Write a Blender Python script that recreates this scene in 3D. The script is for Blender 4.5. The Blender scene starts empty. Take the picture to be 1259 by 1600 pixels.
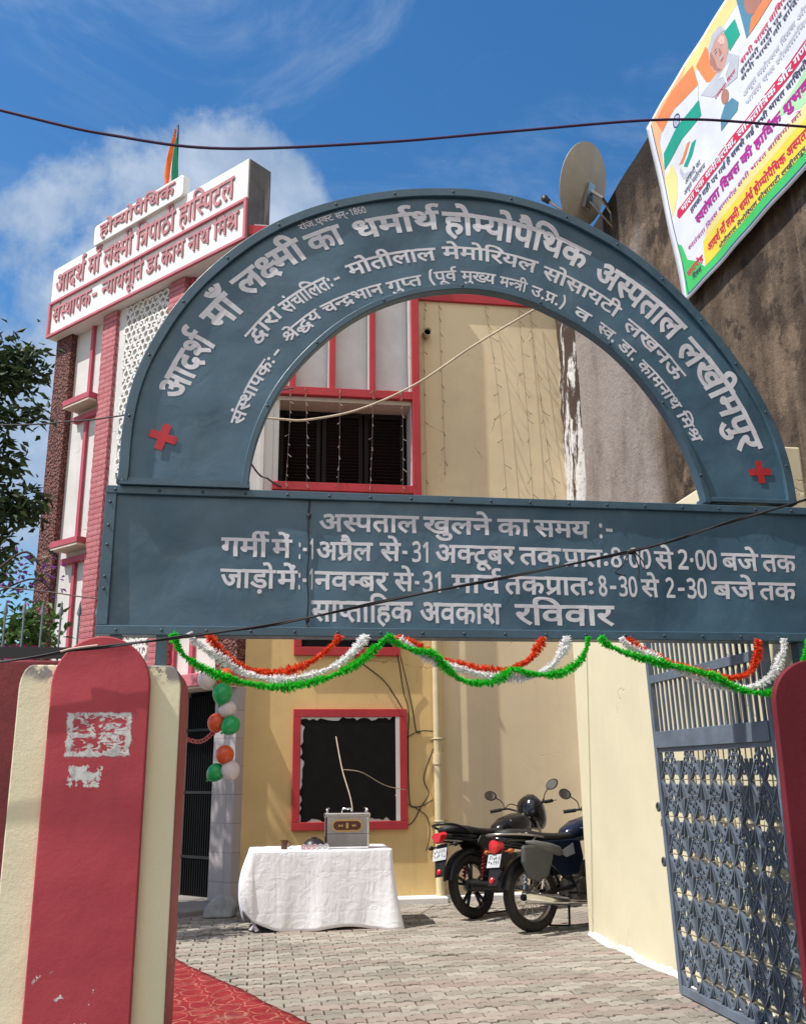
import bpy, math, random
from mathutils import Vector, Matrix
from mathutils.geometry import tessellate_polygon

rnd = random.Random(7)
R = math.radians
sc = bpy.context.scene
COL = sc.collection

# ------------------------------------------------------------------ camera
YAW, PITCH, ROLL = R(8.666), R(15.339), R(0.601)
cd = bpy.data.cameras.new('camera')
cam = bpy.data.objects.new('camera', cd)
COL.objects.link(cam)
F = Vector((math.sin(YAW)*math.cos(PITCH), math.cos(YAW)*math.cos(PITCH), math.sin(PITCH)))
R0 = Vector((math.cos(YAW), -math.sin(YAW), 0))
U0 = R0.cross(F)
rr = R0*math.cos(ROLL) - U0*math.sin(ROLL)
uu = U0*math.cos(ROLL) + R0*math.sin(ROLL)
M = Matrix((rr, uu, -F)).transposed().to_4x4()
M.translation = Vector((0, 0, 1.42))
cam.matrix_world = M
cd.sensor_fit = 'VERTICAL'
cd.sensor_height = 36.0
cd.lens = 1480/1600*36.0
cd.clip_start = 0.05
cd.clip_end = 3000
sc.camera = cam

# ------------------------------------------------------------------ sun, sky, exposure
SUN = Vector((-0.63, -0.145, 1.0)).normalized()          # towards the sun
sl = bpy.data.lights.new('sun', 'SUN')
sl.energy = 3.7
sl.angle = R(0.55)
sl.color = (1.0, 0.955, 0.88)
so = bpy.data.objects.new('sun', sl)
so.rotation_euler = SUN.to_track_quat('Z', 'Y').to_euler()
COL.objects.link(so)

world = bpy.data.worlds.new('World')
sc.world = world
world.use_nodes = True
wn, wl = world.node_tree.nodes, world.node_tree.links
wn.clear()
sky = wn.new('ShaderNodeTexSky')
sky.sky_type = 'NISHITA'
sky.sun_disc = False
sky.sun_elevation = math.asin(SUN.z)
sky.sun_rotation = math.atan2(SUN.x, SUN.y)
sky.altitude = 150
sky.air_density = 1.15
sky.dust_density = 0.5
sky.ozone_density = 3.2
bg = wn.new('ShaderNodeBackground')
bg.inputs['Strength'].default_value = 0.15
wout = wn.new('ShaderNodeOutputWorld')
wl.new(bg.outputs[0], wout.inputs[0])
wtc = wn.new('ShaderNodeTexCoord')


def wnode(t, **kw):
    n = wn.new(t)
    for k, v in kw.items():
        setattr(n, k, v)
    return n


def wmath(op, a, b=None, c=None):
    n = wnode('ShaderNodeMath', operation=op)
    for i, v in enumerate((a, b, c)):
        if v is None:
            continue
        if isinstance(v, (int, float)):
            n.inputs[i].default_value = v
        else:
            wl.new(v, n.inputs[i])
    return n.outputs[0]


def wblob(d, lo, hi):
    """1 near direction d, 0 beyond: smooth on the dot product"""
    n = wnode('ShaderNodeVectorMath', operation='DOT_PRODUCT')
    wl.new(wtc.outputs['Generated'], n.inputs[0])
    n.inputs[1].default_value = Vector(d).normalized()
    m = wnode('ShaderNodeMapRange', interpolation_type='SMOOTHSTEP')
    wl.new(n.outputs['Value'], m.inputs['Value'])
    m.inputs['From Min'].default_value = math.cos(R(hi))
    m.inputs['From Max'].default_value = math.cos(R(lo))
    return m.outputs[0]


def wnoise(scale, detail, rough, dist=0.0, sxyz=(1, 1, 1)):
    mp = wnode('ShaderNodeMapping')
    mp.inputs['Scale'].default_value = sxyz
    wl.new(wtc.outputs['Generated'], mp.inputs['Vector'])
    n = wnode('ShaderNodeTexNoise')
    wl.new(mp.outputs[0], n.inputs['Vector'])
    n.inputs['Scale'].default_value = scale
    n.inputs['Detail'].default_value = detail
    n.inputs['Roughness'].default_value = rough
    n.inputs['Distortion'].default_value = dist
    return n.outputs['Fac']


def wrange(v, a, b, c=0.0, d=1.0):
    m = wnode('ShaderNodeMapRange', interpolation_type='SMOOTHSTEP')
    wl.new(v, m.inputs['Value'])
    for i, x in zip(('From Min', 'From Max', 'To Min', 'To Max'), (a, b, c, d)):
        m.inputs[i].default_value = x
    return m.outputs[0]


# cumulus bank low on the left, thin veils elsewhere
bank = wmath('MAXIMUM', wblob((-0.16, 0.86, 0.43), 3, 12.5), wblob((-0.06, 0.85, 0.50), 2, 11))
bank = wmath('MAXIMUM', bank, wblob((-0.30, 0.86, 0.30), 4, 15))
n1 = wnoise(5.5, 9, 0.62, 0.25)
cum = wrange(wmath('ADD', wmath('MULTIPLY', bank, 0.55), wmath('MULTIPLY', n1, 1.05)), 0.85, 1.02)
n2 = wnoise(4.0, 8, 0.66, 0.9, (1, 1, 2.0))
veil = wmath('MULTIPLY', wrange(n2, 0.47, 0.78), 0.30)
hor = wrange(wnode('ShaderNodeSeparateXYZ').outputs[2], 0, 1)
cov = wmath('MAXIMUM', wmath('MULTIPLY', cum, 0.80), veil)
# broad bright cloud bank added unseen behind the camera to brighten faces turned to it
back = wblob((0.10, -0.85, 0.45), 14, 62)
backc = wrange(wmath('ADD', wmath('MULTIPLY', back, 0.75), wmath('MULTIPLY', n1, 0.7)), 0.55, 0.95)
ccol = wnode('ShaderNodeMix', data_type='RGBA')
wl.new(wrange(wnoise(9, 7, 0.6), 0.35, 0.7), ccol.inputs['Factor'])
ccol.inputs[6].default_value = (1.5, 1.95, 2.6, 1)
ccol.inputs[7].default_value = (2.75, 3.1, 3.6, 1)
skyhsv = wnode('ShaderNodeHueSaturation')
skyhsv.inputs['Saturation'].default_value = 1.30
skyhsv.inputs['Value'].default_value = 0.62
wl.new(sky.outputs[0], skyhsv.inputs['Color'])
cmix = wnode('ShaderNodeMix', data_type='RGBA')
wl.new(cov, cmix.inputs['Factor'])
wl.new(skyhsv.outputs[0], cmix.inputs[6])
wl.new(ccol.outputs[2], cmix.inputs[7])
bmix = wnode('ShaderNodeMix', data_type='RGBA')
wl.new(backc, bmix.inputs['Factor'])
wl.new(cmix.outputs[2], bmix.inputs[6])
bmix.inputs[7].default_value = (5.2, 5.0, 4.7, 1)
wl.new(bmix.outputs[2], bg.inputs['Color'])

vs = sc.view_settings
vs.view_transform = 'Standard'
vs.look = 'None'
vs.exposure = 0.72
vs.gamma = 1.0


# ------------------------------------------------------------------ helpers: objects
def link(o, parent=None):
    COL.objects.link(o)
    if parent is not None:
        o.parent = parent
    return o


def tag(o, label=None, cat=None, group=None, kind=None):
    if label:
        o['label'] = label
    if cat:
        o['category'] = cat
    if group:
        o['group'] = group
    if kind:
        o['kind'] = kind
    return o


def thing(name, label, cat, loc=(0, 0, 0), rz=0.0, group=None):
    o = bpy.data.objects.new(name, None)
    o.empty_display_size = 0.2
    link(o)
    o.location = loc
    o.rotation_euler = (0, 0, rz)
    return tag(o, label, cat, group)


class MB:
    def __init__(s):
        s.v = []
        s.f = []
        s.mi = []
        s.cur = 0

    def face(s, ids):
        s.f.append(tuple(ids))
        s.mi.append(s.cur)

    def add(s, pts):
        i = len(s.v)
        s.v.extend(tuple(p) for p in pts)
        return i

    def box(s, x0, x1, y0, y1, z0, z1):
        i = s.add([(x0, y0, z0), (x1, y0, z0), (x1, y1, z0), (x0, y1, z0), (x0, y0, z1), (x1, y0, z1), (x1, y1, z1), (x0, y1, z1)])
        for q in ((0, 3, 2, 1), (4, 5, 6, 7), (0, 1, 5, 4), (1, 2, 6, 5), (2, 3, 7, 6), (3, 0, 4, 7)):
            s.face([i+k for k in q])

    def bar(s, p, q, w, h=None, up=(0, 0, 1)):
        p, q = Vector(p), Vector(q)
        h = w if h is None else h
        d = (q-p).normalized()
        a = d.cross(Vector(up))
        if a.length < 1e-4:
            a = d.cross(Vector((1, 0, 0)))
        a.normalize()
        b = a.cross(d).normalized()
        a *= w/2
        b *= h/2
        i = s.add([p-a-b, p+a-b, p+a+b, p-a+b, q-a-b, q+a-b, q+a+b, q-a+b])
        for k in ((0, 3, 2, 1), (4, 5, 6, 7), (0, 1, 5, 4), (1, 2, 6, 5), (2, 3, 7, 6), (3, 0, 4, 7)):
            s.face([i+t for t in k])

    def tube(s, pts, r, n=8, closed=False, caps=True):
        pts = [Vector(p) for p in pts]
        m = len(pts)
        rs = r if isinstance(r, (list, tuple)) else [r]*m
        prev = None
        rings = []
        for k in range(m):
            if closed:
                d = pts[(k+1) % m]-pts[k-1]
            else:
                d = pts[min(k+1, m-1)]-pts[max(k-1, 0)]
            if d.length < 1e-9:
                d = Vector((0, 0, 1))
            d.normalize()
            if prev is None:
                a = d.orthogonal().normalized()
            else:
                a = prev-d*prev.dot(d)
                a = a.normalized() if a.length > 1e-6 else d.orthogonal().normalized()
            prev = a
            b = d.cross(a)
            rings.append(s.add([pts[k]+(a*math.cos(2*math.pi*j/n)+b*math.sin(2*math.pi*j/n))*rs[k] for j in range(n)]))
        for k in range(m if closed else m-1):
            A, B = rings[k], rings[(k+1) % m]
            for j in range(n):
                s.face([A+j, A+(j+1) % n, B+(j+1) % n, B+j])
        if caps and not closed:
            s.face([rings[0]+j for j in reversed(range(n))])
            s.face([rings[-1]+j for j in range(n)])

    def loft(s, rings, caps=True, closed=True):
        m = len(rings[0])
        ids = [s.add(r) for r in rings]
        for A, B in zip(ids, ids[1:]):
            for j in range(m if closed else m-1):
                s.face([A+j, A+(j+1) % m, B+(j+1) % m, B+j])
        if caps and closed:
            s.face([ids[0]+j for j in reversed(range(m))])
            s.face([ids[-1]+j for j in range(m)])

    def prism(s, poly, fn, off):
        """poly of (a,b), mapped to 3-D by fn, extruded along vector off"""
        off = Vector(off)
        A = [Vector(fn(a, b)) for a, b in poly]
        n = len(A)
        i = s.add(A)
        j = s.add([p+off for p in A])
        s.face(list(range(i, i+n)))
        s.face(list(reversed(range(j, j+n))))
        for k in range(n):
            s.face([i+(k+1) % n, i+k, j+k, j+(k+1) % n])

    def poly(s, pts):
        i = s.add(pts)
        s.face(range(i, i+len(pts)))

    def ball(s, c, r, n=12, m=8, sx=1, sy=1, sz=1):
        rings = []
        for k in range(m+1):
            t = math.pi*k/m
            q = max(math.sin(t), 1e-3)
            rings.append([(c[0]+r*sx*q*math.cos(2*math.pi*j/n), c[1]+r*sy*q*math.sin(2*math.pi*j/n), c[2]-r*sz*math.cos(t)) for j in range(n)])
        s.loft(rings)

    def lathe(s, prof, c=(0, 0, 0), n=20):
        s.loft([[(c[0]+r*math.cos(2*math.pi*j/n), c[1]+r*math.sin(2*math.pi*j/n), c[2]+z) for j in range(n)] for r, z in prof])

    def build(s, name, m, parent=None, smooth=False, bevel=0.0, label=None, sub=0):
        me = bpy.data.meshes.new(name)
        me.from_pydata([tuple(p) for p in s.v], [], s.f)
        ms = m if isinstance(m, (list, tuple)) else [m]
        for q in ms:
            me.materials.append(q)
        if len(ms) > 1:
            for p, k in zip(me.polygons, s.mi):
                p.material_index = k
        if smooth:
            me.polygons.foreach_set('use_smooth', [True]*len(me.polygons))
            if smooth == 'auto':
                me.set_sharp_from_angle(angle=R(40))
        me.update()
        o = bpy.data.objects.new(name, me)
        link(o, parent)
        if sub:
            q = o.modifiers.new('sub', 'SUBSURF')
            q.levels = q.render_levels = sub
        if bevel:
            q = o.modifiers.new('bevel', 'BEVEL')
            q.width = bevel
            q.segments = 2
            q.limit_method = 'ANGLE'
        if label:
            o['label'] = label
        return o


def copy_tree(o, parent=None):
    c = o.copy()
    COL.objects.link(c)
    if parent is not None:
        c.parent = parent
    for ch in list(o.children):
        copy_tree(ch, c)
    return c


def catmull(pts, n=8):
    P = [Vector(p) for p in pts]
    out = []
    for i in range(len(P)-1):
        p0, p1, p2, p3 = P[max(i-1, 0)], P[i], P[i+1], P[min(i+2, len(P)-1)]
        for k in range(n):
            t = k/n
            out.append(0.5*((2*p1)+(p2-p0)*t+(2*p0-5*p1+4*p2-p3)*t*t+(3*p1-p0-3*p2+p3)*t**3))
    out.append(P[-1])
    return out


# ------------------------------------------------------------------ helpers: materials
def srgb(r, g, b):
    f = lambda c: c/12.92 if c <= 0.04045 else ((c+0.055)/1.055)**2.4
    return tuple(f(c/255) for c in (r, g, b))


class NT:
    def __init__(s, name):
        s.m = bpy.data.materials.new(name)
        s.m.use_nodes = True
        s.n = s.m.node_tree.nodes
        s.l = s.m.node_tree.links
        s.b = s.n['Principled BSDF']
        s.tc = s.n.new('ShaderNodeTexCoord')
        s.geo = None

    def pos(s, scale=(1, 1, 1), kind='Object', loc=(0, 0, 0), rot=(0, 0, 0)):
        mp = s.n.new('ShaderNodeMapping')
        mp.inputs['Scale'].default_value = scale
        mp.inputs['Location'].default_value = loc
        mp.inputs['Rotation'].default_value = rot
        s.l.new(s.tc.outputs[kind], mp.inputs['Vector'])
        return mp.outputs[0]

    def noise(s, scale, detail=5, rough=0.6, vec=None, dist=0.0, col=False):
        n = s.n.new('ShaderNodeTexNoise')
        n.inputs['Scale'].default_value = scale
        n.inputs['Detail'].default_value = detail
        n.inputs['Roughness'].default_value = rough
        n.inputs['Distortion'].default_value = dist
        s.l.new(vec if vec is not None else s.tc.outputs['Object'], n.inputs['Vector'])
        return n.outputs['Color' if col else 'Fac']

    def vor(s, scale, vec=None, feat='F1', rnd_=1.0):
        n = s.n.new('ShaderNodeTexVoronoi')
        n.feature = feat
        n.inputs['Scale'].default_value = scale
        n.inputs['Randomness'].default_value = rnd_
        s.l.new(vec if vec is not None else s.tc.outputs['Object'], n.inputs['Vector'])
        return n.outputs['Distance']

    def rng(s, v, a, b, c=0.0, d=1.0, smooth=True):
        m = s.n.new('ShaderNodeMapRange')
        if smooth:
            m.interpolation_type = 'SMOOTHSTEP'
        s.l.new(v, m.inputs['Value'])
        for k, x in zip(('From Min', 'From Max', 'To Min', 'To Max'), (a, b, c, d)):
            m.inputs[k].default_value = x
        return m.outputs[0]

    def math(s, op, a, b=None):
        n = s.n.new('ShaderNodeMath')
        n.operation = op
        for i, v in enumerate((a, b)):
            if v is None:
                continue
            if isinstance(v, (int, float)):
                n.inputs[i].default_value = v
            else:
                s.l.new(v, n.inputs[i])
        return n.outputs[0]

    def mix(s, f, a, b, mode='MIX'):
        n = s.n.new('ShaderNodeMix')
        n.data_type = 'RGBA'
        n.blend_type = mode
        for sock, v in ((n.inputs['Factor'], f), (n.inputs[6], a), (n.inputs[7], b)):
            if isinstance(v, (int, float)):
                sock.default_value = v
            elif isinstance(v, tuple):
                sock.default_value = (*v[:3], 1)
            else:
                s.l.new(v, sock)
        return n.outputs[2]

    def sep(s, v=None):
        n = s.n.new('ShaderNodeSeparateXYZ')
        s.l.new(v if v is not None else s.tc.outputs['Object'], n.inputs[0])
        return n.outputs

    def island(s):
        g = s.n.new('ShaderNodeNewGeometry')
        return g.outputs['Random Per Island']

    def bump(s, h, strength=0.3, dist=0.01):
        n = s.n.new('ShaderNodeBump')
        n.inputs['Strength'].default_value = strength
        n.inputs['Distance'].default_value = dist
        s.l.new(h, n.inputs['Height'])
        prev = s.b.inputs['Normal'].links
        if prev:
            s.l.new(prev[0].from_socket, n.inputs['Normal'])
        s.l.new(n.outputs[0], s.b.inputs['Normal'])

    def set(s, col=None, rough=None, metal=None, spec=None, **kw):
        for k, v in (('Base Color', col), ('Roughness', rough), ('Metallic', metal), ('Specular IOR Level', spec)):
            if v is None:
                continue
            if isinstance(v, tuple):
                s.b.inputs[k].default_value = (*v[:3], 1)
            elif isinstance(v, (int, float)):
                s.b.inputs[k].default_value = v
            else:
                s.l.new(v, s.b.inputs[k])
        for k, v in kw.items():
            s.b.inputs[k].default_value = v
        return s.m


def shade(c, k):
    return tuple(min(1, x*k) for x in c)


def paint(name, col, rough=0.7, var=0.18, scale=1.6, bump=0.25, grain=60, streak=0.0, dirt=None, chips=None, spec=0.3, bdist=0.004, wall=0.0):
    """painted plaster or metal: blotches, faint vertical streaks, grain"""
    t = NT(name)
    c = t.mix(t.rng(t.noise(scale, 6, 0.62), 0.28, 0.72), shade(col, 1-var), shade(col, 1+var*0.6))
    c = t.mix(t.rng(t.noise(scale*9, 4, 0.6), 0.35, 0.8, 0, 0.5), c, shade(col, 1-var*1.2))
    if streak:
        sv = t.noise(1.0, 6, 0.65, t.pos((9, 9, 0.45)))
        c = t.mix(t.rng(sv, 0.52, 0.78, 0, streak), c, dirt or shade(col, 0.45))
    if chips:
        c = t.mix(t.rng(t.noise(11, 8, 0.7), 0.68, 0.71), c, chips)
    if wall:
        # hairline cracks in places, scuffed patches, repainted areas
        wv = t.n.new('ShaderNodeMix')
        wv.data_type = 'VECTOR'
        wv.inputs[0].default_value = 0.22
        t.l.new(t.tc.outputs['Object'], wv.inputs[4])
        t.l.new(t.noise(2.5, 5, 0.6, None, 0.0, True), wv.inputs[5])
        ed = t.vor(1.1, wv.outputs[1], 'DISTANCE_TO_EDGE')
        crack = t.math('MULTIPLY', t.rng(ed, 0.001, 0.006, 1, 0), t.rng(t.noise(0.9, 4, 0.6, t.pos(loc=(5, 2, 3))), 0.54, 0.60))
        c = t.mix(t.math('MULTIPLY', crack, 0.6*wall), c, shade(col, 0.30))
        c = t.mix(t.rng(t.noise(1.3, 8, 0.72, t.pos(loc=(1, 9, 4))), 0.58, 0.66, 0, 0.35*wall), c, shade(col, 0.80))
        c = t.mix(t.rng(t.noise(3.1, 8, 0.75, t.pos(loc=(8, 1, 2))), 0.66, 0.70, 0, 0.5*wall), c, shade(col, 0.62))
        c = t.mix(t.rng(t.noise(0.45, 3, 0.4, t.pos(loc=(4, 4, 9))), 0.47, 0.52, 0, 0.35*wall), c, shade(col, 1.10))
        t.bump(t.math('SUBTRACT', t.noise(1.6, 4, 0.5), crack), 0.35, 0.02)
    t.set(col=c, rough=t.rng(t.noise(scale*4, 4), 0.2, 0.8, max(0.05, rough-0.12), min(1, rough+0.12)), spec=spec)
    t.bump(t.noise(grain, 5, 0.65), bump, bdist)
    return t.m


def plain(name, col, rough=0.5, metal=0.0, spec=0.4, var=0.12, scale=8, bump=0.0):
    t = NT(name)
    c = t.mix(t.rng(t.noise(scale, 5), 0.3, 0.7), shade(col, 1-var), shade(col, 1+var))
    t.set(col=c, rough=rough, metal=metal, spec=spec)
    if bump:
        t.bump(t.noise(scale*8, 4), bump, 0.003)
    return t.m


# ------------------------------------------------------------------ materials
CREAM = (0.60, 0.47, 0.245)
M_facade = paint('facade_paint', (0.66, 0.47, 0.215), 0.8, 0.12, 0.9, 0.3, 70, 0.25, (0.36, 0.24, 0.10), wall=1.0)
M_niche = paint('niche_paint', (0.72, 0.585, 0.385), 0.8, 0.09, 0.8, 0.3, 70, 0.22, (0.40, 0.30, 0.17), wall=1.0)
M_red = paint('red_trim_paint', (0.43, 0.035, 0.045), 0.55, 0.16, 3, 0.2, 60, 0.0)
M_white = paint('white_wash', (0.60, 0.58, 0.56), 0.8, 0.10, 1.6, 0.3, 60, 0.3, (0.36, 0.33, 0.30), wall=0.8)
M_soffit = paint('soffit_wash', (0.56, 0.50, 0.42), 0.85, 0.12, 2.5, 0.3, 50)
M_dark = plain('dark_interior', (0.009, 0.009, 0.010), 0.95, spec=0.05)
M_black_mesh = plain('black_mesh_sheet', (0.012, 0.0105, 0.011), 0.9, spec=0.05)
M_pink = paint('pink_paint', (0.50, 0.155, 0.19), 0.75, 0.12, 2.5, 0.3, 60, 0.15)
M_iron = paint('grey_gate_paint', (0.125, 0.155, 0.20), 0.5, 0.25, 5, 0.2, 80, 0.2, (0.09, 0.075, 0.07), (0.11, 0.065, 0.045), spec=0.5)
M_black = plain('black_plastic', (0.012, 0.012, 0.013), 0.38)
M_gloss = plain('black_gloss_paint', (0.010, 0.010, 0.012), 0.16, spec=0.6)
M_rubber = paint('tyre_rubber', (0.024, 0.021, 0.019), 0.8, 0.3, 9, 0.4, 120, 0.35, (0.10, 0.085, 0.07))
M_chrome = plain('chrome', (0.72, 0.71, 0.69), 0.18, 1.0, var=0.05)
M_steel = plain('steel', (0.42, 0.41, 0.40), 0.35, 1.0, var=0.1)
M_alu = plain('engine_alloy', (0.24, 0.235, 0.23), 0.42, 0.8)
M_wire = plain('dark_wire', (0.018, 0.016, 0.018), 0.6)
M_limewash = paint('lime_wash', (0.74, 0.73, 0.70), 0.9, 0.12, 7, 0.5, 60)


def brick_pink():
    t = NT('pink_brick')
    t2 = t.n.new('ShaderNodeTexBrick')
    t2.offset = 0.5
    for k, v in (('Scale', 1.0), ('Mortar Size', 0.006), ('Mortar Smooth', 0.2), ('Brick Width', 0.23), ('Row Height', 0.078)):
        t2.inputs[k].default_value = v
    t2.inputs['Color1'].default_value = (0.50, 0.195, 0.205, 1)
    t2.inputs['Color2'].default_value = (0.43, 0.15, 0.165, 1)
    t2.inputs['Mortar'].default_value = (0.33, 0.11, 0.125, 1)
    t.l.new(t.pos(rot=(R(90), 0, 0)), t2.inputs['Vector'])
    c = t.mix(t.rng(t.noise(4, 5), 0.3, 0.75, 0, 0.35), t2.outputs[0], (0.36, 0.10, 0.12))
    t.set(col=c, rough=0.8, spec=0.25)
    t.bump(t.math('SUBTRACT', 1.0, t2.outputs['Fac']), 0.8, 0.012)
    t.bump(t.noise(60), 0.3, 0.004)
    return t.m


def pebble():
    t = NT('pebbledash_maroon')
    d = t.vor(26)
    c = t.mix(t.rng(d, 0.1, 0.6), (0.26, 0.105, 0.085), (0.055, 0.018, 0.018))
    c = t.mix(t.rng(t.noise(40, 3), 0.45, 0.7, 0, 0.6), c, (0.34, 0.19, 0.155))
    t.set(col=c, rough=0.85, spec=0.25)
    t.bump(t.math('SUBTRACT', 1.0, d), 1.0, 0.03)
    return t.m


def sheet_metal(name, col):
    """painted tin sheet: dents, wrinkles, slight gloss"""
    t = NT(name)
    c = t.mix(t.rng(t.noise(1.4, 6, 0.6), 0.3, 0.72), shade(col, 0.84), shade(col, 1.12))
    c = t.mix(t.rng(t.noise(7, 6, 0.7), 0.55, 0.8, 0, 0.35), c, (0.16, 0.19, 0.22))
    scr = t.noise(1, 8, 0.75, t.pos((30, 30, 5)))
    c = t.mix(t.rng(scr, 0.66, 0.75, 0, 0.4), c, (0.22, 0.25, 0.28))
    rn = t.math('MULTIPLY', t.rng(t.noise(1.0, 7, 0.7, t.pos((16, 16, 1.3))), 0.60, 0.72), t.rng(t.noise(0.9, 4, 0.6, t.pos(loc=(2, 6, 3))), 0.50, 0.60))
    c = t.mix(t.math('MULTIPLY', rn, 0.55), c, (0.105, 0.090, 0.080))
    c = t.mix(t.rng(t.noise(2.2, 7, 0.7, t.pos(loc=(7, 2, 2))), 0.54, 0.70, 0, 0.45), c, (0.10, 0.155, 0.195))
    t.set(col=c, rough=t.rng(t.noise(5, 4), 0.3, 0.7, 0.34, 0.55), spec=0.5)
    t.bump(t.noise(1.6, 2, 0.45, dist=0.3), 0.5, 0.10)
    t.bump(t.noise(5.0, 3, 0.5, dist=0.5), 0.22, 0.03)
    t.bump(t.noise(45, 3, 0.5), 0.1, 0.003)
    return t.m


M_brick = brick_pink()
M_pebble = pebble()
SLATE = (0.046, 0.105, 0.155)
M_sheet = sheet_metal('slate_blue_tin', SLATE)
M_sheet_rim = paint('slate_blue_rim', (0.050, 0.105, 0.150), 0.42, 0.22, 4, 0.25, 50, 0.0, spec=0.5)


def letter_paint(name, col):
    t = NT(name)
    c = t.mix(t.rng(t.noise(5, 6, 0.65), 0.35, 0.75), shade(col, 0.86), shade(col, 1.06))
    c = t.mix(t.rng(t.noise(26, 6, 0.75), 0.66, 0.78, 0, 0.8), c, (0.10, 0.15, 0.19))
    t.set(col=c, rough=0.55, spec=0.35)
    t.bump(t.noise(5.0, 3, 0.5, dist=0.5), 0.22, 0.03)
    return t.m


M_letter = letter_paint('white_sign_paint', (0.70, 0.685, 0.73))
M_cross = letter_paint('red_sign_paint', (0.46, 0.025, 0.035))

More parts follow.
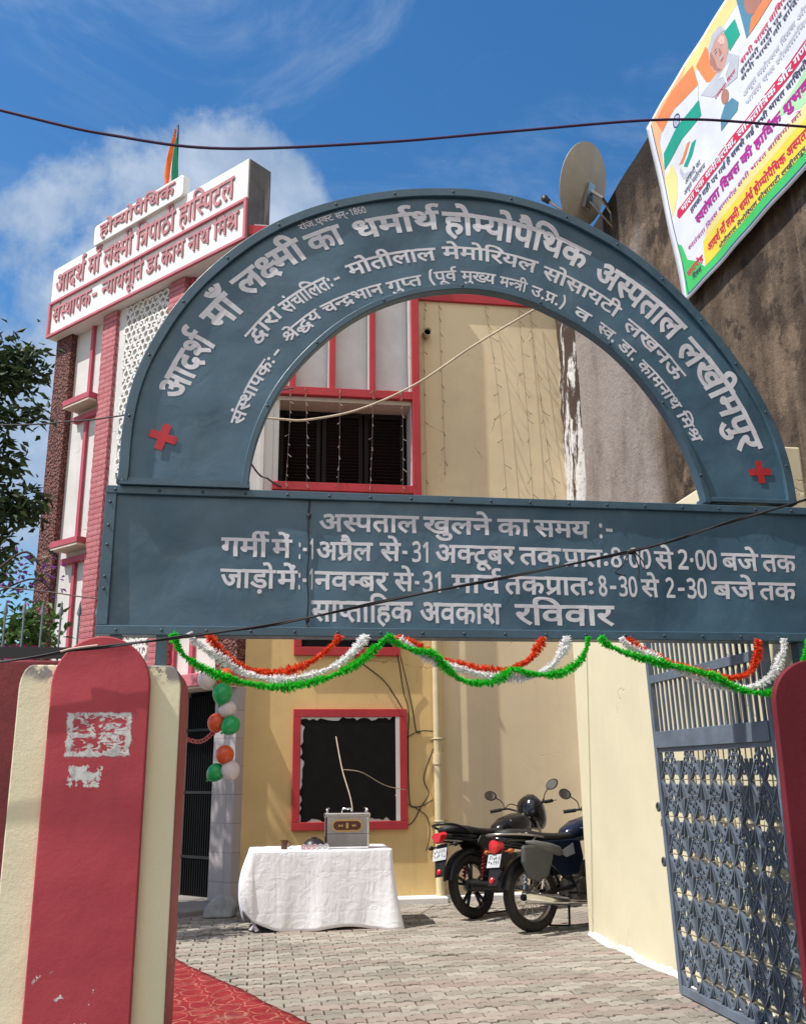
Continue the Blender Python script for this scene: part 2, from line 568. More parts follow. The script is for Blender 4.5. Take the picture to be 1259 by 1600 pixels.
# ------------------------------------------------------------------ lettering data (outlines of the painted characters)
# GLY: outlines of single characters, number -> closed curves as x, y, x, y ...
# WRD: word -> (character number, x, y) one after the other, then the word's width
GLY = {
    0: [[482, 351, 482, 270, 163, 270, 163, 351]],
    1: [[144, 280, 119, 285, 97, 299, 83, 320, 78, 346, 83, 371, 97, 392, 119, 407, 144, 412, 169, 407, 191, 392, 205, 371, 210, 346, 205, 320, 191, 299, 169, 285]],
    2: [[470, 218, 467, 185, 459, 157, 444, 133, 424, 114, 400, 99, 374, 88, 344, 82, 312, 80, 270, 84, 231, 96, 194, 116, 159, 144, 126, 181, 93, 229, 61, 287, 29, 356, 100, 382, 122, 332, 145, 287, 168, 248, 193, 214, 219, 188, 246, 168, 275, 157, 305, 153, 340, 157, 367, 170, 385, 193, 391, 227, 386, 262, 370, 293, 360, 307, 347, 321, 333, 334, 318, 347, 290, 343, 260, 341, 255, 411, 287, 413, 313, 418, 335, 425, 352, 435, 373, 461, 380, 494, 374, 525, 356, 546, 331, 558, 302, 562, 267, 560, 235, 552, 220, 547, 204, 540, 188, 533, 171, 525, 146, 594, 160, 601, 175, 608, 192, 614, 210, 620, 230, 625, 252, 629, 274, 631, 298, 632, 335, 630, 367, 622, 394, 610, 418, 593, 436, 572, 449, 549, 456, 523, 459, 495, 455, 458, 442, 426, 421, 398, 392, 375, 402, 365, 412, 355, 450, 351, 486, 350, 516, 351, 543, 353, 568, 357, 594, 363, 594, 551, 521, 551, 521, 622, 1038, 622, 1038, 551, 934, 551, 934, 0, 853, 0, 853, 551, 675, 551, 675, 0, 594, 0, 594, 290, 570, 285, 547, 282, 523, 280, 498, 279, 479, 280, 455, 282, 466, 251]],
    3: [[170, 551, 170, 0, 89, 0, 89, 551, 0, 551, 0, 622, 273, 622, 273, 551]],
    4: [[470, 218, 467, 185, 459, 157, 444, 133, 424, 114, 400, 99, 374, 88, 344, 82, 312, 80, 270, 84, 231, 96, 194, 116, 159, 144, 126, 181, 93, 229, 61, 287, 29, 356, 100, 382, 122, 332, 145, 287, 168, 248, 193, 214, 219, 188, 246, 168, 275, 157, 305, 153, 340, 157, 367, 170, 385, 193, 391, 227, 386, 262, 370, 293, 360, 307, 347, 321, 333, 334, 318, 347, 290, 343, 260, 341, 255, 411, 287, 413, 313, 418, 335, 425, 352, 435, 373, 461, 380, 494, 374, 525, 356, 546, 331, 558, 302, 562, 267, 560, 235, 552, 220, 547, 204, 540, 188, 533, 171, 525, 146, 594, 160, 601, 175, 608, 192, 614, 210, 620, 230, 625, 252, 629, 274, 631, 298, 632, 335, 630, 367, 622, 394, 610, 418, 593, 436, 572, 449, 549, 456, 523, 459, 495, 455, 458, 442, 426, 421, 398, 392, 375, 402, 365, 412, 355, 450, 351, 486, 350, 516, 351, 543, 353, 568, 357, 594, 363, 594, 551, 521, 551, 521, 622, 779, 622, 779, 551, 675, 551, 675, 0, 594, 0, 594, 290, 570, 285, 547, 282, 523, 280, 498, 279, 479, 280, 455, 282, 466, 251]],
    5: [[-179, 615, -192, 634, -205, 650, -217, 663, -228, 674, -251, 689, -272, 698, -295, 702, -320, 703, -340, 702, -361, 697, -382, 690, -402, 682, -428, 751, -404, 760, -380, 767, -354, 772, -326, 773, -304, 772, -284, 768, -264, 761, -246, 752, -229, 740, -214, 726, -200, 710, -187, 692, -183, 694, -193, 719, -203, 740, -212, 759, -222, 774, -242, 799, -263, 815, -287, 824, -316, 827, -338, 826, -356, 823, -372, 818, -386, 813, -409, 882, -389, 888, -367, 892, -343, 895, -318, 896, -292, 894, -268, 890, -245, 882, -224, 870, -205, 856, -187, 836, -170, 812, -154, 784, -138, 750, -123, 711, -108, 666, -94, 615]],
    6: [[-185, 772, -181, 794, -168, 813, -151, 826, -130, 830, -109, 826, -91, 813, -79, 794, -75, 772, -79, 750, -91, 731, -109, 718, -130, 714, -151, 718, -168, 731, -181, 750]],
    7: [[470, 218, 467, 185, 459, 157, 444, 133, 424, 114, 400, 99, 374, 88, 344, 82, 312, 80, 270, 84, 231, 96, 194, 116, 159, 144, 126, 181, 93, 229, 61, 287, 29, 356, 100, 382, 122, 332, 145, 287, 168, 248, 193, 214, 219, 188, 246, 168, 275, 157, 305, 153, 340, 157, 367, 170, 385, 193, 391, 227, 386, 262, 370, 293, 360, 307, 347, 321, 333, 334, 318, 347, 290, 343, 260, 341, 255, 411, 287, 413, 313, 418, 335, 425, 352, 435, 373, 461, 380, 494, 374, 525, 356, 546, 331, 558, 302, 562, 267, 560, 235, 552, 220, 547, 204, 540, 188, 533, 171, 525, 146, 594, 160, 601, 175, 608, 192, 614, 210, 620, 230, 625, 252, 629, 274, 631, 298, 632, 335, 630, 367, 622, 394, 610, 418, 593, 436, 572, 449, 549, 456, 523, 459, 495, 455, 458, 442, 426, 421, 398, 392, 375, 402, 365, 412, 355, 450, 351, 486, 350, 516, 351, 543, 353, 568, 357, 594, 363, 594, 551, 521, 551, 521, 622, 1038, 622, 1038, 551, 934, 551, 934, 0, 853, 0, 853, 551, 675, 551, 675, 0, 594, 0, 594, 290, 570, 285, 547, 282, 523, 280, 498, 279, 479, 280, 455, 282, 466, 251], [844, 615, 831, 634, 818, 650, 806, 663, 794, 674, 772, 689, 750, 698, 728, 702, 703, 703, 683, 702, 662, 697, 641, 690, 621, 682, 595, 751, 618, 760, 643, 767, 669, 772, 697, 773, 719, 772, 740, 768, 759, 761, 777, 752, 794, 740, 809, 726, 823, 710, 836, 692, 840, 694, 830, 719, 820, 740, 811, 759, 801, 774, 781, 799, 760, 815, 736, 824, 707, 827, 685, 826, 667, 823, 652, 818, 637, 813, 614, 882, 634, 888, 656, 892, 680, 895, 705, 896, 731, 894, 755, 890, 778, 882, 798, 870, 818, 856, 836, 836, 853, 812, 870, 784, 885, 750, 900, 711, 915, 666, 929, 615]],
    8: [[585, 551, 482, 551, 482, 0, 401, 0, 401, 165, 387, 156, 371, 148, 354, 140, 336, 132, 315, 126, 293, 122, 268, 119, 241, 118, 214, 119, 188, 123, 163, 130, 140, 139, 119, 151, 101, 164, 85, 180, 71, 198, 60, 217, 52, 238, 48, 261, 46, 286, 50, 326, 61, 362, 80, 392, 106, 418, 139, 438, 176, 452, 218, 461, 265, 464, 280, 464, 299, 462, 319, 461, 338, 459, 356, 457, 369, 454, 363, 385, 342, 389, 318, 392, 293, 394, 268, 395, 248, 394, 230, 392, 365, 224, 384, 239, 401, 256, 401, 551, 0, 551, 0, 622, 585, 622], [127, 287, 129, 263, 135, 242, 146, 224, 160, 210, 178, 198, 198, 190, 219, 186, 242, 184, 260, 185, 276, 187, 293, 190, 308, 195, 168, 370, 150, 354, 137, 335, 130, 313]],
    9: [[174, 632, 209, 629, 240, 622, 267, 607, 291, 586, 307, 563, 320, 533, 326, 514, 329, 492, 331, 466, 332, 437, 332, 321, 533, 321, 533, 551, 402, 551, 402, 622, 717, 622, 717, 551, 614, 551, 614, 0, 533, 0, 533, 250, 332, 250, 332, 213, 328, 185, 318, 166, 302, 155, 283, 151, 264, 154, 243, 164, 223, 178, 204, 196, 188, 216, 175, 237, 167, 258, 164, 278, 167, 295, 178, 308, 196, 318, 224, 321, 253, 321, 253, 426, 252, 468, 248, 498, 242, 520, 232, 538, 221, 551, 206, 560, 189, 566, 169, 568, 145, 565, 128, 555, 118, 540, 114, 521, 120, 496, 138, 478, 151, 471, 169, 466, 192, 462, 218, 460, 210, 389, 174, 394, 143, 401, 115, 412, 90, 426, 71, 443, 57, 464, 49, 490, 46, 520, 48, 547, 56, 571, 67, 590, 84, 606, 104, 617, 126, 625, 149, 630]],
    10: [[649, 551, 545, 551, 545, 0, 465, 0, 465, 165, 451, 157, 436, 148, 420, 141, 403, 133, 384, 126, 364, 122, 341, 119, 317, 118, 280, 121, 247, 129, 217, 142, 190, 161, 169, 184, 153, 211, 144, 241, 141, 275, 144, 303, 154, 330, 168, 353, 185, 371, 38, 369, 38, 441, 331, 441, 349, 441, 367, 440, 382, 440, 389, 440, 382, 370, 350, 370, 322, 368, 298, 364, 276, 356, 256, 346, 241, 332, 230, 315, 223, 296, 221, 274, 223, 254, 228, 236, 237, 222, 250, 210, 281, 193, 317, 188, 341, 189, 363, 193, 384, 200, 402, 210, 420, 221, 436, 233, 451, 246, 465, 260, 465, 551, 0, 551, 0, 622, 649, 622]],
    11: [[-188, 847, -184, 866, -174, 882, -158, 892, -139, 896, -120, 892, -104, 882, -93, 866, -89, 847, -93, 828, -104, 812, -120, 801, -139, 797, -158, 801, -174, 812, -184, 828], [69, 863, 56, 817, 38, 778, 17, 746, -8, 722, -36, 703, -67, 690, -101, 683, -138, 680, -173, 683, -206, 691, -236, 705, -264, 724, -290, 750, -313, 781, -334, 819, -352, 863, -283, 887, -270, 854, -255, 826, -240, 802, -223, 782, -205, 767, -184, 756, -161, 749, -135, 747, -108, 749, -84, 756, -65, 768, -49, 784, -36, 805, -24, 829, -14, 857, -5, 889]],
    12: [[147, 414, 123, 418, 103, 430, 90, 451, 85, 482, 90, 514, 103, 535, 123, 546, 147, 550, 171, 546, 191, 535, 204, 514, 209, 482, 204, 451, 191, 430, 171, 418], [147, -14, 123, -10, 103, 2, 90, 23, 85, 54, 90, 86, 103, 107, 123, 118, 147, 122, 171, 118, 191, 107, 204, 86, 209, 54, 204, 23, 191, 2, 171, -10]],
    13: [[46, -129, 53, -99, 61, -68, 68, -36, 74, -3, 81, 30, 86, 60, 91, 89, 95, 116, 192, 116, 199, 105, 192, 78, 183, 50, 173, 20, 162, -11, 150, -42, 138, -72, 125, -101, 113, -129]],
    14: [[413, -58, 403, -41, 392, -24, 383, -6, 373, 11, 364, 28, 356, 44, 348, 59, 342, 73, 330, 71, 316, 70, 302, 68, 287, 68, 266, 69, 245, 71, 224, 74, 202, 78, 182, 85, 162, 92, 143, 102, 124, 112, 108, 125, 92, 140, 79, 157, 68, 176, 58, 196, 51, 219, 47, 245, 46, 272, 47, 293, 50, 313, 55, 331, 62, 348, 70, 363, 79, 377, 90, 389, 102, 401, 119, 414, 139, 426, 160, 436, 183, 443, 208, 449, 234, 453, 261, 455, 290, 456, 295, 456, 295, 551, 0, 551, 0, 622, 534, 622, 534, 551, 376, 551, 376, 385, 327, 385, 299, 385, 275, 383, 253, 381, 234, 378, 201, 369, 173, 355, 153, 338, 138, 317, 129, 292, 126, 262, 128, 237, 136, 214, 148, 193, 166, 174, 188, 159, 216, 149, 249, 142, 287, 140, 293, 140, 299, 140, 305, 140, 312, 141, 308, 160, 306, 176, 311, 206, 327, 226, 349, 236, 373, 240, 411, 234, 438, 216, 455, 190, 461, 162, 457, 134, 446, 112, 430, 97, 410, 86, 423, 62, 438, 36, 447, 23, 457, 9, 468, -7, 480, -24]],
    15: [[757, -138, 688, -166, 631, -8, 615, -28, 597, -48, 578, -66, 558, -84, 536, -101, 513, -117, 489, -130, 463, -142, 436, -152, 407, -158, 377, -163, 345, -164, 303, -162, 266, -154, 234, -143, 207, -126, 186, -106, 171, -83, 162, -58, 159, -30, 160, -13, 164, 4, 171, 22, 181, 38, 151, 47, 125, 59, 101, 73, 80, 89, 62, 108, 50, 130, 42, 156, 40, 185, 42, 212, 50, 237, 62, 260, 78, 280, 99, 296, 122, 308, 148, 315, 177, 317, 201, 315, 223, 310, 243, 302, 260, 290, 275, 276, 286, 260, 292, 241, 294, 221, 292, 201, 286, 179, 274, 157, 257, 138, 198, 176, 213, 194, 218, 215, 216, 229, 209, 242, 196, 251, 175, 254, 152, 249, 131, 233, 117, 210, 112, 181, 117, 152, 131, 131, 153, 115, 180, 104, 210, 97, 241, 93, 274, 103, 312, 106, 322, 106, 333, 106, 343, 105, 351, 104, 345, 36, 340, 37, 334, 37, 328, 37, 323, 37, 287, 33, 260, 20, 244, 1, 238, -25, 245, -56, 266, -78, 299, -91, 338, -95, 377, -92, 415, -83, 450, -69, 483, -48, 514, -24, 544, 5, 572, 37, 599, 72, 589, 71, 580, 70, 572, 69, 565, 69, 544, 70, 523, 72, 501, 75, 480, 80, 458, 86, 438, 93, 418, 103, 400, 114, 382, 126, 366, 141, 353, 157, 340, 176, 331, 197, 324, 220, 319, 245, 318, 272, 319, 293, 322, 313, 326, 331, 333, 348, 341, 363, 350, 377, 361, 389, 373, 401, 390, 414, 410, 426, 431, 436, 454, 443, 479, 449, 505, 453, 533, 455, 562, 456, 566, 456, 566, 551, 0, 551, 0, 622, 806, 622, 806, 551, 647, 551, 647, 385, 599, 385, 571, 385, 546, 383, 524, 381, 504, 378, 472, 369, 445, 355, 425, 338, 410, 317, 401, 292, 398, 262, 400, 237, 408, 214, 420, 193, 438, 174, 461, 159, 489, 149, 523, 142, 562, 140, 566, 140, 570, 140, 576, 140, 582, 141, 580, 150, 579, 160, 578, 168, 578, 176, 583, 206, 598, 226, 620, 236, 645, 240, 682, 234, 710, 216, 726, 190, 732, 162, 728, 133, 716, 112, 696, 95, 672, 83]],
    16: [[42, 4, 213, 81, 191, 86, 170, 93, 150, 102, 131, 112, 113, 125, 97, 139, 82, 156, 70, 174, 59, 195, 52, 218, 47, 244, 46, 272, 47, 293, 50, 313, 55, 331, 62, 348, 70, 363, 79, 377, 90, 389, 102, 401, 119, 414, 139, 426, 160, 436, 183, 443, 208, 449, 234, 453, 261, 455, 290, 456, 295, 456, 295, 551, 0, 551, 0, 622, 534, 622, 534, 551, 376, 551, 376, 385, 327, 385, 299, 385, 275, 383, 253, 381, 234, 378, 201, 369, 173, 355, 153, 338, 138, 317, 129, 292, 126, 262, 128, 237, 136, 214, 148, 193, 166, 174, 188, 159, 216, 149, 249, 142, 287, 140, 293, 140, 299, 140, 305, 140, 312, 141, 308, 160, 306, 176, 311, 206, 327, 226, 349, 236, 373, 240, 411, 234, 438, 216, 455, 190, 461, 162, 457, 134, 446, 112, 430, 97, 410, 86, 423, 62, 438, 36, 447, 23, 457, 9, 468, -7, 480, -24, 413, -58, 403, -41, 392, -24, 383, -6, 373, 11, 364, 28, 356, 44, 348, 59, 342, 73, 82, -66]],
    17: [[227, -125, 200, -124, 174, -120, 151, -113, 129, -104, 109, -93, 92, -80, 76, -65, 64, -48, 53, -30, 46, -10, 41, 11, 40, 33, 42, 61, 48, 87, 59, 111, 73, 132, 91, 150, 112, 165, 136, 178, 163, 187, 156, 206, 150, 227, 147, 249, 146, 272, 147, 293, 150, 313, 155, 331, 162, 348, 170, 363, 179, 377, 190, 389, 202, 401, 220, 414, 239, 426, 261, 436, 284, 443, 308, 449, 334, 453, 361, 455, 390, 456, 395, 456, 395, 551, 0, 551, 0, 622, 634, 622, 634, 551, 476, 551, 476, 385, 427, 385, 399, 385, 375, 383, 353, 381, 334, 378, 301, 369, 273, 355, 253, 338, 238, 316, 230, 291, 227, 262, 229, 237, 237, 214, 249, 193, 266, 174, 289, 159, 317, 149, 351, 142, 390, 140, 394, 140, 399, 140, 404, 140, 411, 141, 407, 160, 406, 176, 411, 206, 427, 226, 449, 236, 473, 240, 511, 234, 538, 216, 555, 190, 561, 162, 557, 133, 544, 112, 525, 95, 501, 83, 585, -138, 516, -166, 459, -6, 437, -29, 414, -51, 389, -71, 362, -90, 334, -105, 301, -116, 266, -123], [119, 34, 121, 11, 127, -8, 138, -23, 152, -36, 170, -44, 188, -51, 208, -55, 229, -56, 250, -55, 271, -51, 290, -45, 309, -37, 327, -27, 343, -16, 359, -3, 374, 11, 389, 26, 403, 41, 416, 56, 428, 72, 418, 71, 409, 70, 401, 70, 394, 70, 370, 71, 346, 73, 321, 77, 296, 83, 273, 91, 250, 100, 229, 113, 210, 127, 191, 122, 174, 114, 159, 105, 145, 94, 126, 67]],
    18: [[358, 222, 329, 220, 300, 215, 272, 207, 248, 197, 225, 212, 205, 228, 186, 245, 169, 263, 155, 283, 145, 304, 139, 327, 137, 352, 140, 378, 147, 400, 159, 418, 174, 433, 199, 448, 228, 458, 264, 463, 308, 465, 401, 465, 401, 551, 0, 551, 0, 622, 592, 622, 592, 551, 482, 551, 482, 394, 298, 394, 272, 393, 254, 391, 242, 387, 232, 381, 221, 366, 217, 347, 220, 325, 231, 306, 246, 291, 261, 277, 285, 284, 309, 290, 335, 293, 362, 294, 397, 292, 430, 285, 459, 273, 485, 256, 506, 236, 522, 212, 531, 185, 534, 154, 531, 122, 522, 93, 506, 67, 485, 44, 457, 24, 424, 11, 383, 3, 337, 0, 289, 3, 244, 11, 202, 25, 162, 44, 124, 68, 89, 94, 56, 125, 25, 158, 86, 207, 115, 175, 144, 148, 173, 125, 202, 106, 233, 92, 266, 82, 300, 76, 337, 74, 388, 79, 424, 94, 446, 118, 453, 152, 447, 183, 428, 204, 399, 218]],
    19: [[630, 551, 526, 551, 526, 0, 445, 0, 445, 150, 429, 140, 413, 132, 395, 124, 378, 116, 358, 111, 336, 106, 311, 104, 283, 103, 246, 106, 213, 113, 184, 126, 158, 144, 138, 165, 123, 191, 114, 219, 111, 251, 113, 278, 120, 303, 132, 327, 148, 348, 126, 358, 105, 370, 87, 385, 72, 402, 59, 421, 49, 442, 44, 466, 42, 493, 45, 522, 52, 548, 65, 571, 83, 592, 105, 610, 130, 622, 157, 630, 187, 632, 212, 630, 236, 625, 257, 616, 276, 604, 291, 589, 302, 572, 309, 552, 311, 531, 308, 508, 301, 486, 288, 464, 271, 443, 210, 482, 219, 492, 226, 504, 229, 515, 230, 526, 228, 541, 220, 554, 206, 565, 184, 568, 158, 562, 136, 546, 121, 521, 116, 489, 120, 460, 132, 438, 149, 421, 172, 409, 197, 402, 223, 397, 254, 403, 288, 405, 300, 405, 312, 404, 324, 403, 333, 402, 326, 332, 319, 333, 312, 333, 304, 333, 298, 333, 274, 332, 253, 328, 235, 321, 220, 312, 198, 288, 191, 254, 198, 218, 220, 193, 235, 184, 252, 178, 271, 174, 292, 173, 318, 174, 341, 178, 362, 185, 382, 194, 400, 206, 416, 218, 431, 231, 445, 245, 445, 551, 383, 551, 383, 622, 630, 622]],
    20: [[568, 551, 474, 551, 474, 380, 472, 334, 466, 299, 456, 271, 441, 246, 420, 225, 393, 208, 361, 198, 323, 192, 307, 266, 327, 270, 344, 276, 359, 282, 370, 292, 380, 305, 388, 322, 392, 345, 393, 380, 393, 551, 160, 551, 160, 353, 161, 311, 163, 278, 168, 252, 176, 230, 188, 212, 206, 196, 230, 179, 260, 160, 370, 98, 399, 80, 424, 63, 444, 46, 460, 30, 471, 12, 479, -7, 484, -29, 486, -53, 485, -73, 482, -92, 477, -110, 470, -128, 454, -160, 439, -184, 367, -142, 380, -121, 392, -100, 400, -77, 403, -55, 401, -37, 395, -22, 383, -6, 363, 10, 349, 20, 333, 31, 313, 43, 290, 56, 203, 106, 184, 118, 167, 129, 151, 141, 136, 154, 124, 166, 112, 180, 103, 196, 95, 212, 88, 232, 83, 256, 80, 284, 79, 316, 79, 551, 0, 551, 0, 622, 568, 622]],
    21: [[276, -10, 226, -7, 181, 3, 143, 19, 110, 42, 85, 70, 67, 102, 56, 140, 52, 182, 55, 217, 62, 248, 75, 276, 92, 300, 114, 322, 137, 342, 163, 359, 190, 374, 167, 390, 146, 408, 126, 427, 108, 448, 94, 470, 83, 495, 77, 523, 75, 554, 77, 581, 82, 606, 91, 629, 103, 649, 118, 667, 136, 682, 155, 695, 177, 706, 200, 714, 225, 720, 250, 724, 276, 725, 303, 724, 329, 720, 353, 714, 376, 706, 398, 695, 418, 682, 435, 667, 450, 649, 462, 629, 470, 606, 475, 581, 477, 553, 475, 522, 468, 494, 456, 469, 440, 447, 421, 427, 399, 409, 375, 393, 349, 378, 368, 368, 386, 356, 404, 344, 422, 332, 438, 318, 453, 303, 466, 287, 478, 270, 488, 251, 494, 231, 499, 209, 500, 186, 498, 157, 493, 130, 484, 105, 472, 82, 456, 61, 438, 43, 417, 27, 393, 14, 367, 4, 339, -4, 308, -8], [277, 414, 300, 426, 320, 438, 340, 452, 357, 466, 371, 483, 382, 503, 388, 525, 390, 550, 388, 573, 382, 594, 373, 611, 360, 626, 343, 637, 323, 645, 301, 649, 275, 651, 250, 649, 228, 645, 209, 637, 192, 626, 179, 611, 170, 594, 164, 573, 162, 550, 164, 524, 170, 502, 180, 482, 194, 466, 212, 453, 231, 439, 253, 426], [274, 64, 306, 66, 334, 72, 358, 83, 378, 97, 393, 115, 404, 136, 411, 159, 413, 185, 411, 208, 404, 230, 392, 250, 376, 268, 356, 286, 330, 304, 299, 322, 263, 340, 234, 325, 209, 309, 188, 291, 170, 273, 157, 253, 147, 231, 141, 207, 139, 181, 141, 156, 147, 134, 157, 114, 172, 96, 190, 82, 213, 72, 241, 66]],
    22: [[-169, 615, -179, 652, -190, 686, -200, 715, -210, 740, -221, 761, -232, 778, -244, 793, -256, 804, -283, 818, -315, 823, -336, 822, -354, 818, -370, 814, -385, 809, -409, 882, -389, 888, -367, 892, -343, 895, -318, 896, -292, 894, -268, 890, -245, 882, -224, 870, -205, 856, -187, 836, -170, 812, -154, 784, -138, 750, -123, 711, -108, 666, -94, 615]],
    23: [[208, 551, 208, 234, 205, 211, 196, 193, 180, 182, 160, 178, 134, 183, 106, 199, 93, 210, 81, 222, 70, 236, 60, 250, 46, 280, 41, 308, 44, 329, 54, 345, 73, 356, 102, 359, 127, 359, 127, 551, 0, 551, 0, 622, 578, 622, 578, 551, 474, 551, 474, 0, 393, 0, 393, 551]],
    24: [[321, 69, 354, 82, 380, 98, 397, 120, 403, 148, 396, 182, 374, 208, 357, 217, 336, 224, 310, 228, 280, 229, 248, 227, 219, 222, 195, 213, 174, 200, 159, 185, 147, 167, 140, 147, 138, 124, 141, 94, 150, 64, 157, 49, 167, 33, 180, 17, 196, 0, 216, -19, 241, -40, 269, -64, 302, -89, 248, -142, 205, -107, 167, -73, 135, -41, 108, -9, 86, 23, 70, 57, 61, 92, 58, 130, 62, 166, 74, 198, 82, 212, 92, 225, 103, 237, 115, 248, 97, 268, 82, 292, 72, 320, 69, 352, 72, 378, 79, 400, 91, 418, 106, 433, 131, 448, 158, 458, 191, 463, 229, 465, 361, 465, 361, 551, 0, 551, 0, 622, 546, 622, 546, 551, 442, 551, 442, 394, 230, 394, 204, 393, 186, 391, 174, 387, 164, 381, 153, 366, 149, 347, 152, 328, 159, 312, 170, 297, 183, 284, 207, 291, 232, 296, 257, 299, 284, 300, 317, 299, 347, 295, 373, 288, 396, 279, 417, 268, 434, 255, 449, 240, 460, 224, 469, 207, 476, 190, 480, 172, 481, 153, 479, 125, 472, 100, 462, 77, 447, 57, 428, 39, 405, 24, 379, 12, 348, 2]],
    25: [[271, 222, 242, 220, 213, 215, 186, 207, 161, 197, 138, 212, 118, 228, 99, 245, 82, 263, 68, 283, 58, 304, 52, 327, 50, 352, 52, 378, 60, 400, 72, 418, 87, 433, 112, 448, 141, 458, 176, 463, 221, 465, 314, 465, 314, 551, 0, 551, 0, 622, 505, 622, 505, 551, 395, 551, 395, 394, 211, 394, 184, 393, 167, 391, 155, 387, 145, 381, 134, 366, 130, 347, 134, 325, 144, 306, 158, 291, 174, 277, 198, 284, 222, 290, 248, 293, 275, 294, 310, 292, 343, 285, 372, 273, 398, 256, 419, 236, 435, 212, 444, 185, 447, 154, 444, 123, 437, 96, 424, 72, 406, 52, 383, 34, 356, 21, 324, 11, 289, 4, 319, -8, 350, -19, 382, -30, 415, -40, 382, -110, 354, -97, 326, -83, 299, -70, 273, -56, 247, -41, 223, -27, 199, -13, 176, 1, 148, 3, 123, 7, 101, 12, 82, 18, 57, 37, 48, 65, 51, 85, 62, 102, 78, 112, 101, 116, 121, 113, 142, 106, 166, 91, 194, 70, 207, 68, 219, 68, 252, 69, 281, 73, 306, 80, 328, 88, 344, 100, 356, 115, 364, 132, 366, 153, 360, 182, 342, 204, 312, 218], [293, 615, 283, 633, 274, 651, 265, 669, 258, 688, 247, 726, 243, 762, 246, 793, 254, 821, 268, 844, 288, 862, 311, 877, 337, 888, 366, 894, 398, 896, 429, 894, 457, 890, 482, 882, 504, 872, 482, 806, 464, 814, 446, 821, 426, 826, 405, 827, 370, 821, 344, 804, 328, 779, 323, 747, 326, 714, 336, 682, 344, 666, 353, 650, 363, 633, 375, 615]],
    26: [[-185, 615, -193, 632, -200, 649, -206, 666, -211, 682, -218, 714, -220, 748, -217, 779, -210, 807, -196, 832, -178, 854, -155, 873, -128, 886, -96, 893, -61, 896, -32, 894, -6, 889, 18, 880, 39, 868, 58, 851, 76, 831, 93, 807, 108, 778, 122, 746, 136, 709, 150, 668, 163, 622, 273, 622, 273, 551, 170, 551, 170, 0, 89, 0, 89, 551, 0, 551, 0, 622, 87, 622, 73, 671, 58, 712, 44, 747, 28, 776, 12, 797, -8, 813, -31, 822, -57, 825, -92, 819, -118, 800, -134, 771, -139, 733, -136, 701, -129, 672, -118, 644, -105, 615]],
    27: [[89, 551, 0, 551, 0, 622, 80, 622, 69, 645, 60, 669, 55, 695, 53, 724, 57, 761, 68, 794, 86, 824, 111, 849, 142, 870, 179, 884, 220, 893, 266, 896, 334, 891, 399, 877, 460, 853, 516, 820, 569, 778, 618, 730, 663, 676, 704, 615, 620, 615, 542, 706, 459, 772, 373, 811, 283, 824, 250, 822, 221, 817, 195, 807, 174, 794, 156, 778, 144, 760, 136, 738, 134, 714, 136, 686, 144, 662, 154, 640, 165, 622, 273, 622, 273, 551, 170, 551, 170, 0, 89, 0]],
    28: [[653, 551, 653, 0, 572, 0, 572, 370, 435, 370, 400, 371, 378, 373, 395, 357, 410, 340, 424, 322, 436, 303, 446, 283, 452, 262, 457, 240, 458, 218, 457, 196, 453, 176, 446, 157, 438, 141, 426, 126, 414, 114, 399, 104, 384, 95, 348, 84, 310, 80, 284, 82, 258, 88, 233, 97, 209, 110, 185, 128, 162, 151, 139, 179, 117, 212, 95, 250, 74, 294, 52, 345, 31, 401, 102, 426, 125, 363, 149, 308, 173, 261, 198, 222, 224, 192, 250, 170, 278, 157, 306, 153, 335, 157, 358, 170, 374, 193, 379, 227, 377, 249, 371, 270, 362, 290, 348, 310, 332, 329, 314, 346, 295, 362, 273, 377, 302, 441, 572, 441, 572, 551, 0, 551, 0, 622, 757, 622, 757, 551]],
    29: [[0, 622, 587, 622, 587, 551, 0, 551], [572, 370, 435, 370, 400, 371, 378, 373, 395, 357, 410, 340, 424, 322, 436, 303, 446, 283, 452, 262, 457, 240, 458, 218, 457, 196, 453, 176, 446, 157, 438, 141, 426, 126, 414, 114, 399, 104, 384, 95, 348, 84, 310, 80, 284, 82, 258, 88, 233, 97, 209, 110, 185, 128, 162, 151, 139, 179, 117, 212, 95, 250, 74, 294, 52, 345, 31, 401, 102, 426, 125, 363, 149, 308, 173, 261, 198, 222, 224, 192, 250, 170, 278, 157, 306, 153, 335, 157, 358, 170, 374, 193, 379, 227, 377, 249, 371, 270, 362, 290, 348, 310, 332, 329, 314, 346, 295, 362, 273, 377, 302, 441, 572, 441]],
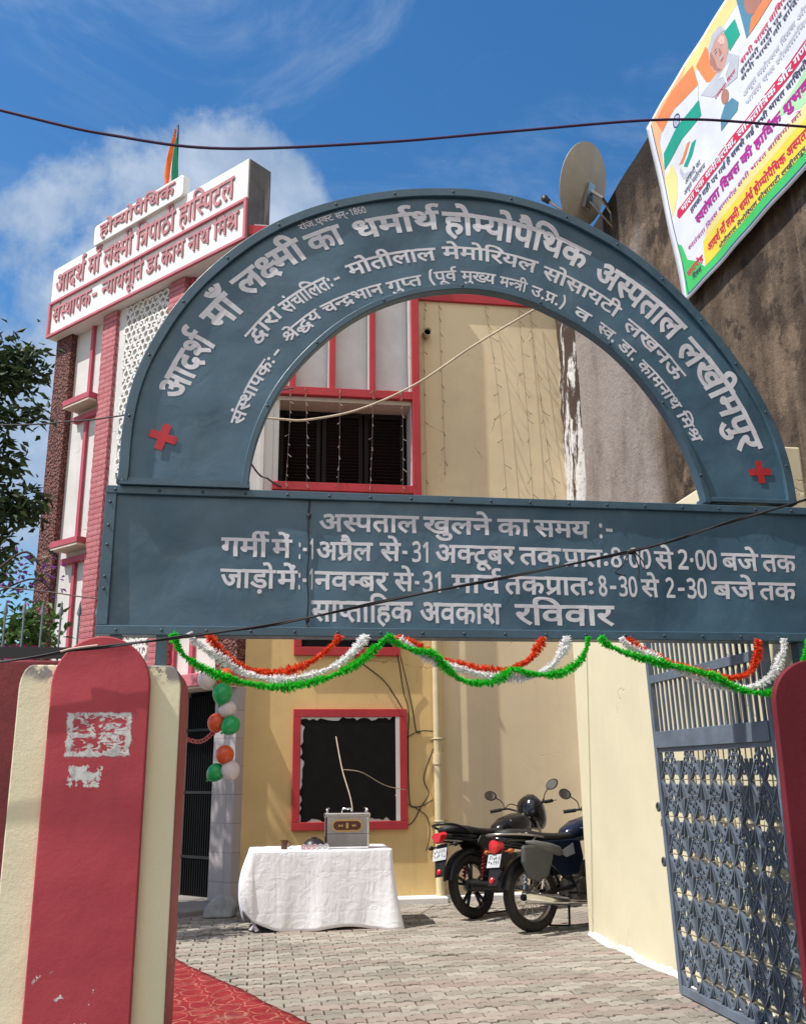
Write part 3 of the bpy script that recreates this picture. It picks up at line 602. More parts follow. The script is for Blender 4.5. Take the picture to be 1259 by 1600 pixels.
    30: [[777, 551, 452, 551, 452, 349, 477, 371, 505, 386, 536, 396, 569, 399, 600, 396, 628, 389, 653, 376, 675, 358, 693, 335, 706, 307, 713, 275, 716, 239, 715, 216, 712, 192, 708, 167, 701, 141, 692, 115, 681, 90, 667, 64, 651, 39, 579, 80, 591, 97, 602, 114, 611, 134, 620, 154, 627, 175, 632, 196, 635, 216, 636, 237, 631, 278, 616, 307, 593, 324, 562, 330, 535, 326, 508, 312, 480, 290, 452, 258, 452, 0, 371, 0, 371, 174, 358, 164, 344, 154, 329, 145, 312, 136, 293, 128, 272, 122, 250, 119, 226, 118, 203, 119, 180, 123, 159, 129, 138, 137, 118, 148, 100, 161, 85, 176, 71, 194, 60, 215, 52, 238, 48, 263, 46, 290, 49, 328, 60, 362, 77, 391, 101, 417, 131, 438, 164, 452, 202, 461, 244, 464, 268, 463, 296, 460, 321, 457, 339, 454, 333, 381, 315, 385, 292, 388, 269, 390, 249, 391, 222, 389, 198, 384, 177, 376, 159, 365, 145, 351, 135, 334, 129, 314, 127, 292, 129, 267, 135, 246, 144, 228, 158, 214, 173, 202, 190, 194, 209, 190, 228, 188, 249, 189, 270, 193, 289, 200, 306, 209, 323, 220, 340, 232, 356, 246, 371, 260, 371, 551, 0, 551, 0, 622, 777, 622]],
    31: [[618, 551, 452, 551, 452, 334, 475, 348, 501, 358, 531, 366, 567, 368, 631, 368, 631, 297, 580, 297, 539, 294, 508, 287, 481, 274, 452, 253, 452, 0, 371, 0, 371, 174, 358, 164, 344, 154, 329, 145, 312, 136, 293, 128, 272, 122, 250, 119, 226, 118, 203, 119, 180, 123, 159, 129, 138, 137, 118, 148, 100, 161, 85, 176, 71, 194, 60, 215, 52, 238, 48, 263, 46, 290, 49, 328, 60, 362, 77, 391, 101, 417, 131, 438, 164, 452, 202, 461, 244, 464, 268, 463, 296, 460, 321, 457, 339, 454, 333, 381, 315, 385, 292, 388, 269, 390, 249, 391, 222, 389, 198, 384, 177, 376, 159, 365, 145, 351, 135, 334, 129, 314, 127, 292, 129, 267, 135, 246, 144, 228, 158, 214, 173, 202, 190, 194, 209, 190, 228, 188, 249, 189, 270, 193, 289, 200, 306, 209, 323, 220, 340, 232, 356, 246, 371, 260, 371, 551, 0, 551, 0, 622, 618, 622]],
    32: [[623, 551, 623, 0, 542, 0, 542, 325, 510, 312, 476, 302, 457, 298, 436, 295, 414, 294, 390, 293, 366, 294, 342, 296, 320, 299, 298, 303, 278, 308, 259, 314, 242, 320, 225, 326, 203, 312, 184, 298, 167, 284, 153, 270, 134, 242, 128, 208, 130, 188, 138, 168, 152, 149, 174, 134, 205, 123, 247, 120, 258, 120, 269, 121, 264, 139, 263, 157, 268, 184, 283, 202, 304, 213, 328, 216, 364, 210, 391, 190, 408, 164, 413, 136, 410, 111, 400, 92, 385, 78, 365, 66, 383, 44, 402, 22, 412, 12, 423, 1, 435, -11, 448, -24, 390, -65, 377, -50, 364, -34, 351, -19, 338, -4, 327, 11, 316, 26, 307, 40, 298, 53, 286, 51, 272, 50, 258, 50, 245, 50, 216, 51, 190, 55, 164, 62, 141, 70, 120, 82, 101, 95, 85, 110, 71, 126, 60, 145, 52, 164, 48, 184, 46, 205, 48, 231, 55, 255, 65, 277, 80, 296, 99, 314, 119, 331, 140, 346, 164, 361, 143, 376, 125, 392, 110, 408, 97, 426, 87, 444, 80, 464, 75, 485, 74, 507, 77, 532, 84, 556, 97, 577, 114, 596, 137, 612, 164, 623, 195, 630, 231, 632, 261, 630, 289, 625, 314, 616, 338, 603, 357, 587, 371, 566, 379, 543, 382, 515, 381, 492, 376, 471, 369, 451, 359, 434, 346, 418, 332, 402, 314, 387, 295, 373, 315, 369, 336, 366, 357, 364, 379, 364, 402, 365, 423, 367, 444, 370, 464, 374, 484, 381, 504, 389, 523, 399, 542, 411, 542, 551, 453, 551, 453, 622, 727, 622, 727, 551], [153, 502, 158, 471, 174, 442, 185, 430, 198, 418, 212, 408, 228, 399, 261, 424, 284, 450, 298, 478, 303, 506, 299, 528, 286, 548, 263, 562, 229, 566, 198, 562, 174, 549, 158, 529]],
    33: [[513, 313, 489, 306, 462, 299, 430, 294, 390, 293, 366, 294, 342, 296, 320, 299, 298, 303, 278, 308, 259, 314, 242, 320, 225, 326, 203, 312, 184, 298, 167, 284, 153, 270, 134, 242, 128, 208, 130, 188, 138, 168, 152, 149, 174, 134, 205, 123, 247, 120, 258, 120, 269, 121, 264, 139, 263, 157, 268, 184, 283, 202, 304, 213, 328, 216, 364, 210, 391, 190, 408, 164, 413, 136, 410, 111, 400, 92, 385, 78, 365, 66, 383, 44, 402, 22, 412, 12, 423, 1, 435, -11, 448, -24, 390, -65, 377, -50, 364, -34, 351, -19, 338, -4, 327, 11, 316, 26, 307, 40, 298, 53, 286, 51, 272, 50, 258, 50, 245, 50, 216, 51, 190, 55, 164, 62, 141, 70, 120, 82, 101, 95, 85, 110, 71, 126, 60, 145, 52, 164, 48, 184, 46, 205, 48, 231, 55, 255, 65, 277, 80, 296, 99, 314, 119, 331, 140, 346, 164, 361, 143, 376, 125, 392, 110, 408, 97, 426, 87, 444, 80, 464, 75, 485, 74, 507, 77, 532, 84, 556, 97, 577, 114, 596, 137, 612, 164, 623, 195, 630, 231, 632, 261, 630, 289, 625, 314, 616, 338, 603, 357, 587, 371, 566, 379, 543, 382, 515, 381, 492, 376, 471, 369, 451, 359, 434, 346, 418, 332, 402, 314, 387, 295, 373, 316, 369, 337, 366, 358, 364, 379, 364, 411, 365, 440, 369, 468, 376, 496, 386], [153, 502, 158, 471, 174, 442, 185, 430, 198, 418, 212, 408, 228, 399, 261, 424, 284, 450, 298, 478, 303, 506, 299, 528, 286, 548, 263, 562, 229, 566, 198, 562, 174, 549, 158, 529]],
    34: [[729, 551, 729, 0, 648, 0, 648, 45, 630, 36, 611, 28, 592, 22, 572, 16, 551, 12, 530, 9, 509, 8, 488, 7, 435, 10, 382, 20, 331, 37, 282, 60, 232, 92, 183, 132, 134, 181, 85, 239, 73, 256, 62, 271, 55, 284, 49, 296, 42, 318, 40, 338, 44, 358, 55, 376, 75, 389, 104, 393, 127, 390, 148, 382, 165, 368, 181, 350, 199, 372, 210, 398, 215, 428, 217, 458, 216, 483, 214, 508, 209, 530, 201, 551, 0, 551, 0, 622, 833, 622, 833, 551], [534, 232, 568, 236, 598, 246, 625, 262, 648, 280, 648, 551, 281, 551, 288, 531, 294, 509, 297, 485, 298, 458, 296, 419, 289, 384, 278, 354, 263, 328, 244, 305, 221, 285, 195, 268, 166, 253, 201, 213, 238, 179, 275, 149, 314, 124, 354, 104, 396, 90, 442, 82, 490, 79, 511, 80, 532, 82, 552, 85, 572, 89, 591, 95, 610, 102, 629, 111, 648, 122, 648, 198, 623, 185, 593, 174, 559, 166, 521, 164, 498, 165, 476, 169, 456, 175, 436, 184, 419, 194, 403, 207, 389, 221, 378, 238, 368, 256, 361, 276, 357, 297, 356, 319, 359, 353, 368, 384, 383, 410, 404, 432, 430, 450, 460, 463, 493, 470, 531, 473, 550, 472, 575, 470, 599, 467, 616, 463, 610, 394, 594, 398, 576, 401, 558, 403, 540, 404, 517, 403, 497, 398, 480, 392, 464, 382, 452, 370, 444, 354, 439, 337, 437, 316, 439, 296, 444, 279, 452, 264, 464, 252, 496, 237]],
    35: [[700, 74, 679, 62, 657, 50, 634, 39, 610, 28, 584, 19, 555, 12, 523, 8, 488, 7, 435, 10, 382, 20, 331, 37, 282, 60, 232, 92, 183, 132, 134, 181, 85, 239, 72, 256, 62, 271, 54, 284, 48, 296, 42, 318, 40, 338, 44, 358, 55, 376, 75, 389, 104, 393, 127, 390, 148, 382, 165, 368, 181, 350, 199, 372, 210, 398, 215, 428, 217, 458, 216, 483, 213, 507, 208, 530, 201, 551, 0, 551, 0, 622, 663, 622, 663, 551, 282, 551, 288, 532, 294, 510, 297, 486, 298, 458, 296, 419, 289, 384, 278, 354, 263, 328, 244, 305, 221, 285, 195, 268, 166, 253, 201, 213, 238, 179, 275, 149, 314, 124, 354, 104, 396, 90, 442, 82, 490, 79, 515, 80, 539, 82, 563, 87, 585, 93, 607, 101, 630, 112, 653, 125, 676, 140], [673, 215, 658, 204, 642, 195, 625, 186, 606, 178, 586, 172, 565, 168, 544, 165, 521, 164, 498, 165, 476, 169, 456, 175, 436, 184, 419, 194, 403, 207, 389, 221, 378, 238, 368, 256, 361, 276, 357, 297, 356, 319, 359, 353, 368, 384, 383, 410, 404, 432, 430, 450, 460, 463, 493, 470, 531, 473, 550, 472, 575, 470, 599, 467, 616, 463, 610, 394, 594, 398, 576, 401, 558, 403, 540, 404, 517, 403, 497, 398, 480, 392, 464, 382, 452, 370, 444, 354, 439, 337, 437, 316, 439, 296, 444, 279, 452, 264, 464, 252, 496, 237, 534, 232, 568, 236, 598, 246, 625, 262, 648, 280]],
    36: [[0, 551, 0, 622, 693, 622, 693, 551, 589, 551, 589, 0, 508, 0, 508, 355, 502, 356, 494, 356, 470, 353, 445, 344, 433, 337, 420, 327, 409, 315, 397, 300, 386, 283, 375, 262, 365, 237, 356, 208, 279, 232, 286, 254, 293, 275, 302, 295, 311, 313, 287, 329, 263, 342, 238, 350, 209, 353, 174, 347, 148, 330, 131, 304, 126, 271, 127, 252, 131, 234, 138, 216, 148, 198, 159, 181, 174, 163, 191, 145, 210, 126, 232, 107, 255, 86, 281, 64, 309, 40, 255, -12, 227, 13, 200, 37, 174, 60, 149, 84, 126, 106, 106, 129, 88, 152, 73, 176, 61, 199, 52, 224, 47, 249, 45, 275, 47, 300, 51, 323, 59, 344, 70, 362, 83, 377, 97, 390, 113, 402, 131, 410, 168, 422, 204, 426, 226, 425, 246, 422, 266, 418, 284, 412, 303, 403, 320, 394, 337, 383, 354, 370, 385, 394, 419, 412, 457, 422, 499, 426, 504, 426, 508, 426, 508, 551]],
    37: [[509, 551, 509, 0, 428, 0, 428, 250, 207, 250, 207, 213, 203, 185, 192, 166, 177, 155, 159, 151, 140, 154, 119, 164, 99, 178, 80, 196, 64, 216, 50, 237, 42, 258, 39, 278, 42, 295, 52, 308, 71, 318, 100, 321, 126, 321, 126, 551, 0, 551, 0, 622, 612, 622, 612, 551], [428, 551, 207, 551, 207, 321, 428, 321]],
    38: [[207, 321, 428, 321, 428, 250, 207, 250, 207, 213, 203, 185, 192, 166, 177, 155, 159, 151, 140, 154, 119, 164, 99, 178, 80, 196, 64, 216, 50, 237, 42, 258, 39, 278, 42, 295, 52, 308, 71, 318, 100, 321, 126, 321, 126, 551, 0, 551, 0, 622, 364, 622, 364, 551, 207, 551]],
    39: [[0, 622, 569, 622, 569, 551, 466, 551, 466, 0, 385, 0, 385, 298, 204, 298, 204, 244, 200, 220, 190, 202, 174, 192, 153, 188, 128, 193, 102, 209, 89, 220, 77, 232, 66, 246, 56, 260, 42, 290, 37, 318, 40, 339, 50, 355, 69, 366, 98, 369, 385, 369, 385, 551, 0, 551]],
    40: [[0, 622, 373, 622, 373, 551, 0, 551], [204, 298, 204, 244, 200, 220, 190, 202, 174, 192, 153, 188, 128, 193, 102, 209, 89, 220, 77, 232, 66, 246, 56, 260, 42, 290, 37, 318, 40, 339, 50, 355, 69, 366, 98, 369, 385, 369, 385, 298]],
    41: [[634, 551, 634, 0, 553, 0, 553, 551, 420, 551, 420, 321, 418, 282, 412, 250, 401, 222, 385, 198, 374, 186, 361, 176, 347, 167, 331, 160, 314, 154, 294, 149, 274, 147, 251, 146, 208, 150, 170, 161, 139, 179, 114, 205, 99, 231, 88, 263, 84, 282, 81, 303, 80, 326, 79, 352, 79, 551, 0, 551, 0, 622, 737, 622, 737, 551], [249, 217, 273, 219, 293, 225, 309, 235, 321, 249, 330, 267, 336, 288, 338, 315, 339, 353, 339, 551, 160, 551, 160, 353, 161, 318, 164, 291, 170, 270, 178, 251, 190, 237, 206, 226, 225, 219]],
    42: [[-338, -134, -334, -112, -322, -93, -304, -80, -283, -76, -262, -80, -244, -93, -232, -112, -228, -134, -232, -157, -244, -176, -262, -188, -283, -192, -304, -188, -322, -176, -334, -157]],
    43: [[261, 0, 261, 446, 261, 468, 261, 490, 262, 514, 262, 538, 264, 585, 265, 622, 250, 607, 238, 594, 224, 582, 206, 567, 134, 508, 87, 568, 274, 714, 347, 714, 347, 0]],
    44: [[170, 551, 170, 0, 89, 0, 89, 551, 0, 551, 0, 622, 273, 622, 273, 551], [90, 615, 80, 652, 69, 686, 59, 715, 48, 740, 38, 761, 27, 778, 15, 793, 3, 804, -24, 818, -56, 823, -77, 822, -95, 818, -111, 814, -126, 809, -150, 882, -130, 888, -108, 892, -84, 895, -59, 896, -33, 894, -9, 890, 14, 882, 34, 870, 54, 856, 72, 836, 89, 812, 106, 784, 121, 750, 136, 711, 151, 666, 165, 615]],
    45: [[479, 551, 479, 0, 398, 0, 398, 191, 383, 182, 368, 174, 352, 166, 335, 159, 317, 153, 298, 149, 277, 147, 254, 146, 216, 149, 182, 160, 152, 175, 128, 194, 116, 208, 106, 223, 98, 240, 91, 258, 86, 277, 82, 301, 80, 328, 79, 358, 79, 551, 0, 551, 0, 622, 583, 622, 583, 551], [398, 551, 160, 551, 160, 369, 161, 332, 163, 304, 167, 282, 172, 266, 180, 252, 190, 240, 203, 230, 220, 223, 240, 218, 263, 217, 283, 218, 302, 222, 320, 228, 338, 236, 355, 246, 370, 256, 385, 268, 398, 280]],
    46: [[160, 551, 160, 369, 161, 332, 163, 304, 167, 282, 172, 266, 180, 252, 190, 240, 203, 230, 220, 223, 240, 218, 263, 217, 283, 218, 303, 222, 321, 228, 340, 237, 357, 247, 372, 258, 387, 270, 400, 282, 436, 214, 416, 200, 396, 188, 375, 176, 354, 166, 333, 157, 309, 151, 282, 147, 254, 146, 216, 149, 182, 160, 152, 175, 128, 194, 116, 208, 106, 223, 98, 240, 91, 258, 86, 277, 82, 301, 80, 328, 79, 358, 79, 551, 0, 551, 0, 622, 322, 622, 322, 551]],
    47: [[45, 53, 214, 153, 188, 159, 166, 168, 145, 179, 128, 194, 116, 208, 106, 223, 98, 240, 91, 258, 86, 277, 82, 301, 80, 328, 79, 358, 79, 551, 0, 551, 0, 622, 583, 622, 583, 551, 479, 551, 479, 0, 398, 0, 398, 193, 92, -13], [398, 551, 160, 551, 160, 369, 161, 332, 163, 304, 167, 282, 172, 266, 180, 252, 190, 240, 203, 230, 220, 223, 239, 218, 262, 217, 281, 218, 300, 222, 319, 228, 337, 236, 354, 246, 370, 256, 385, 268, 398, 280]],
    48: [[213, -165, 178, -112, 148, -55, 123, 5, 103, 68, 88, 134, 77, 201, 70, 268, 68, 337, 70, 406, 77, 474, 87, 539, 102, 604, 122, 665, 147, 724, 178, 779, 213, 832, 294, 832, 262, 778, 234, 721, 210, 661, 190, 599, 174, 535, 162, 470, 155, 403, 153, 336, 155, 270, 162, 204, 173, 138, 189, 74, 209, 10, 234, -51, 262, -109, 295, -165]],
    49: [[60, -165, 92, -111, 120, -54, 144, 6, 164, 69, 180, 133, 191, 198, 198, 264, 200, 330, 198, 397, 191, 463, 180, 528, 164, 594, 145, 657, 120, 718, 92, 776, 59, 832, 141, 832, 176, 779, 206, 722, 231, 662, 251, 598, 266, 532, 277, 465, 284, 398, 286, 329, 284, 260, 277, 193, 266, 127, 251, 63, 231, 1, 206, -58, 176, -113, 141, -165]],
    50: [[72, 54, 76, 86, 90, 106, 110, 117, 133, 121, 157, 117, 178, 106, 191, 86, 196, 54, 191, 23, 178, 2, 157, -10, 133, -14, 110, -10, 90, 2, 76, 23]],
    51: [[395, 42, 341, -12, 312, 13, 284, 37, 256, 62, 230, 87, 205, 112, 181, 136, 159, 159, 138, 181, 119, 202, 102, 222, 88, 240, 75, 256, 57, 284, 46, 305, 42, 323, 40, 340, 44, 358, 55, 376, 75, 389, 104, 393, 127, 390, 148, 382, 165, 368, 181, 349, 199, 360, 215, 372, 228, 385, 238, 399, 252, 431, 256, 468, 255, 491, 251, 514, 246, 534, 239, 551, 0, 551, 0, 622, 424, 622, 424, 551, 320, 551, 327, 532, 332, 510, 335, 486, 336, 458, 335, 432, 330, 407, 324, 385, 314, 365, 302, 347, 288, 330, 272, 314, 254, 300, 234, 288, 213, 276, 191, 264, 167, 254, 190, 228, 216, 201, 243, 174, 272, 146, 302, 119, 332, 93, 363, 67]],
    52: [[-190, 615, -200, 633, -209, 651, -218, 669, -226, 688, -236, 726, -240, 762, -237, 793, -229, 821, -215, 844, -196, 862, -172, 877, -146, 888, -117, 894, -85, 896, -54, 894, -26, 890, -1, 882, 21, 872, -1, 806, -18, 814, -37, 821, -57, 826, -78, 827, -113, 821, -139, 804, -155, 779, -160, 747, -157, 714, -146, 682, -139, 666, -130, 650, -120, 633, -108, 615]],
    53: [[27, -233, 0, -246, -32, -257, -67, -265, -106, -268, -141, -266, -173, -258, -200, -246, -224, -228, -242, -207, -255, -183, -263, -156, -266, -126, -263, -99, -255, -74, -241, -50, -222, -28, -197, -10, -166, 4, -130, 13, -89, 18, -82, -48, -109, -52, -132, -59, -151, -67, -166, -77, -186, -102, -192, -132, -186, -161, -167, -182, -140, -193, -111, -197, -81, -195, -56, -190, -29, -179, 2, -164]],
    54: [[587, 551, 587, 0, 506, 0, 506, 266, 477, 258, 448, 254, 416, 252, 380, 251, 359, 251, 337, 253, 314, 255, 292, 258, 269, 262, 248, 267, 229, 272, 212, 277, 191, 264, 167, 253, 188, 227, 212, 200, 237, 173, 264, 146, 292, 119, 320, 92, 350, 67, 380, 42, 326, -12, 298, 13, 272, 37, 246, 62, 220, 87, 196, 112, 174, 136, 153, 159, 133, 181, 115, 202, 99, 222, 85, 240, 73, 256, 55, 284, 46, 305, 41, 323, 40, 340, 44, 358, 55, 376, 75, 389, 104, 393, 127, 390, 148, 382, 165, 368, 181, 350, 199, 372, 210, 398, 215, 428, 217, 458, 216, 486, 212, 512, 207, 534, 201, 551, 0, 551, 0, 622, 691, 622, 691, 551], [369, 322, 406, 323, 440, 326, 472, 331, 506, 339, 506, 551, 281, 551, 288, 532, 293, 511, 297, 486, 298, 458, 296, 419, 288, 385, 277, 356, 262, 333, 288, 328, 315, 325, 342, 323]],
    55: [[369, 322, 398, 323, 425, 324, 451, 328, 478, 332, 486, 260, 461, 256, 435, 253, 408, 252, 380, 251, 359, 251, 337, 253, 314, 255, 292, 258, 269, 262, 248, 267, 229, 272, 212, 277, 191, 264, 167, 253, 188, 227, 212, 200, 237, 173, 264, 146, 292, 119, 320, 92, 350, 67, 380, 42, 326, -12, 298, 13, 272, 37, 246, 62, 220, 87, 196, 112, 174, 136, 153, 159, 133, 181, 115, 202, 99, 222, 85, 240, 73, 256, 55, 284, 46, 305, 41, 323, 40, 340, 44, 358, 55, 376, 75, 389, 104, 393, 127, 390, 148, 382, 165, 368, 181, 350, 199, 372, 210, 398, 215, 428, 217, 458, 216, 486, 212, 512, 207, 534, 201, 551, 0, 551, 0, 622, 403, 622, 403, 551, 281, 551, 288, 532, 293, 511, 297, 486, 298, 458, 296, 419, 288, 385, 277, 356, 262, 333, 288, 328, 315, 325, 342, 323]],
    56: [[122, 189, 90, 193, 64, 206, 46, 227, 40, 255, 44, 280, 58, 299, 78, 310, 104, 314, 122, 312, 142, 306, 164, 295, 191, 276, 215, 286, 236, 299, 256, 315, 273, 335, 287, 358, 297, 384, 303, 412, 305, 443, 303, 470, 298, 493, 288, 514, 276, 532, 260, 547, 242, 558, 221, 564, 199, 566, 172, 563, 153, 552, 142, 537, 138, 516, 140, 500, 148, 484, 162, 467, 186, 454, 201, 449, 221, 444, 244, 442, 270, 440, 253, 370, 209, 375, 171, 385, 139, 399, 112, 418, 92, 439, 78, 463, 69, 489, 66, 517, 68, 541, 75, 563, 86, 583, 102, 600, 121, 614, 145, 624, 172, 630, 204, 632, 227, 631, 250, 627, 271, 620, 292, 610, 312, 598, 329, 584, 345, 566, 358, 546, 370, 524, 378, 499, 382, 471, 384, 440, 382, 406, 375, 374, 365, 342, 350, 312, 331, 285, 308, 260, 283, 239, 254, 221, 276, 201, 298, 180, 320, 158, 341, 134, 361, 111, 380, 88, 398, 65, 414, 43, 350, -1, 325, 33, 301, 65, 279, 93, 258, 118, 237, 140, 217, 160, 198, 178, 179, 194, 151, 190], [591, 551, 591, 0, 510, 0, 510, 551, 421, 551, 421, 622, 695, 622, 695, 551]],
    57: [[243, 40, 195, 107, 447, 258, 419, 264, 392, 270, 366, 277, 342, 284, 319, 291, 297, 298, 277, 306, 257, 314, 235, 300, 213, 286, 191, 272, 168, 258, 146, 243, 123, 229, 99, 216, 76, 202, 28, 270, 48, 280, 68, 290, 88, 301, 108, 312, 127, 322, 146, 333, 164, 343, 183, 354, 159, 373, 138, 392, 122, 410, 110, 428, 101, 446, 94, 465, 90, 484, 89, 503, 92, 529, 100, 552, 113, 574, 132, 594, 155, 611, 182, 622, 212, 630, 247, 632, 279, 630, 307, 623, 333, 611, 356, 596, 375, 576, 388, 553, 396, 528, 399, 500, 398, 479, 393, 459, 386, 440, 376, 422, 364, 406, 351, 390, 336, 375, 319, 361, 342, 353, 367, 345, 394, 337, 423, 330, 453, 324, 482, 318, 510, 314, 537, 310, 537, 551, 461, 551, 461, 622, 722, 622, 722, 551, 618, 551, 618, 0, 537, 0, 537, 234], [168, 497, 172, 472, 185, 446, 195, 433, 209, 419, 227, 406, 248, 393, 264, 404, 277, 416, 289, 429, 300, 442, 313, 470, 318, 500, 313, 530, 298, 550, 274, 562, 244, 566, 216, 562, 192, 549, 174, 528]],
    58: [[288, -10, 256, -8, 226, -2, 197, 9, 170, 24, 145, 43, 122, 67, 103, 95, 86, 128, 72, 165, 63, 207, 57, 254, 55, 305, 55, 336, 57, 366, 59, 397, 62, 427, 67, 457, 73, 485, 81, 513, 90, 540, 101, 566, 114, 591, 128, 614, 145, 636, 164, 655, 185, 672, 208, 688, 234, 700, 263, 711, 295, 718, 329, 723, 367, 724, 387, 724, 410, 722, 433, 719, 451, 715, 451, 639, 433, 644, 412, 648, 391, 650, 370, 651, 338, 650, 310, 645, 284, 638, 262, 628, 241, 615, 224, 601, 208, 584, 194, 566, 183, 545, 173, 523, 165, 499, 159, 474, 154, 448, 150, 420, 148, 393, 146, 364, 152, 364, 163, 381, 176, 396, 191, 410, 208, 423, 227, 434, 250, 441, 274, 446, 302, 447, 346, 443, 385, 433, 419, 415, 450, 390, 474, 359, 491, 322, 502, 279, 505, 230, 501, 177, 490, 131, 472, 90, 446, 54, 415, 26, 378, 6, 335, -6], [287, 65, 315, 68, 340, 75, 363, 88, 382, 105, 398, 128, 410, 156, 417, 190, 419, 230, 417, 262, 411, 291, 401, 316, 387, 338, 369, 355, 347, 367, 320, 375, 290, 377, 269, 376, 249, 372, 230, 366, 213, 358, 197, 347, 184, 336, 172, 323, 162, 308, 148, 278, 144, 247, 145, 226, 148, 204, 153, 183, 160, 162, 169, 142, 180, 124, 193, 107, 208, 92, 225, 80, 244, 72, 264, 67]],
    59: [[481, 551, 481, 0, 400, 0, 400, 328, 291, 328, 262, 328, 238, 326, 217, 325, 200, 322, 172, 313, 150, 299, 132, 274, 126, 237, 128, 213, 135, 189, 147, 165, 163, 142, 184, 119, 208, 94, 238, 68, 271, 40, 217, -12, 194, 8, 173, 28, 152, 48, 132, 68, 113, 88, 96, 109, 81, 130, 68, 151, 58, 173, 51, 195, 46, 218, 45, 242, 48, 275, 58, 305, 74, 330, 93, 351, 108, 363, 125, 373, 143, 381, 163, 388, 185, 393, 211, 396, 240, 398, 272, 399, 400, 399, 400, 551, 0, 551, 0, 622, 584, 622, 584, 551]],
    60: [[0, 622, 363, 622, 363, 551, 0, 551], [45, 242, 48, 275, 58, 305, 74, 330, 93, 351, 108, 363, 125, 373, 143, 381, 163, 388, 185, 393, 211, 396, 240, 398, 272, 399, 380, 399, 380, 328, 291, 328, 262, 328, 238, 326, 217, 325, 200, 322, 172, 313, 150, 299, 132, 274, 126, 237, 128, 213, 135, 189, 147, 165, 163, 142, 184, 119, 208, 94, 238, 68, 271, 40, 217, -12, 194, 8, 173, 28, 152, 48, 132, 68, 113, 88, 96, 109, 81, 130, 68, 151, 58, 173, 51, 195, 46, 218]],
    61: [[127, 65, 80, 132, 326, 281, 306, 306, 287, 327, 269, 344, 254, 358, 238, 367, 220, 374, 201, 379, 181, 380, 153, 378, 124, 372, 109, 367, 93, 361, 75, 353, 55, 343, 27, 417, 44, 425, 62, 432, 80, 438, 98, 444, 117, 450, 137, 453, 157, 455, 179, 456, 217, 453, 251, 444, 267, 436, 283, 427, 298, 416, 314, 402, 330, 387, 346, 369, 364, 349, 382, 326, 382, 551, 0, 551, 0, 622, 566, 622, 566, 551, 463, 551, 463, 0, 382, 0, 382, 234]],
    62: [[553, 551, 553, 0, 472, 0, 472, 180, 457, 171, 440, 162, 422, 154, 403, 146, 382, 140, 359, 136, 335, 133, 308, 132, 267, 135, 229, 144, 195, 159, 164, 180, 136, 208, 114, 240, 96, 278, 83, 322, 127, 333, 164, 346, 194, 361, 216, 378, 233, 396, 245, 418, 253, 441, 255, 467, 254, 490, 249, 511, 242, 528, 232, 542, 205, 562, 171, 568, 148, 565, 130, 556, 118, 541, 114, 521, 119, 498, 134, 480, 160, 468, 195, 461, 187, 391, 156, 397, 129, 405, 105, 417, 84, 430, 67, 447, 56, 468, 48, 492, 46, 519, 48, 545, 55, 568, 67, 588, 82, 604, 102, 616, 123, 625, 147, 630, 172, 632, 192, 631, 212, 628, 232, 622, 250, 614, 268, 605, 285, 592, 299, 578, 312, 561, 322, 542, 330, 520, 334, 496, 336, 469, 334, 434, 326, 402, 314, 374, 296, 349, 274, 327, 248, 307, 217, 290, 182, 274, 194, 257, 206, 243, 220, 230, 234, 220, 250, 213, 268, 207, 290, 204, 314, 203, 339, 204, 362, 208, 384, 214, 403, 223, 421, 234, 439, 246, 456, 260, 472, 275, 472, 551, 390, 551, 390, 622, 656, 622, 656, 551]],
    63: [[229, -10, 203, -9, 177, -8, 153, -5, 128, -2, 105, 4, 83, 10, 61, 19, 40, 29, 40, 112, 62, 102, 84, 92, 108, 84, 132, 78, 156, 72, 180, 68, 204, 66, 227, 65, 269, 67, 305, 74, 335, 86, 358, 102, 377, 123, 390, 147, 397, 175, 400, 206, 397, 237, 388, 263, 372, 285, 350, 302, 323, 315, 291, 324, 255, 330, 214, 332, 149, 332, 149, 406, 214, 406, 252, 408, 284, 415, 313, 427, 336, 444, 354, 464, 368, 487, 375, 512, 378, 541, 376, 565, 370, 586, 359, 605, 344, 620, 326, 633, 306, 642, 282, 647, 256, 649, 231, 648, 207, 645, 185, 640, 164, 632, 144, 624, 125, 614, 106, 602, 88, 590, 43, 651, 63, 665, 84, 679, 108, 691, 134, 702, 162, 712, 192, 719, 223, 723, 256, 724, 305, 721, 348, 712, 385, 696, 415, 674, 439, 647, 456, 617, 466, 584, 469, 547, 466, 513, 458, 482, 445, 455, 426, 432, 404, 412, 377, 396, 348, 384, 315, 376, 315, 373, 355, 366, 391, 354, 421, 339, 446, 318, 466, 295, 480, 267, 488, 237, 491, 203, 487, 158, 475, 118, 455, 81, 427, 50, 391, 23, 346, 5, 292, -6]],
    64: [[519, 551, 371, 551, 371, 349, 316, 349, 272, 347, 236, 341, 206, 331, 181, 318, 157, 297, 140, 273, 129, 246, 126, 215, 127, 192, 132, 171, 138, 152, 148, 136, 160, 121, 173, 108, 189, 98, 206, 89, 224, 82, 243, 78, 262, 75, 283, 74, 309, 75, 333, 77, 355, 81, 375, 86, 394, 93, 414, 101, 434, 111, 455, 121, 482, 47, 460, 37, 437, 29, 413, 21, 388, 14, 364, 8, 338, 3, 312, 1, 286, 0, 252, 2, 221, 6, 191, 15, 162, 26, 137, 40, 114, 58, 94, 78, 77, 101, 63, 127, 54, 155, 48, 186, 46, 220, 48, 251, 54, 280, 65, 306, 80, 330, 98, 350, 119, 369, 143, 384, 170, 397, 198, 407, 227, 414, 257, 419, 288, 420, 290, 420, 290, 551, 0, 551, 0, 622, 519, 622]],
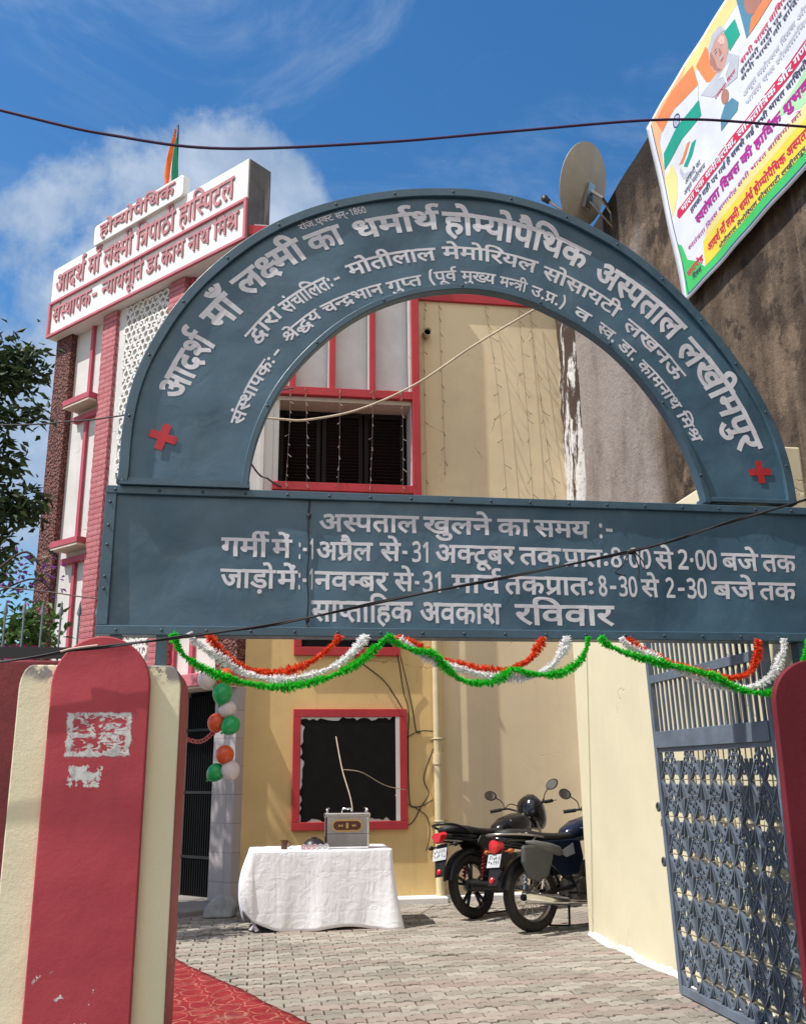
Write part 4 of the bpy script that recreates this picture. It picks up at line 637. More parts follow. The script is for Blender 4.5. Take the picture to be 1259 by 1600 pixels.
    65: [[600, 551, 371, 551, 371, 414, 409, 397, 442, 377, 471, 354, 495, 328, 514, 298, 528, 267, 536, 233, 539, 198, 537, 165, 531, 135, 520, 108, 506, 84, 488, 64, 468, 47, 444, 32, 418, 20, 390, 12, 360, 5, 329, 1, 297, 0, 243, 4, 195, 14, 152, 32, 115, 56, 85, 88, 63, 125, 50, 167, 46, 216, 48, 248, 54, 278, 65, 304, 80, 328, 98, 350, 119, 368, 143, 384, 170, 397, 198, 407, 227, 414, 256, 419, 287, 420, 290, 420, 290, 551, 0, 551, 0, 622, 600, 622], [293, 72, 327, 74, 358, 80, 386, 89, 411, 102, 432, 120, 446, 142, 455, 169, 458, 200, 456, 223, 451, 246, 442, 267, 429, 286, 413, 305, 393, 321, 370, 336, 343, 349, 308, 349, 273, 347, 241, 342, 212, 333, 187, 321, 162, 301, 142, 276, 130, 246, 126, 210, 129, 177, 138, 149, 153, 125, 174, 106, 199, 91, 227, 80, 259, 74]],
    66: [[47, 76, 218, 262, 242, 288, 263, 312, 283, 335, 302, 357, 318, 378, 332, 399, 345, 419, 355, 440, 363, 461, 369, 483, 373, 506, 374, 530, 372, 557, 366, 580, 356, 601, 342, 618, 325, 632, 305, 641, 283, 647, 259, 649, 237, 648, 215, 644, 195, 638, 176, 630, 157, 620, 139, 608, 121, 596, 104, 582, 54, 640, 74, 657, 96, 672, 120, 687, 144, 700, 171, 710, 199, 718, 229, 722, 260, 724, 305, 721, 344, 711, 379, 695, 409, 673, 433, 645, 450, 612, 461, 575, 464, 533, 463, 506, 458, 480, 452, 454, 442, 429, 430, 405, 416, 380, 400, 356, 382, 332, 362, 308, 340, 283, 317, 257, 293, 231, 156, 85, 156, 81, 492, 81, 492, 0, 47, 0]],
    67: [[0, 622, 563, 622, 563, 551, 453, 551, 467, 531, 477, 510, 483, 487, 485, 464, 480, 422, 465, 385, 441, 354, 406, 328, 424, 311, 440, 293, 456, 274, 470, 254, 483, 231, 492, 207, 497, 180, 499, 152, 498, 128, 493, 106, 486, 86, 476, 68, 464, 52, 450, 38, 433, 27, 415, 17, 395, 10, 374, 4, 351, 1, 328, 0, 300, 2, 272, 8, 246, 17, 220, 30, 194, 48, 169, 71, 144, 98, 120, 130, 97, 167, 74, 210, 51, 259, 29, 313, 100, 338, 114, 300, 129, 265, 145, 231, 162, 200, 179, 172, 196, 148, 215, 126, 234, 108, 255, 93, 276, 82, 297, 76, 320, 74, 357, 79, 388, 92, 399, 104, 407, 119, 412, 137, 414, 160, 413, 180, 408, 199, 401, 218, 392, 236, 379, 253, 365, 269, 348, 285, 329, 301, 298, 296, 264, 294, 259, 364, 294, 366, 323, 372, 348, 379, 368, 390, 384, 404, 395, 420, 402, 440, 404, 463, 400, 491, 389, 516, 372, 536, 351, 551, 0, 551]],
    68: [[0, 622, 780, 622, 780, 551, 453, 551, 467, 531, 477, 510, 483, 487, 485, 464, 480, 422, 465, 385, 441, 354, 406, 328, 417, 319, 427, 309, 437, 299, 446, 288, 462, 298, 477, 307, 492, 315, 508, 322, 540, 330, 573, 333, 604, 331, 632, 323, 657, 311, 680, 294, 698, 272, 711, 247, 718, 218, 721, 185, 720, 162, 717, 139, 713, 116, 706, 93, 697, 70, 686, 47, 672, 23, 656, 0, 584, 41, 596, 56, 607, 72, 616, 88, 625, 106, 632, 124, 637, 142, 640, 161, 641, 181, 636, 219, 620, 244, 596, 259, 565, 264, 545, 262, 525, 255, 505, 243, 484, 227, 490, 210, 495, 192, 498, 172, 499, 152, 498, 128, 493, 106, 486, 86, 476, 68, 464, 52, 450, 38, 433, 27, 415, 17, 395, 10, 374, 4, 351, 1, 328, 0, 300, 2, 272, 8, 246, 17, 220, 30, 194, 48, 169, 71, 144, 98, 120, 130, 97, 167, 74, 210, 51, 259, 29, 313, 100, 338, 114, 300, 129, 265, 145, 231, 162, 200, 179, 172, 196, 148, 215, 126, 234, 108, 255, 93, 276, 82, 297, 76, 320, 74, 357, 79, 388, 92, 399, 104, 407, 119, 412, 137, 414, 160, 413, 180, 408, 199, 401, 218, 392, 236, 379, 253, 365, 269, 348, 285, 329, 301, 298, 296, 264, 294, 259, 364, 294, 366, 323, 372, 348, 379, 368, 390, 384, 404, 395, 420, 402, 440, 404, 463, 400, 491, 389, 516, 372, 536, 351, 551, 0, 551]],
    69: [[-63, -245, -89, -254, -116, -262, -145, -266, -173, -268, -208, -266, -240, -258, -267, -246, -290, -228, -309, -207, -322, -183, -330, -156, -333, -126, -330, -99, -322, -73, -307, -50, -287, -29, -262, -12, -233, 1, -199, 8, -162, 11, -126, 9, -92, 4, -60, -5, -31, -17, -4, -32, 22, -49, 46, -69, 68, -90, 89, -114, 109, -138, 127, -163, 145, -189, 83, -228, 56, -189, 28, -155, 1, -125, -27, -101, -56, -82, -87, -68, -121, -60, -156, -57, -180, -58, -201, -62, -218, -68, -233, -76, -252, -99, -259, -128, -253, -160, -234, -181, -208, -192, -178, -196, -152, -195, -130, -190, -109, -184, -88, -175]],
    70: [[-248, -12, -221, -2, -193, 5, -165, 10, -136, 11, -101, 9, -69, 1, -42, -11, -20, -28, -1, -48, 12, -72, 19, -99, 22, -129, 19, -158, 10, -184, -4, -208, -24, -229, -50, -246, -81, -258, -116, -266, -157, -268, -204, -265, -247, -256, -288, -242, -324, -222, -359, -197, -392, -168, -424, -136, -455, -100, -394, -57, -375, -80, -356, -101, -338, -119, -320, -136, -302, -150, -284, -163, -265, -173, -246, -182, -225, -188, -204, -192, -181, -195, -157, -196, -111, -191, -78, -178, -58, -154, -51, -122, -57, -93, -76, -73, -102, -61, -131, -57, -157, -58, -180, -62, -201, -69, -222, -79]],
    71: [[571, 551, 467, 551, 467, 0, 387, 0, 387, 165, 373, 156, 358, 148, 342, 140, 324, 132, 304, 126, 282, 122, 259, 119, 233, 118, 207, 119, 182, 123, 159, 130, 137, 139, 117, 151, 99, 164, 84, 180, 70, 198, 60, 217, 52, 238, 48, 261, 46, 286, 50, 326, 60, 362, 78, 392, 104, 418, 135, 438, 170, 452, 210, 461, 255, 464, 270, 464, 288, 462, 307, 461, 326, 459, 342, 457, 354, 454, 349, 381, 329, 385, 306, 388, 282, 390, 259, 391, 230, 389, 204, 384, 181, 376, 162, 364, 147, 349, 136, 331, 129, 311, 127, 287, 129, 263, 135, 243, 145, 226, 158, 212, 175, 202, 193, 194, 213, 190, 235, 188, 260, 189, 283, 194, 305, 201, 324, 210, 342, 222, 359, 234, 374, 247, 387, 260, 387, 551, 0, 551, 0, 622, 571, 622]],
    72: [[-179, -44, -156, -40, -131, -39, -98, -41, -67, -45, -39, -53, -12, -64, 12, -78, 35, -94, 57, -113, 78, -133, 97, -155, 116, -178, 134, -202, 151, -227, 94, -268, 69, -231, 44, -199, 19, -172, -6, -150, -33, -134, -61, -122, -92, -115, -125, -113, -137, -113, -148, -114, -158, -116, -167, -118]],
    73: [[78, 435, 82, 459, 96, 480, 116, 494, 139, 499, 162, 494, 182, 480, 196, 459, 200, 435, 196, 411, 182, 390, 162, 376, 139, 371, 116, 376, 96, 390, 82, 411], [78, 118, 82, 142, 96, 163, 116, 177, 139, 182, 162, 177, 182, 163, 196, 142, 200, 118, 196, 94, 182, 73, 162, 59, 139, 54, 116, 59, 96, 73, 82, 94]],
    74: [[595, 622, 595, 551, 491, 551, 491, 0, 410, 0, 410, 179, 395, 170, 379, 162, 362, 154, 343, 146, 323, 140, 301, 136, 278, 133, 253, 132, 210, 136, 172, 147, 137, 166, 108, 192, 82, 225, 62, 263, 48, 305, 38, 353, 67, 360, 92, 369, 113, 378, 130, 390, 143, 403, 152, 418, 158, 436, 160, 457, 157, 484, 148, 509, 136, 532, 123, 551, 0, 551, 0, 622], [129, 301, 140, 278, 152, 258, 165, 241, 180, 228, 196, 217, 215, 209, 236, 205, 259, 203, 283, 204, 306, 208, 327, 215, 346, 224, 364, 235, 380, 247, 396, 260, 410, 274, 410, 551, 211, 551, 224, 525, 233, 498, 238, 472, 240, 445, 233, 396, 212, 355, 178, 324]],
    75: [[275, -10, 221, -4, 175, 14, 136, 45, 104, 88, 80, 141, 62, 204, 52, 276, 48, 358, 49, 414, 54, 466, 61, 513, 70, 556, 83, 595, 100, 628, 120, 657, 143, 682, 170, 701, 201, 714, 236, 722, 275, 725, 329, 719, 376, 701, 416, 671, 448, 628, 472, 575, 490, 513, 500, 440, 504, 358, 503, 303, 498, 251, 491, 204, 482, 160, 468, 122, 452, 88, 432, 58, 408, 34, 381, 15, 350, 1, 314, -7], [275, 66, 310, 70, 339, 84, 363, 106, 382, 138, 396, 179, 406, 229, 412, 289, 414, 358, 412, 426, 406, 486, 396, 536, 382, 576, 363, 608, 339, 631, 310, 644, 275, 649, 240, 644, 211, 631, 187, 608, 169, 576, 155, 536, 146, 486, 140, 426, 138, 358, 140, 290, 146, 230, 155, 180, 169, 139, 187, 107, 211, 84, 240, 71]],
}
WRD = {
    '(पूर्व': ([48, 0, 0, 45, 354, 0, 69, 922, 0, 71, 922, 0, 52, 1478, 0], 1478),
    '-': ([0, 0, 0], 648),
    '1': ([43, 0, 0], 551),
    '2-30': ([66, 0, 0, 0, 551, 0, 63, 1199, 0, 75, 1750, 0], 2301),
    '2·00': ([66, 0, 0, 1, 551, 0, 75, 839, 0, 75, 1390, 0], 1941),
    '31': ([63, 0, 0, 43, 551, 0], 1102),
    '8-30': ([21, 0, 0, 0, 551, 0, 63, 1199, 0, 75, 1750, 0], 2301),
    '8·00': ([21, 0, 0, 1, 551, 0, 75, 839, 0, 75, 1390, 0], 1941),
    ':-': ([12, 0, 0, 0, 294, 0], 942),
    'अक्टूबर': ([4, 0, 0, 31, 764, 0, 64, 1367, 0, 69, 1827, 0, 8, 1871, 0, 51, 2442, 0], 2851),
    'अप्रैल': ([4, 0, 0, 47, 764, 0, 5, 1332, 0, 36, 1332, 0], 2010),
    'अमृत': ([4, 0, 0, 37, 764, 0, 53, 1362, 0, 59, 1362, 0], 1932),
    'अवकाश': ([4, 0, 0, 71, 764, 0, 30, 1320, 0, 3, 2082, 0, 56, 2341, 0], 3021),
    'अस्पताल': ([4, 0, 0, 55, 764, 0, 45, 1153, 0, 59, 1721, 0, 3, 2291, 0, 36, 2550, 0], 3228),
    'अस्पताल,': ([4, 0, 0, 55, 764, 0, 45, 1153, 0, 59, 1721, 0, 3, 2291, 0, 36, 2550, 0, 13, 3228, 0], 3496),
    'आज़ादी': ([2, 0, 0, 28, 1023, 0, 42, 1765, 0, 3, 1765, 0, 14, 2024, 0, 26, 2544, 0], 2803),
    'आदर्श': ([2, 0, 0, 14, 1023, 0, 56, 1543, 0, 52, 2223, 0], 2223),
    'उ.प्र.)': ([67, 0, 0, 50, 548, 0, 47, 816, 0, 50, 1384, 0, 49, 1652, 0], 2006),
    'एक': ([20, 0, 0, 30, 553, 0], 1315),
    'और': ([7, 0, 0, 51, 1023, 0], 1432),
    'का': ([30, 0, 0, 3, 762, 0], 1021),
    'कामनाथ': ([30, 0, 0, 3, 762, 0, 37, 1021, 0, 39, 1619, 0, 3, 2174, 0, 62, 2433, 0], 3075),
    'की': ([30, 0, 0, 26, 762, 0], 1021),
    'को': ([30, 0, 0, 44, 762, 0], 1021),
    'खुलने': ([34, 0, 0, 70, 818, 0, 36, 818, 0, 39, 1496, 0, 22, 2051, 0], 2051),
    'गणराज्य': ([23, 0, 0, 41, 563, 0, 51, 1286, 0, 3, 1695, 0, 29, 1954, 0, 74, 2526, 0], 3106),
    'गर्मी': ([23, 0, 0, 37, 563, 0, 26, 1161, 0, 52, 1420, 0], 1420),
    'गर्व': ([23, 0, 0, 71, 563, 0, 52, 1119, 0], 1119),
    'गुप्त': ([23, 0, 0, 70, 563, 0, 46, 563, 0, 59, 871, 0], 1441),
    'चन्द्रभान': ([10, 0, 0, 40, 634, 0, 16, 992, 0, 9, 1512, 0, 3, 2215, 0, 39, 2474, 0], 3029),
    'जाड़ो': ([28, 0, 0, 3, 742, 0, 18, 1001, 0, 42, 1600, 0, 44, 1578, 0], 1837),
    'डा.': ([18, 0, 0, 3, 577, 0, 50, 836, 0], 1104),
    'डा.काम': ([18, 0, 0, 3, 577, 0, 50, 836, 0, 30, 1104, 0, 3, 1866, 0, 37, 2125, 0], 2723),
    'तक': ([59, 0, 0, 30, 570, 0], 1332),
    'त्रिपाठी': ([27, 0, 0, 61, 259, 0, 45, 811, 0, 3, 1379, 0, 65, 1638, 0, 26, 2223, 0], 2482),
    'दिवस': ([27, 0, 0, 14, 259, 0, 71, 779, 0, 54, 1335, 0], 2011),
    'द्वारा': ([17, 0, 0, 3, 620, 0, 51, 879, 0, 3, 1288, 0], 1547),
    'धर्मनिरपेक्ष,': ([19, 0, 0, 37, 615, 0, 52, 1213, 0, 27, 1213, 0, 39, 1472, 0, 51, 2027, 0, 45, 2436, 0, 22, 3004, 0, 32, 3004, 0, 13, 3716, 0], 3984),
    'धर्मार्थ': ([19, 0, 0, 37, 615, 0, 3, 1213, 0, 52, 1472, 0, 62, 1472, 0, 52, 2114, 0], 2114),
    'नई': ([39, 0, 0, 25, 555, 0], 1046),
    'नवम्बर': ([39, 0, 0, 71, 555, 0, 38, 1111, 0, 8, 1461, 0, 51, 2032, 0], 2441),
    'नाथ': ([39, 0, 0, 3, 555, 0, 62, 814, 0], 1456),
    'न्यायमूर्ति': ([40, 0, 0, 74, 358, 0, 3, 938, 0, 74, 1197, 0, 37, 1777, 0, 69, 2375, 0, 27, 2375, 0, 59, 2634, 0, 52, 3204, 0], 3204),
    'पर': ([45, 0, 0, 51, 568, 0], 977),
    'प्रातः': ([47, 0, 0, 3, 568, 0, 59, 827, 0, 73, 1397, 0], 1669),
    'बजे': ([8, 0, 0, 28, 571, 0, 22, 1313, 0], 1313),
    'भारत': ([9, 0, 0, 3, 703, 0, 51, 962, 0, 59, 1371, 0], 1941),
    'मन्त्री': ([37, 0, 0, 40, 598, 0, 61, 956, 0, 26, 1508, 0], 1767),
    'महोत्सव': ([37, 0, 0, 24, 598, 0, 44, 1129, 0, 60, 1388, 0, 54, 1737, 0, 71, 2413, 0], 2969),
    'माँ': ([37, 0, 0, 3, 598, 0, 11, 857, 0], 857),
    'मार्च': ([37, 0, 0, 3, 598, 0, 10, 857, 0, 52, 1491, 0], 1491),
    'मिश्र': ([27, 0, 0, 37, 259, 0, 57, 857, 0], 1564),
    'मुख्य': ([37, 0, 0, 70, 598, 0, 35, 598, 0, 74, 1246, 0], 1826),
    'में': ([37, 0, 0, 22, 598, 0, 6, 598, 0], 598),
    'मेमोरियल': ([37, 0, 0, 22, 598, 0, 37, 598, 0, 44, 1196, 0, 27, 1455, 0, 51, 1714, 0, 74, 2123, 0, 36, 2703, 0], 3381),
    'मोतीलाल': ([37, 0, 0, 44, 598, 0, 59, 857, 0, 26, 1427, 0, 36, 1686, 0, 3, 2364, 0, 36, 2623, 0], 3301),
    'यही': ([74, 0, 0, 24, 580, 0, 26, 1111, 0], 1370),
    'रजि.एक्ट': ([51, 0, 0, 27, 409, 0, 28, 668, 0, 50, 1410, 0, 20, 1678, 0, 31, 2231, 0, 64, 2834, 0], 3338),
    'रविवार': ([51, 0, 0, 27, 409, 0, 71, 668, 0, 71, 1224, 0, 3, 1780, 0, 51, 2039, 0], 2448),
    'लक्ष्मी': ([36, 0, 0, 33, 678, 0, 37, 1138, 0, 26, 1736, 0], 1995),
    'लखनऊ': ([36, 0, 0, 34, 678, 0, 39, 1496, 0, 68, 2051, 0], 2816),
    'लखीमपुर': ([36, 0, 0, 34, 678, 0, 26, 1496, 0, 37, 1755, 0, 45, 2353, 0, 70, 2921, 0, 51, 2921, 0], 3330),
    'लोकतांत्रिक': ([36, 0, 0, 44, 678, 0, 30, 937, 0, 59, 1699, 0, 3, 2269, 0, 6, 2528, 0, 27, 2528, 0, 61, 2787, 0, 30, 3339, 0], 4101),
    'व': ([71, 0, 0], 556),
    'वासियों': ([71, 0, 0, 3, 556, 0, 27, 815, 0, 54, 1074, 0, 74, 1750, 0, 44, 2330, 0, 6, 2589, 0], 2589),
    'शुभकामनायें': ([56, 0, 0, 70, 680, 0, 9, 680, 0, 30, 1383, 0, 3, 2145, 0, 37, 2404, 0, 39, 3002, 0, 3, 3557, 0, 74, 3816, 0, 22, 4396, 0, 6, 4396, 0], 4396),
    'श्रेद्धय': ([57, 0, 0, 22, 707, 0, 15, 707, 0, 74, 1498, 0], 2078),
    'संचालितः-': ([54, 0, 0, 6, 676, 0, 10, 676, 0, 3, 1310, 0, 27, 1569, 0, 36, 1828, 0, 59, 2506, 0, 73, 3076, 0, 0, 3348, 0], 3996),
    'संस्थापक-': ([54, 0, 0, 6, 676, 0, 55, 676, 0, 62, 1065, 0, 3, 1707, 0, 45, 1966, 0, 30, 2534, 0, 0, 3296, 0], 3944),
    'संस्थापकः-': ([54, 0, 0, 6, 676, 0, 55, 676, 0, 62, 1065, 0, 3, 1707, 0, 45, 1966, 0, 30, 2534, 0, 73, 3296, 0, 0, 3568, 0], 4216),
    'सन्-1860': ([54, 0, 0, 39, 676, 0, 72, 1231, 0, 0, 1231, 0, 43, 1879, 0, 21, 2430, 0, 58, 2981, 0, 75, 3532, 0], 4083),
    'सबसे': ([54, 0, 0, 8, 676, 0, 54, 1247, 0, 22, 1923, 0], 1923),
    'सभी': ([54, 0, 0, 9, 676, 0, 26, 1379, 0], 1638),
    'समय': ([54, 0, 0, 37, 676, 0, 74, 1274, 0], 1854),
    'समारोह': ([54, 0, 0, 37, 676, 0, 3, 1274, 0, 51, 1533, 0, 44, 1942, 0, 24, 2201, 0], 2732),
    'साप्ताहिक': ([54, 0, 0, 3, 676, 0, 46, 935, 0, 59, 1243, 0, 3, 1813, 0, 27, 2072, 0, 24, 2331, 0, 30, 2862, 0], 3624),
    'से': ([54, 0, 0, 22, 676, 0], 676),
    'सोसायटी': ([54, 0, 0, 44, 676, 0, 54, 935, 0, 3, 1611, 0, 74, 1870, 0, 64, 2450, 0, 26, 2954, 0], 3213),
    'स्व.': ([55, 0, 0, 71, 389, 0, 50, 945, 0], 1213),
    'स्वतंत्रता': ([55, 0, 0, 71, 389, 0, 59, 945, 0, 6, 1515, 0, 61, 1515, 0, 59, 2067, 0, 3, 2637, 0], 2896),
    'हमको': ([24, 0, 0, 37, 531, 0, 30, 1129, 0, 44, 1891, 0], 2150),
    'हार्दिक': ([24, 0, 0, 3, 531, 0, 27, 790, 0, 14, 1049, 0, 52, 1514, 0, 30, 1569, 0], 2331),
    'हास्पिटल': ([24, 0, 0, 3, 531, 0, 27, 790, 0, 55, 1049, 0, 45, 1438, 0, 64, 2006, 0, 36, 2510, 0], 3188),
    'है': ([24, 0, 0, 5, 531, 0], 531),
    'होम्योपैथिक': ([24, 0, 0, 44, 531, 0, 38, 790, 0, 74, 1140, 0, 44, 1720, 0, 45, 1979, 0, 5, 2547, 0, 27, 2547, 0, 62, 2806, 0, 30, 3448, 0], 4210),
}
HEADZ = 622


def embolden(c, d):
    n = len(c)
    out = []
    for i in range(n):
        p, q, r_ = Vector(c[i-1]), Vector(c[i]), Vector(c[(i+1) % n])
        a, b = q-p, r_-q
        if a.length < 1e-6 or b.length < 1e-6:
            out.append(tuple(q))
            continue
        na = Vector((-a.y, a.x)).normalized()
        nb = Vector((-b.y, b.x)).normalized()
        m = na+nb
        k = m.length
        if k < 0.3:
            out.append(tuple(q))
            continue
        m = m/k
        out.append(tuple(q+m*d*min(1.6, 1/max(0.45, m.dot(na)))))
    return out


GEOM = {}


def glyph_geom(k, bold):
    """tessellated outline of one character: points and triangles"""
    if (k, bold) not in GEOM:
        cs = []
        for fl in GLY[k]:
            c = [(fl[i], fl[i+1]) for i in range(0, len(fl), 2)]
            cs.append(embolden(c, bold))
        edges = []
        for c in cs:
            for (x0, y0), (x1, y1) in zip(c, c[1:]+c[:1]):
                if abs(y1-y0) > 0.05:
                    edges.append((x0, y0, x1, y1, 1) if y1 > y0 else (x1, y1, x0, y0, -1))
        lv = sorted({round(y) for c in cs for _, y in c})
        pts, tri = [], []
        for ya, yb in zip(lv, lv[1:]):
            ym = (ya+yb)/2
            hit = sorted((x0+(ym-y0)/(y1-y0)*(x1-x0), x0+(ya-y0)/(y1-y0)*(x1-x0), x0+(yb-y0)/(y1-y0)*(x1-x0), d) for x0, y0, x1, y1, d in edges if y0 <= ym < y1)
            wind = 0
            for h in hit:
                if wind == 0:
                    left = h
                wind += h[3]
                if wind == 0:
                    i = len(pts)
                    pts += [(left[1], ya), (h[1], ya), (h[2], yb), (left[2], yb)]
                    tri.append((i, i+1, i+2, i+3))
        GEOM[(k, bold)] = (pts, tri)
    return GEOM[(k, bold)]


LAYER = [0]


def put_word(mb, word, fn, bold=20, wob=7.0):
    """fn(t, h, layer): t = 0..1 along the headline, h = height over the headline in font units"""
    gl, w = WRD[word]
    for k, x, y in zip(gl[0::3], gl[1::3], gl[2::3]):
        pts, tri = glyph_geom(k, bold)
        LAYER[0] = (LAYER[0]+1) % 4
        P = []
        ph = LAYER[0]*1.7+(x+len(word)*37) % 11
        for a, b in pts:
            # unsteady brush: the outline wanders a little
            wa = wob*(math.sin(b*0.011+ph)+0.6*math.sin(a*0.017+b*0.006+ph*2.1))
            wb = wob*(math.sin(a*0.012+ph*1.3)+0.6*math.sin(b*0.019+ph))
            P.append(fn((a+x+wa)/w, b+y-HEADZ+wb, LAYER[0]))
        i = mb.add(P)
        for t in tri:
            mb.face([i+j for j in t])


# ================================================================== GROUND
m = MB()
m.box(-400, 400, -200, 600, -0.6, -0.012)
tag(m.build('ground', paint('packed_earth', (0.23, 0.19, 0.145), 0.95, 0.2, 0.5, 0.5, 20)), kind='structure')
m = MB()
m.box(-9, 9, -6, 5.35, -0.010, -0.002)
tag(m.build('road', paint('worn_asphalt', (0.075, 0.072, 0.068), 0.9, 0.2, 1.2, 0.6, 60)), kind='structure')


def paver_mat():
    t = NT('interlocking_pavers')
    a = t.n.new('ShaderNodeAttribute')
    a.attribute_name = 'tone'
    c = t.mix(t.island(), (0.235, 0.210, 0.175), (0.37, 0.335, 0.285))
    c = t.mix(t.math('MULTIPLY', a.outputs['Fac'], 0.6), c, (0.29, 0.20, 0.175))
    c = t.mix(t.rng(t.noise(1.1, 6, 0.65), 0.42, 0.75, 0, 0.45), c, (0.17, 0.148, 0.122))
    c = t.mix(t.rng(t.noise(0.8, 8, 0.75, t.pos(loc=(3, 3, 3))), 0.60, 0.68, 0, 0.45), c, (0.10, 0.088, 0.075))
    c = t.mix(t.rng(t.noise(16, 6, 0.7), 0.50, 0.72, 0, 0.6), c, (0.14, 0.12, 0.10))
    c = t.mix(t.rng(t.noise(95, 3, 0.6), 0.6, 0.75, 0, 0.45), c, (0.42, 0.39, 0.35))
    t.set(col=c, rough=0.88, spec=0.25)
    t.bump(t.noise(75, 5, 0.7), 0.6, 0.006)
    return t.m


m = MB()
L_, H_ = 0.235, 0.118
tones = []
prof = [(0, 0), (0.16, 0), (0.21, 0.026), (0.41, 0.026), (0.46, 0.0), (0.66, 0), (0.71, 0.026), (0.91, 0.026), (0.96, 0), (1.0, 0)]
g = 0.005
row = 0
y = 5.36
while y < 12.6:
    x = -2.6-(row % 2)*L_/2
    rowtone = 0.75 if row in (5, 6, 9, 13, 14, 21, 27, 34) else 0.0
    while x < 4.6:
        low = [(x+g+(L_-2*g)*u, y+v+g) for u, v in prof]
        top = [(a, b+H_-2*g) for a, b in low]
        dz = rnd.gauss(0, 0.0016)-(0.008 if rnd.random() < 0.03 else 0)
        tx, ty = rnd.gauss(0, 0.012), rnd.gauss(0, 0.018)
        cx, cy = x+L_/2, y+H_/2
        P = low+top[::-1]
        zz = lambda a, b: 0.012+dz+(a-cx)*tx+(b-cy)*ty
        Pin = [(cx+(a-cx)*0.965, cy+(b-cy)*0.93) for a, b in P]
        n = len(P)
        i = m.add([(a, b, zz(a, b)-0.006) for a, b in P])
        j = m.add([(a, b, zz(a, b)) for a, b in Pin])
        k = m.add([(a, b, -0.008) for a, b in P])
        m.face([j+q for q in range(n)])
        tn = min(1.0, max(0.0, rowtone*rnd.uniform(0.55, 1.2)+(0.5 if rnd.random() < 0.09 else 0.0)))
        tones.append(tn)
        for q in range(n):
            w_ = (q+1) % n
            m.face([i+q, i+w_, j+w_, j+q])
            m.face([k+q, k+w_, i+w_, i+q])
            tones += [tn, tn]
        x += L_
    y += H_
    row += 1
pv = m.build('paving', paver_mat())
at_ = pv.data.attributes.new('tone', 'FLOAT', 'FACE')
at_.data.foreach_set('value', tones)
tag(pv, kind='structure')
m = MB()
m.box(-2.7, 4.7, 5.36, 12.6, -0.011, -0.001)
tag(m.build('paving_joint_sand', plain('joint_sand', (0.06, 0.05, 0.04), 0.95)), kind='structure')


# ================================================================== MAIN BLOCK (yellow, red trimmed)
MBK = thing('hospital_block', 'yellow plastered hospital block with red framed windows, seen through and under the arch', 'building', (0, 0, 0))


def ring(mb, x0, x1, z0, z1, wx, wz, y0, y1):
    mb.box(x0, x1, y0, y1, z1-wz, z1)
    mb.box(x0, x1, y0, y1, z0, z0+wz)
    mb.box(x0, x0+wx, y0, y1, z0+wz, z1-wz)
    mb.box(x1-wx, x1, y0, y1, z0+wz, z1-wz)


# lower wall with the ground floor window hole
m = MB()
Y0, Y1 = 11.30, 11.62
wx0, wx1, wz0, wz1 = 0.50, 1.66, 0.87, 2.05
m.box(-0.30, wx0, Y0, Y1, 0, 4.55)
m.box(wx1, 2.16, Y0, Y1, 0, 4.55)
m.box(wx0, wx1, Y0, Y1, 0, wz0)
m.box(wx0, wx1, Y0, Y1, wz1, 2.80)
m.box(0.46, 1.64, Y0+0.10, Y1, 2.80, 4.55)
m.box(wx0, 0.46+0.04, Y0, Y1, 2.80, 4.55)
m.box(1.60, wx1, Y0, Y1, 2.80, 4.55)
m.build('wall', M_facade, MBK)
# plinth
m = MB()
m.box(-0.10, 2.15, 11.05, 11.30, 0.0, 0.075)
m.box(2.15, 3.9, 11.20, 11.357, 0.0, 0.07)
m.build('plinth', M_limewash, MBK, bevel=0.012)


def ragged(x0, x1, z0, z1, n=26, amp=0.018, seed=1):
    r_ = random.Random(seed)
    P = []
    c = [(x0, z0), (x1, z0), (x1, z1), (x0, z1)]
    for a, b in zip(c, c[1:]+c[:1]):
        for k in range(n):
            t = k/n
            px, pz = a[0]+(b[0]-a[0])*t, a[1]+(b[1]-a[1])*t
            e = r_.uniform(-amp, amp)*(2.0 if r_.random() < 0.12 else 1)
            if t < 0.06 or t > 0.94:
                e -= 0.02
            if a[0] == b[0]:
                px += e if a[0] == x0 else -e
            else:
                pz += e if a[1] == z0 else -e
            P.append((px, pz))
    return P


# ground floor window: protruding red frame, whitewashed reveal, ragged black mesh
m = MB()
ring(m, 0.41, 1.735, 0.79, 2.135, 0.088, 0.092, 11.245, 11.30)
wf = m.build('window_frame', M_red, MBK, bevel=0.006)
m = MB()
m.box(0.498, 1.648, 11.262, 11.275, 0.88, 2.045)
m.box(1.60, 1.647, 11.249, 11.262, 0.882, 2.043)
m.build('reveal', M_white, wf)
m = MB()
m.prism(ragged(0.512, 1.615, 0.905, 2.018, seed=4), lambda a, b: (a, 11.256, b), (0, 0.004, 0))
m.build('mesh_sheet', M_black_mesh, wf)

# first floor window (only its sill shows under the sign)
m = MB()
ring(m, 0.40, 1.66, 2.755, 4.40, 0.09, 0.10, 11.235, 11.30)
wf = m.build('window_frame', M_red, MBK, bevel=0.006)
m = MB()
m.box(0.49, 1.57, 11.25, 11.27, 2.855, 4.30)
m.build('pane', M_dark, wf)

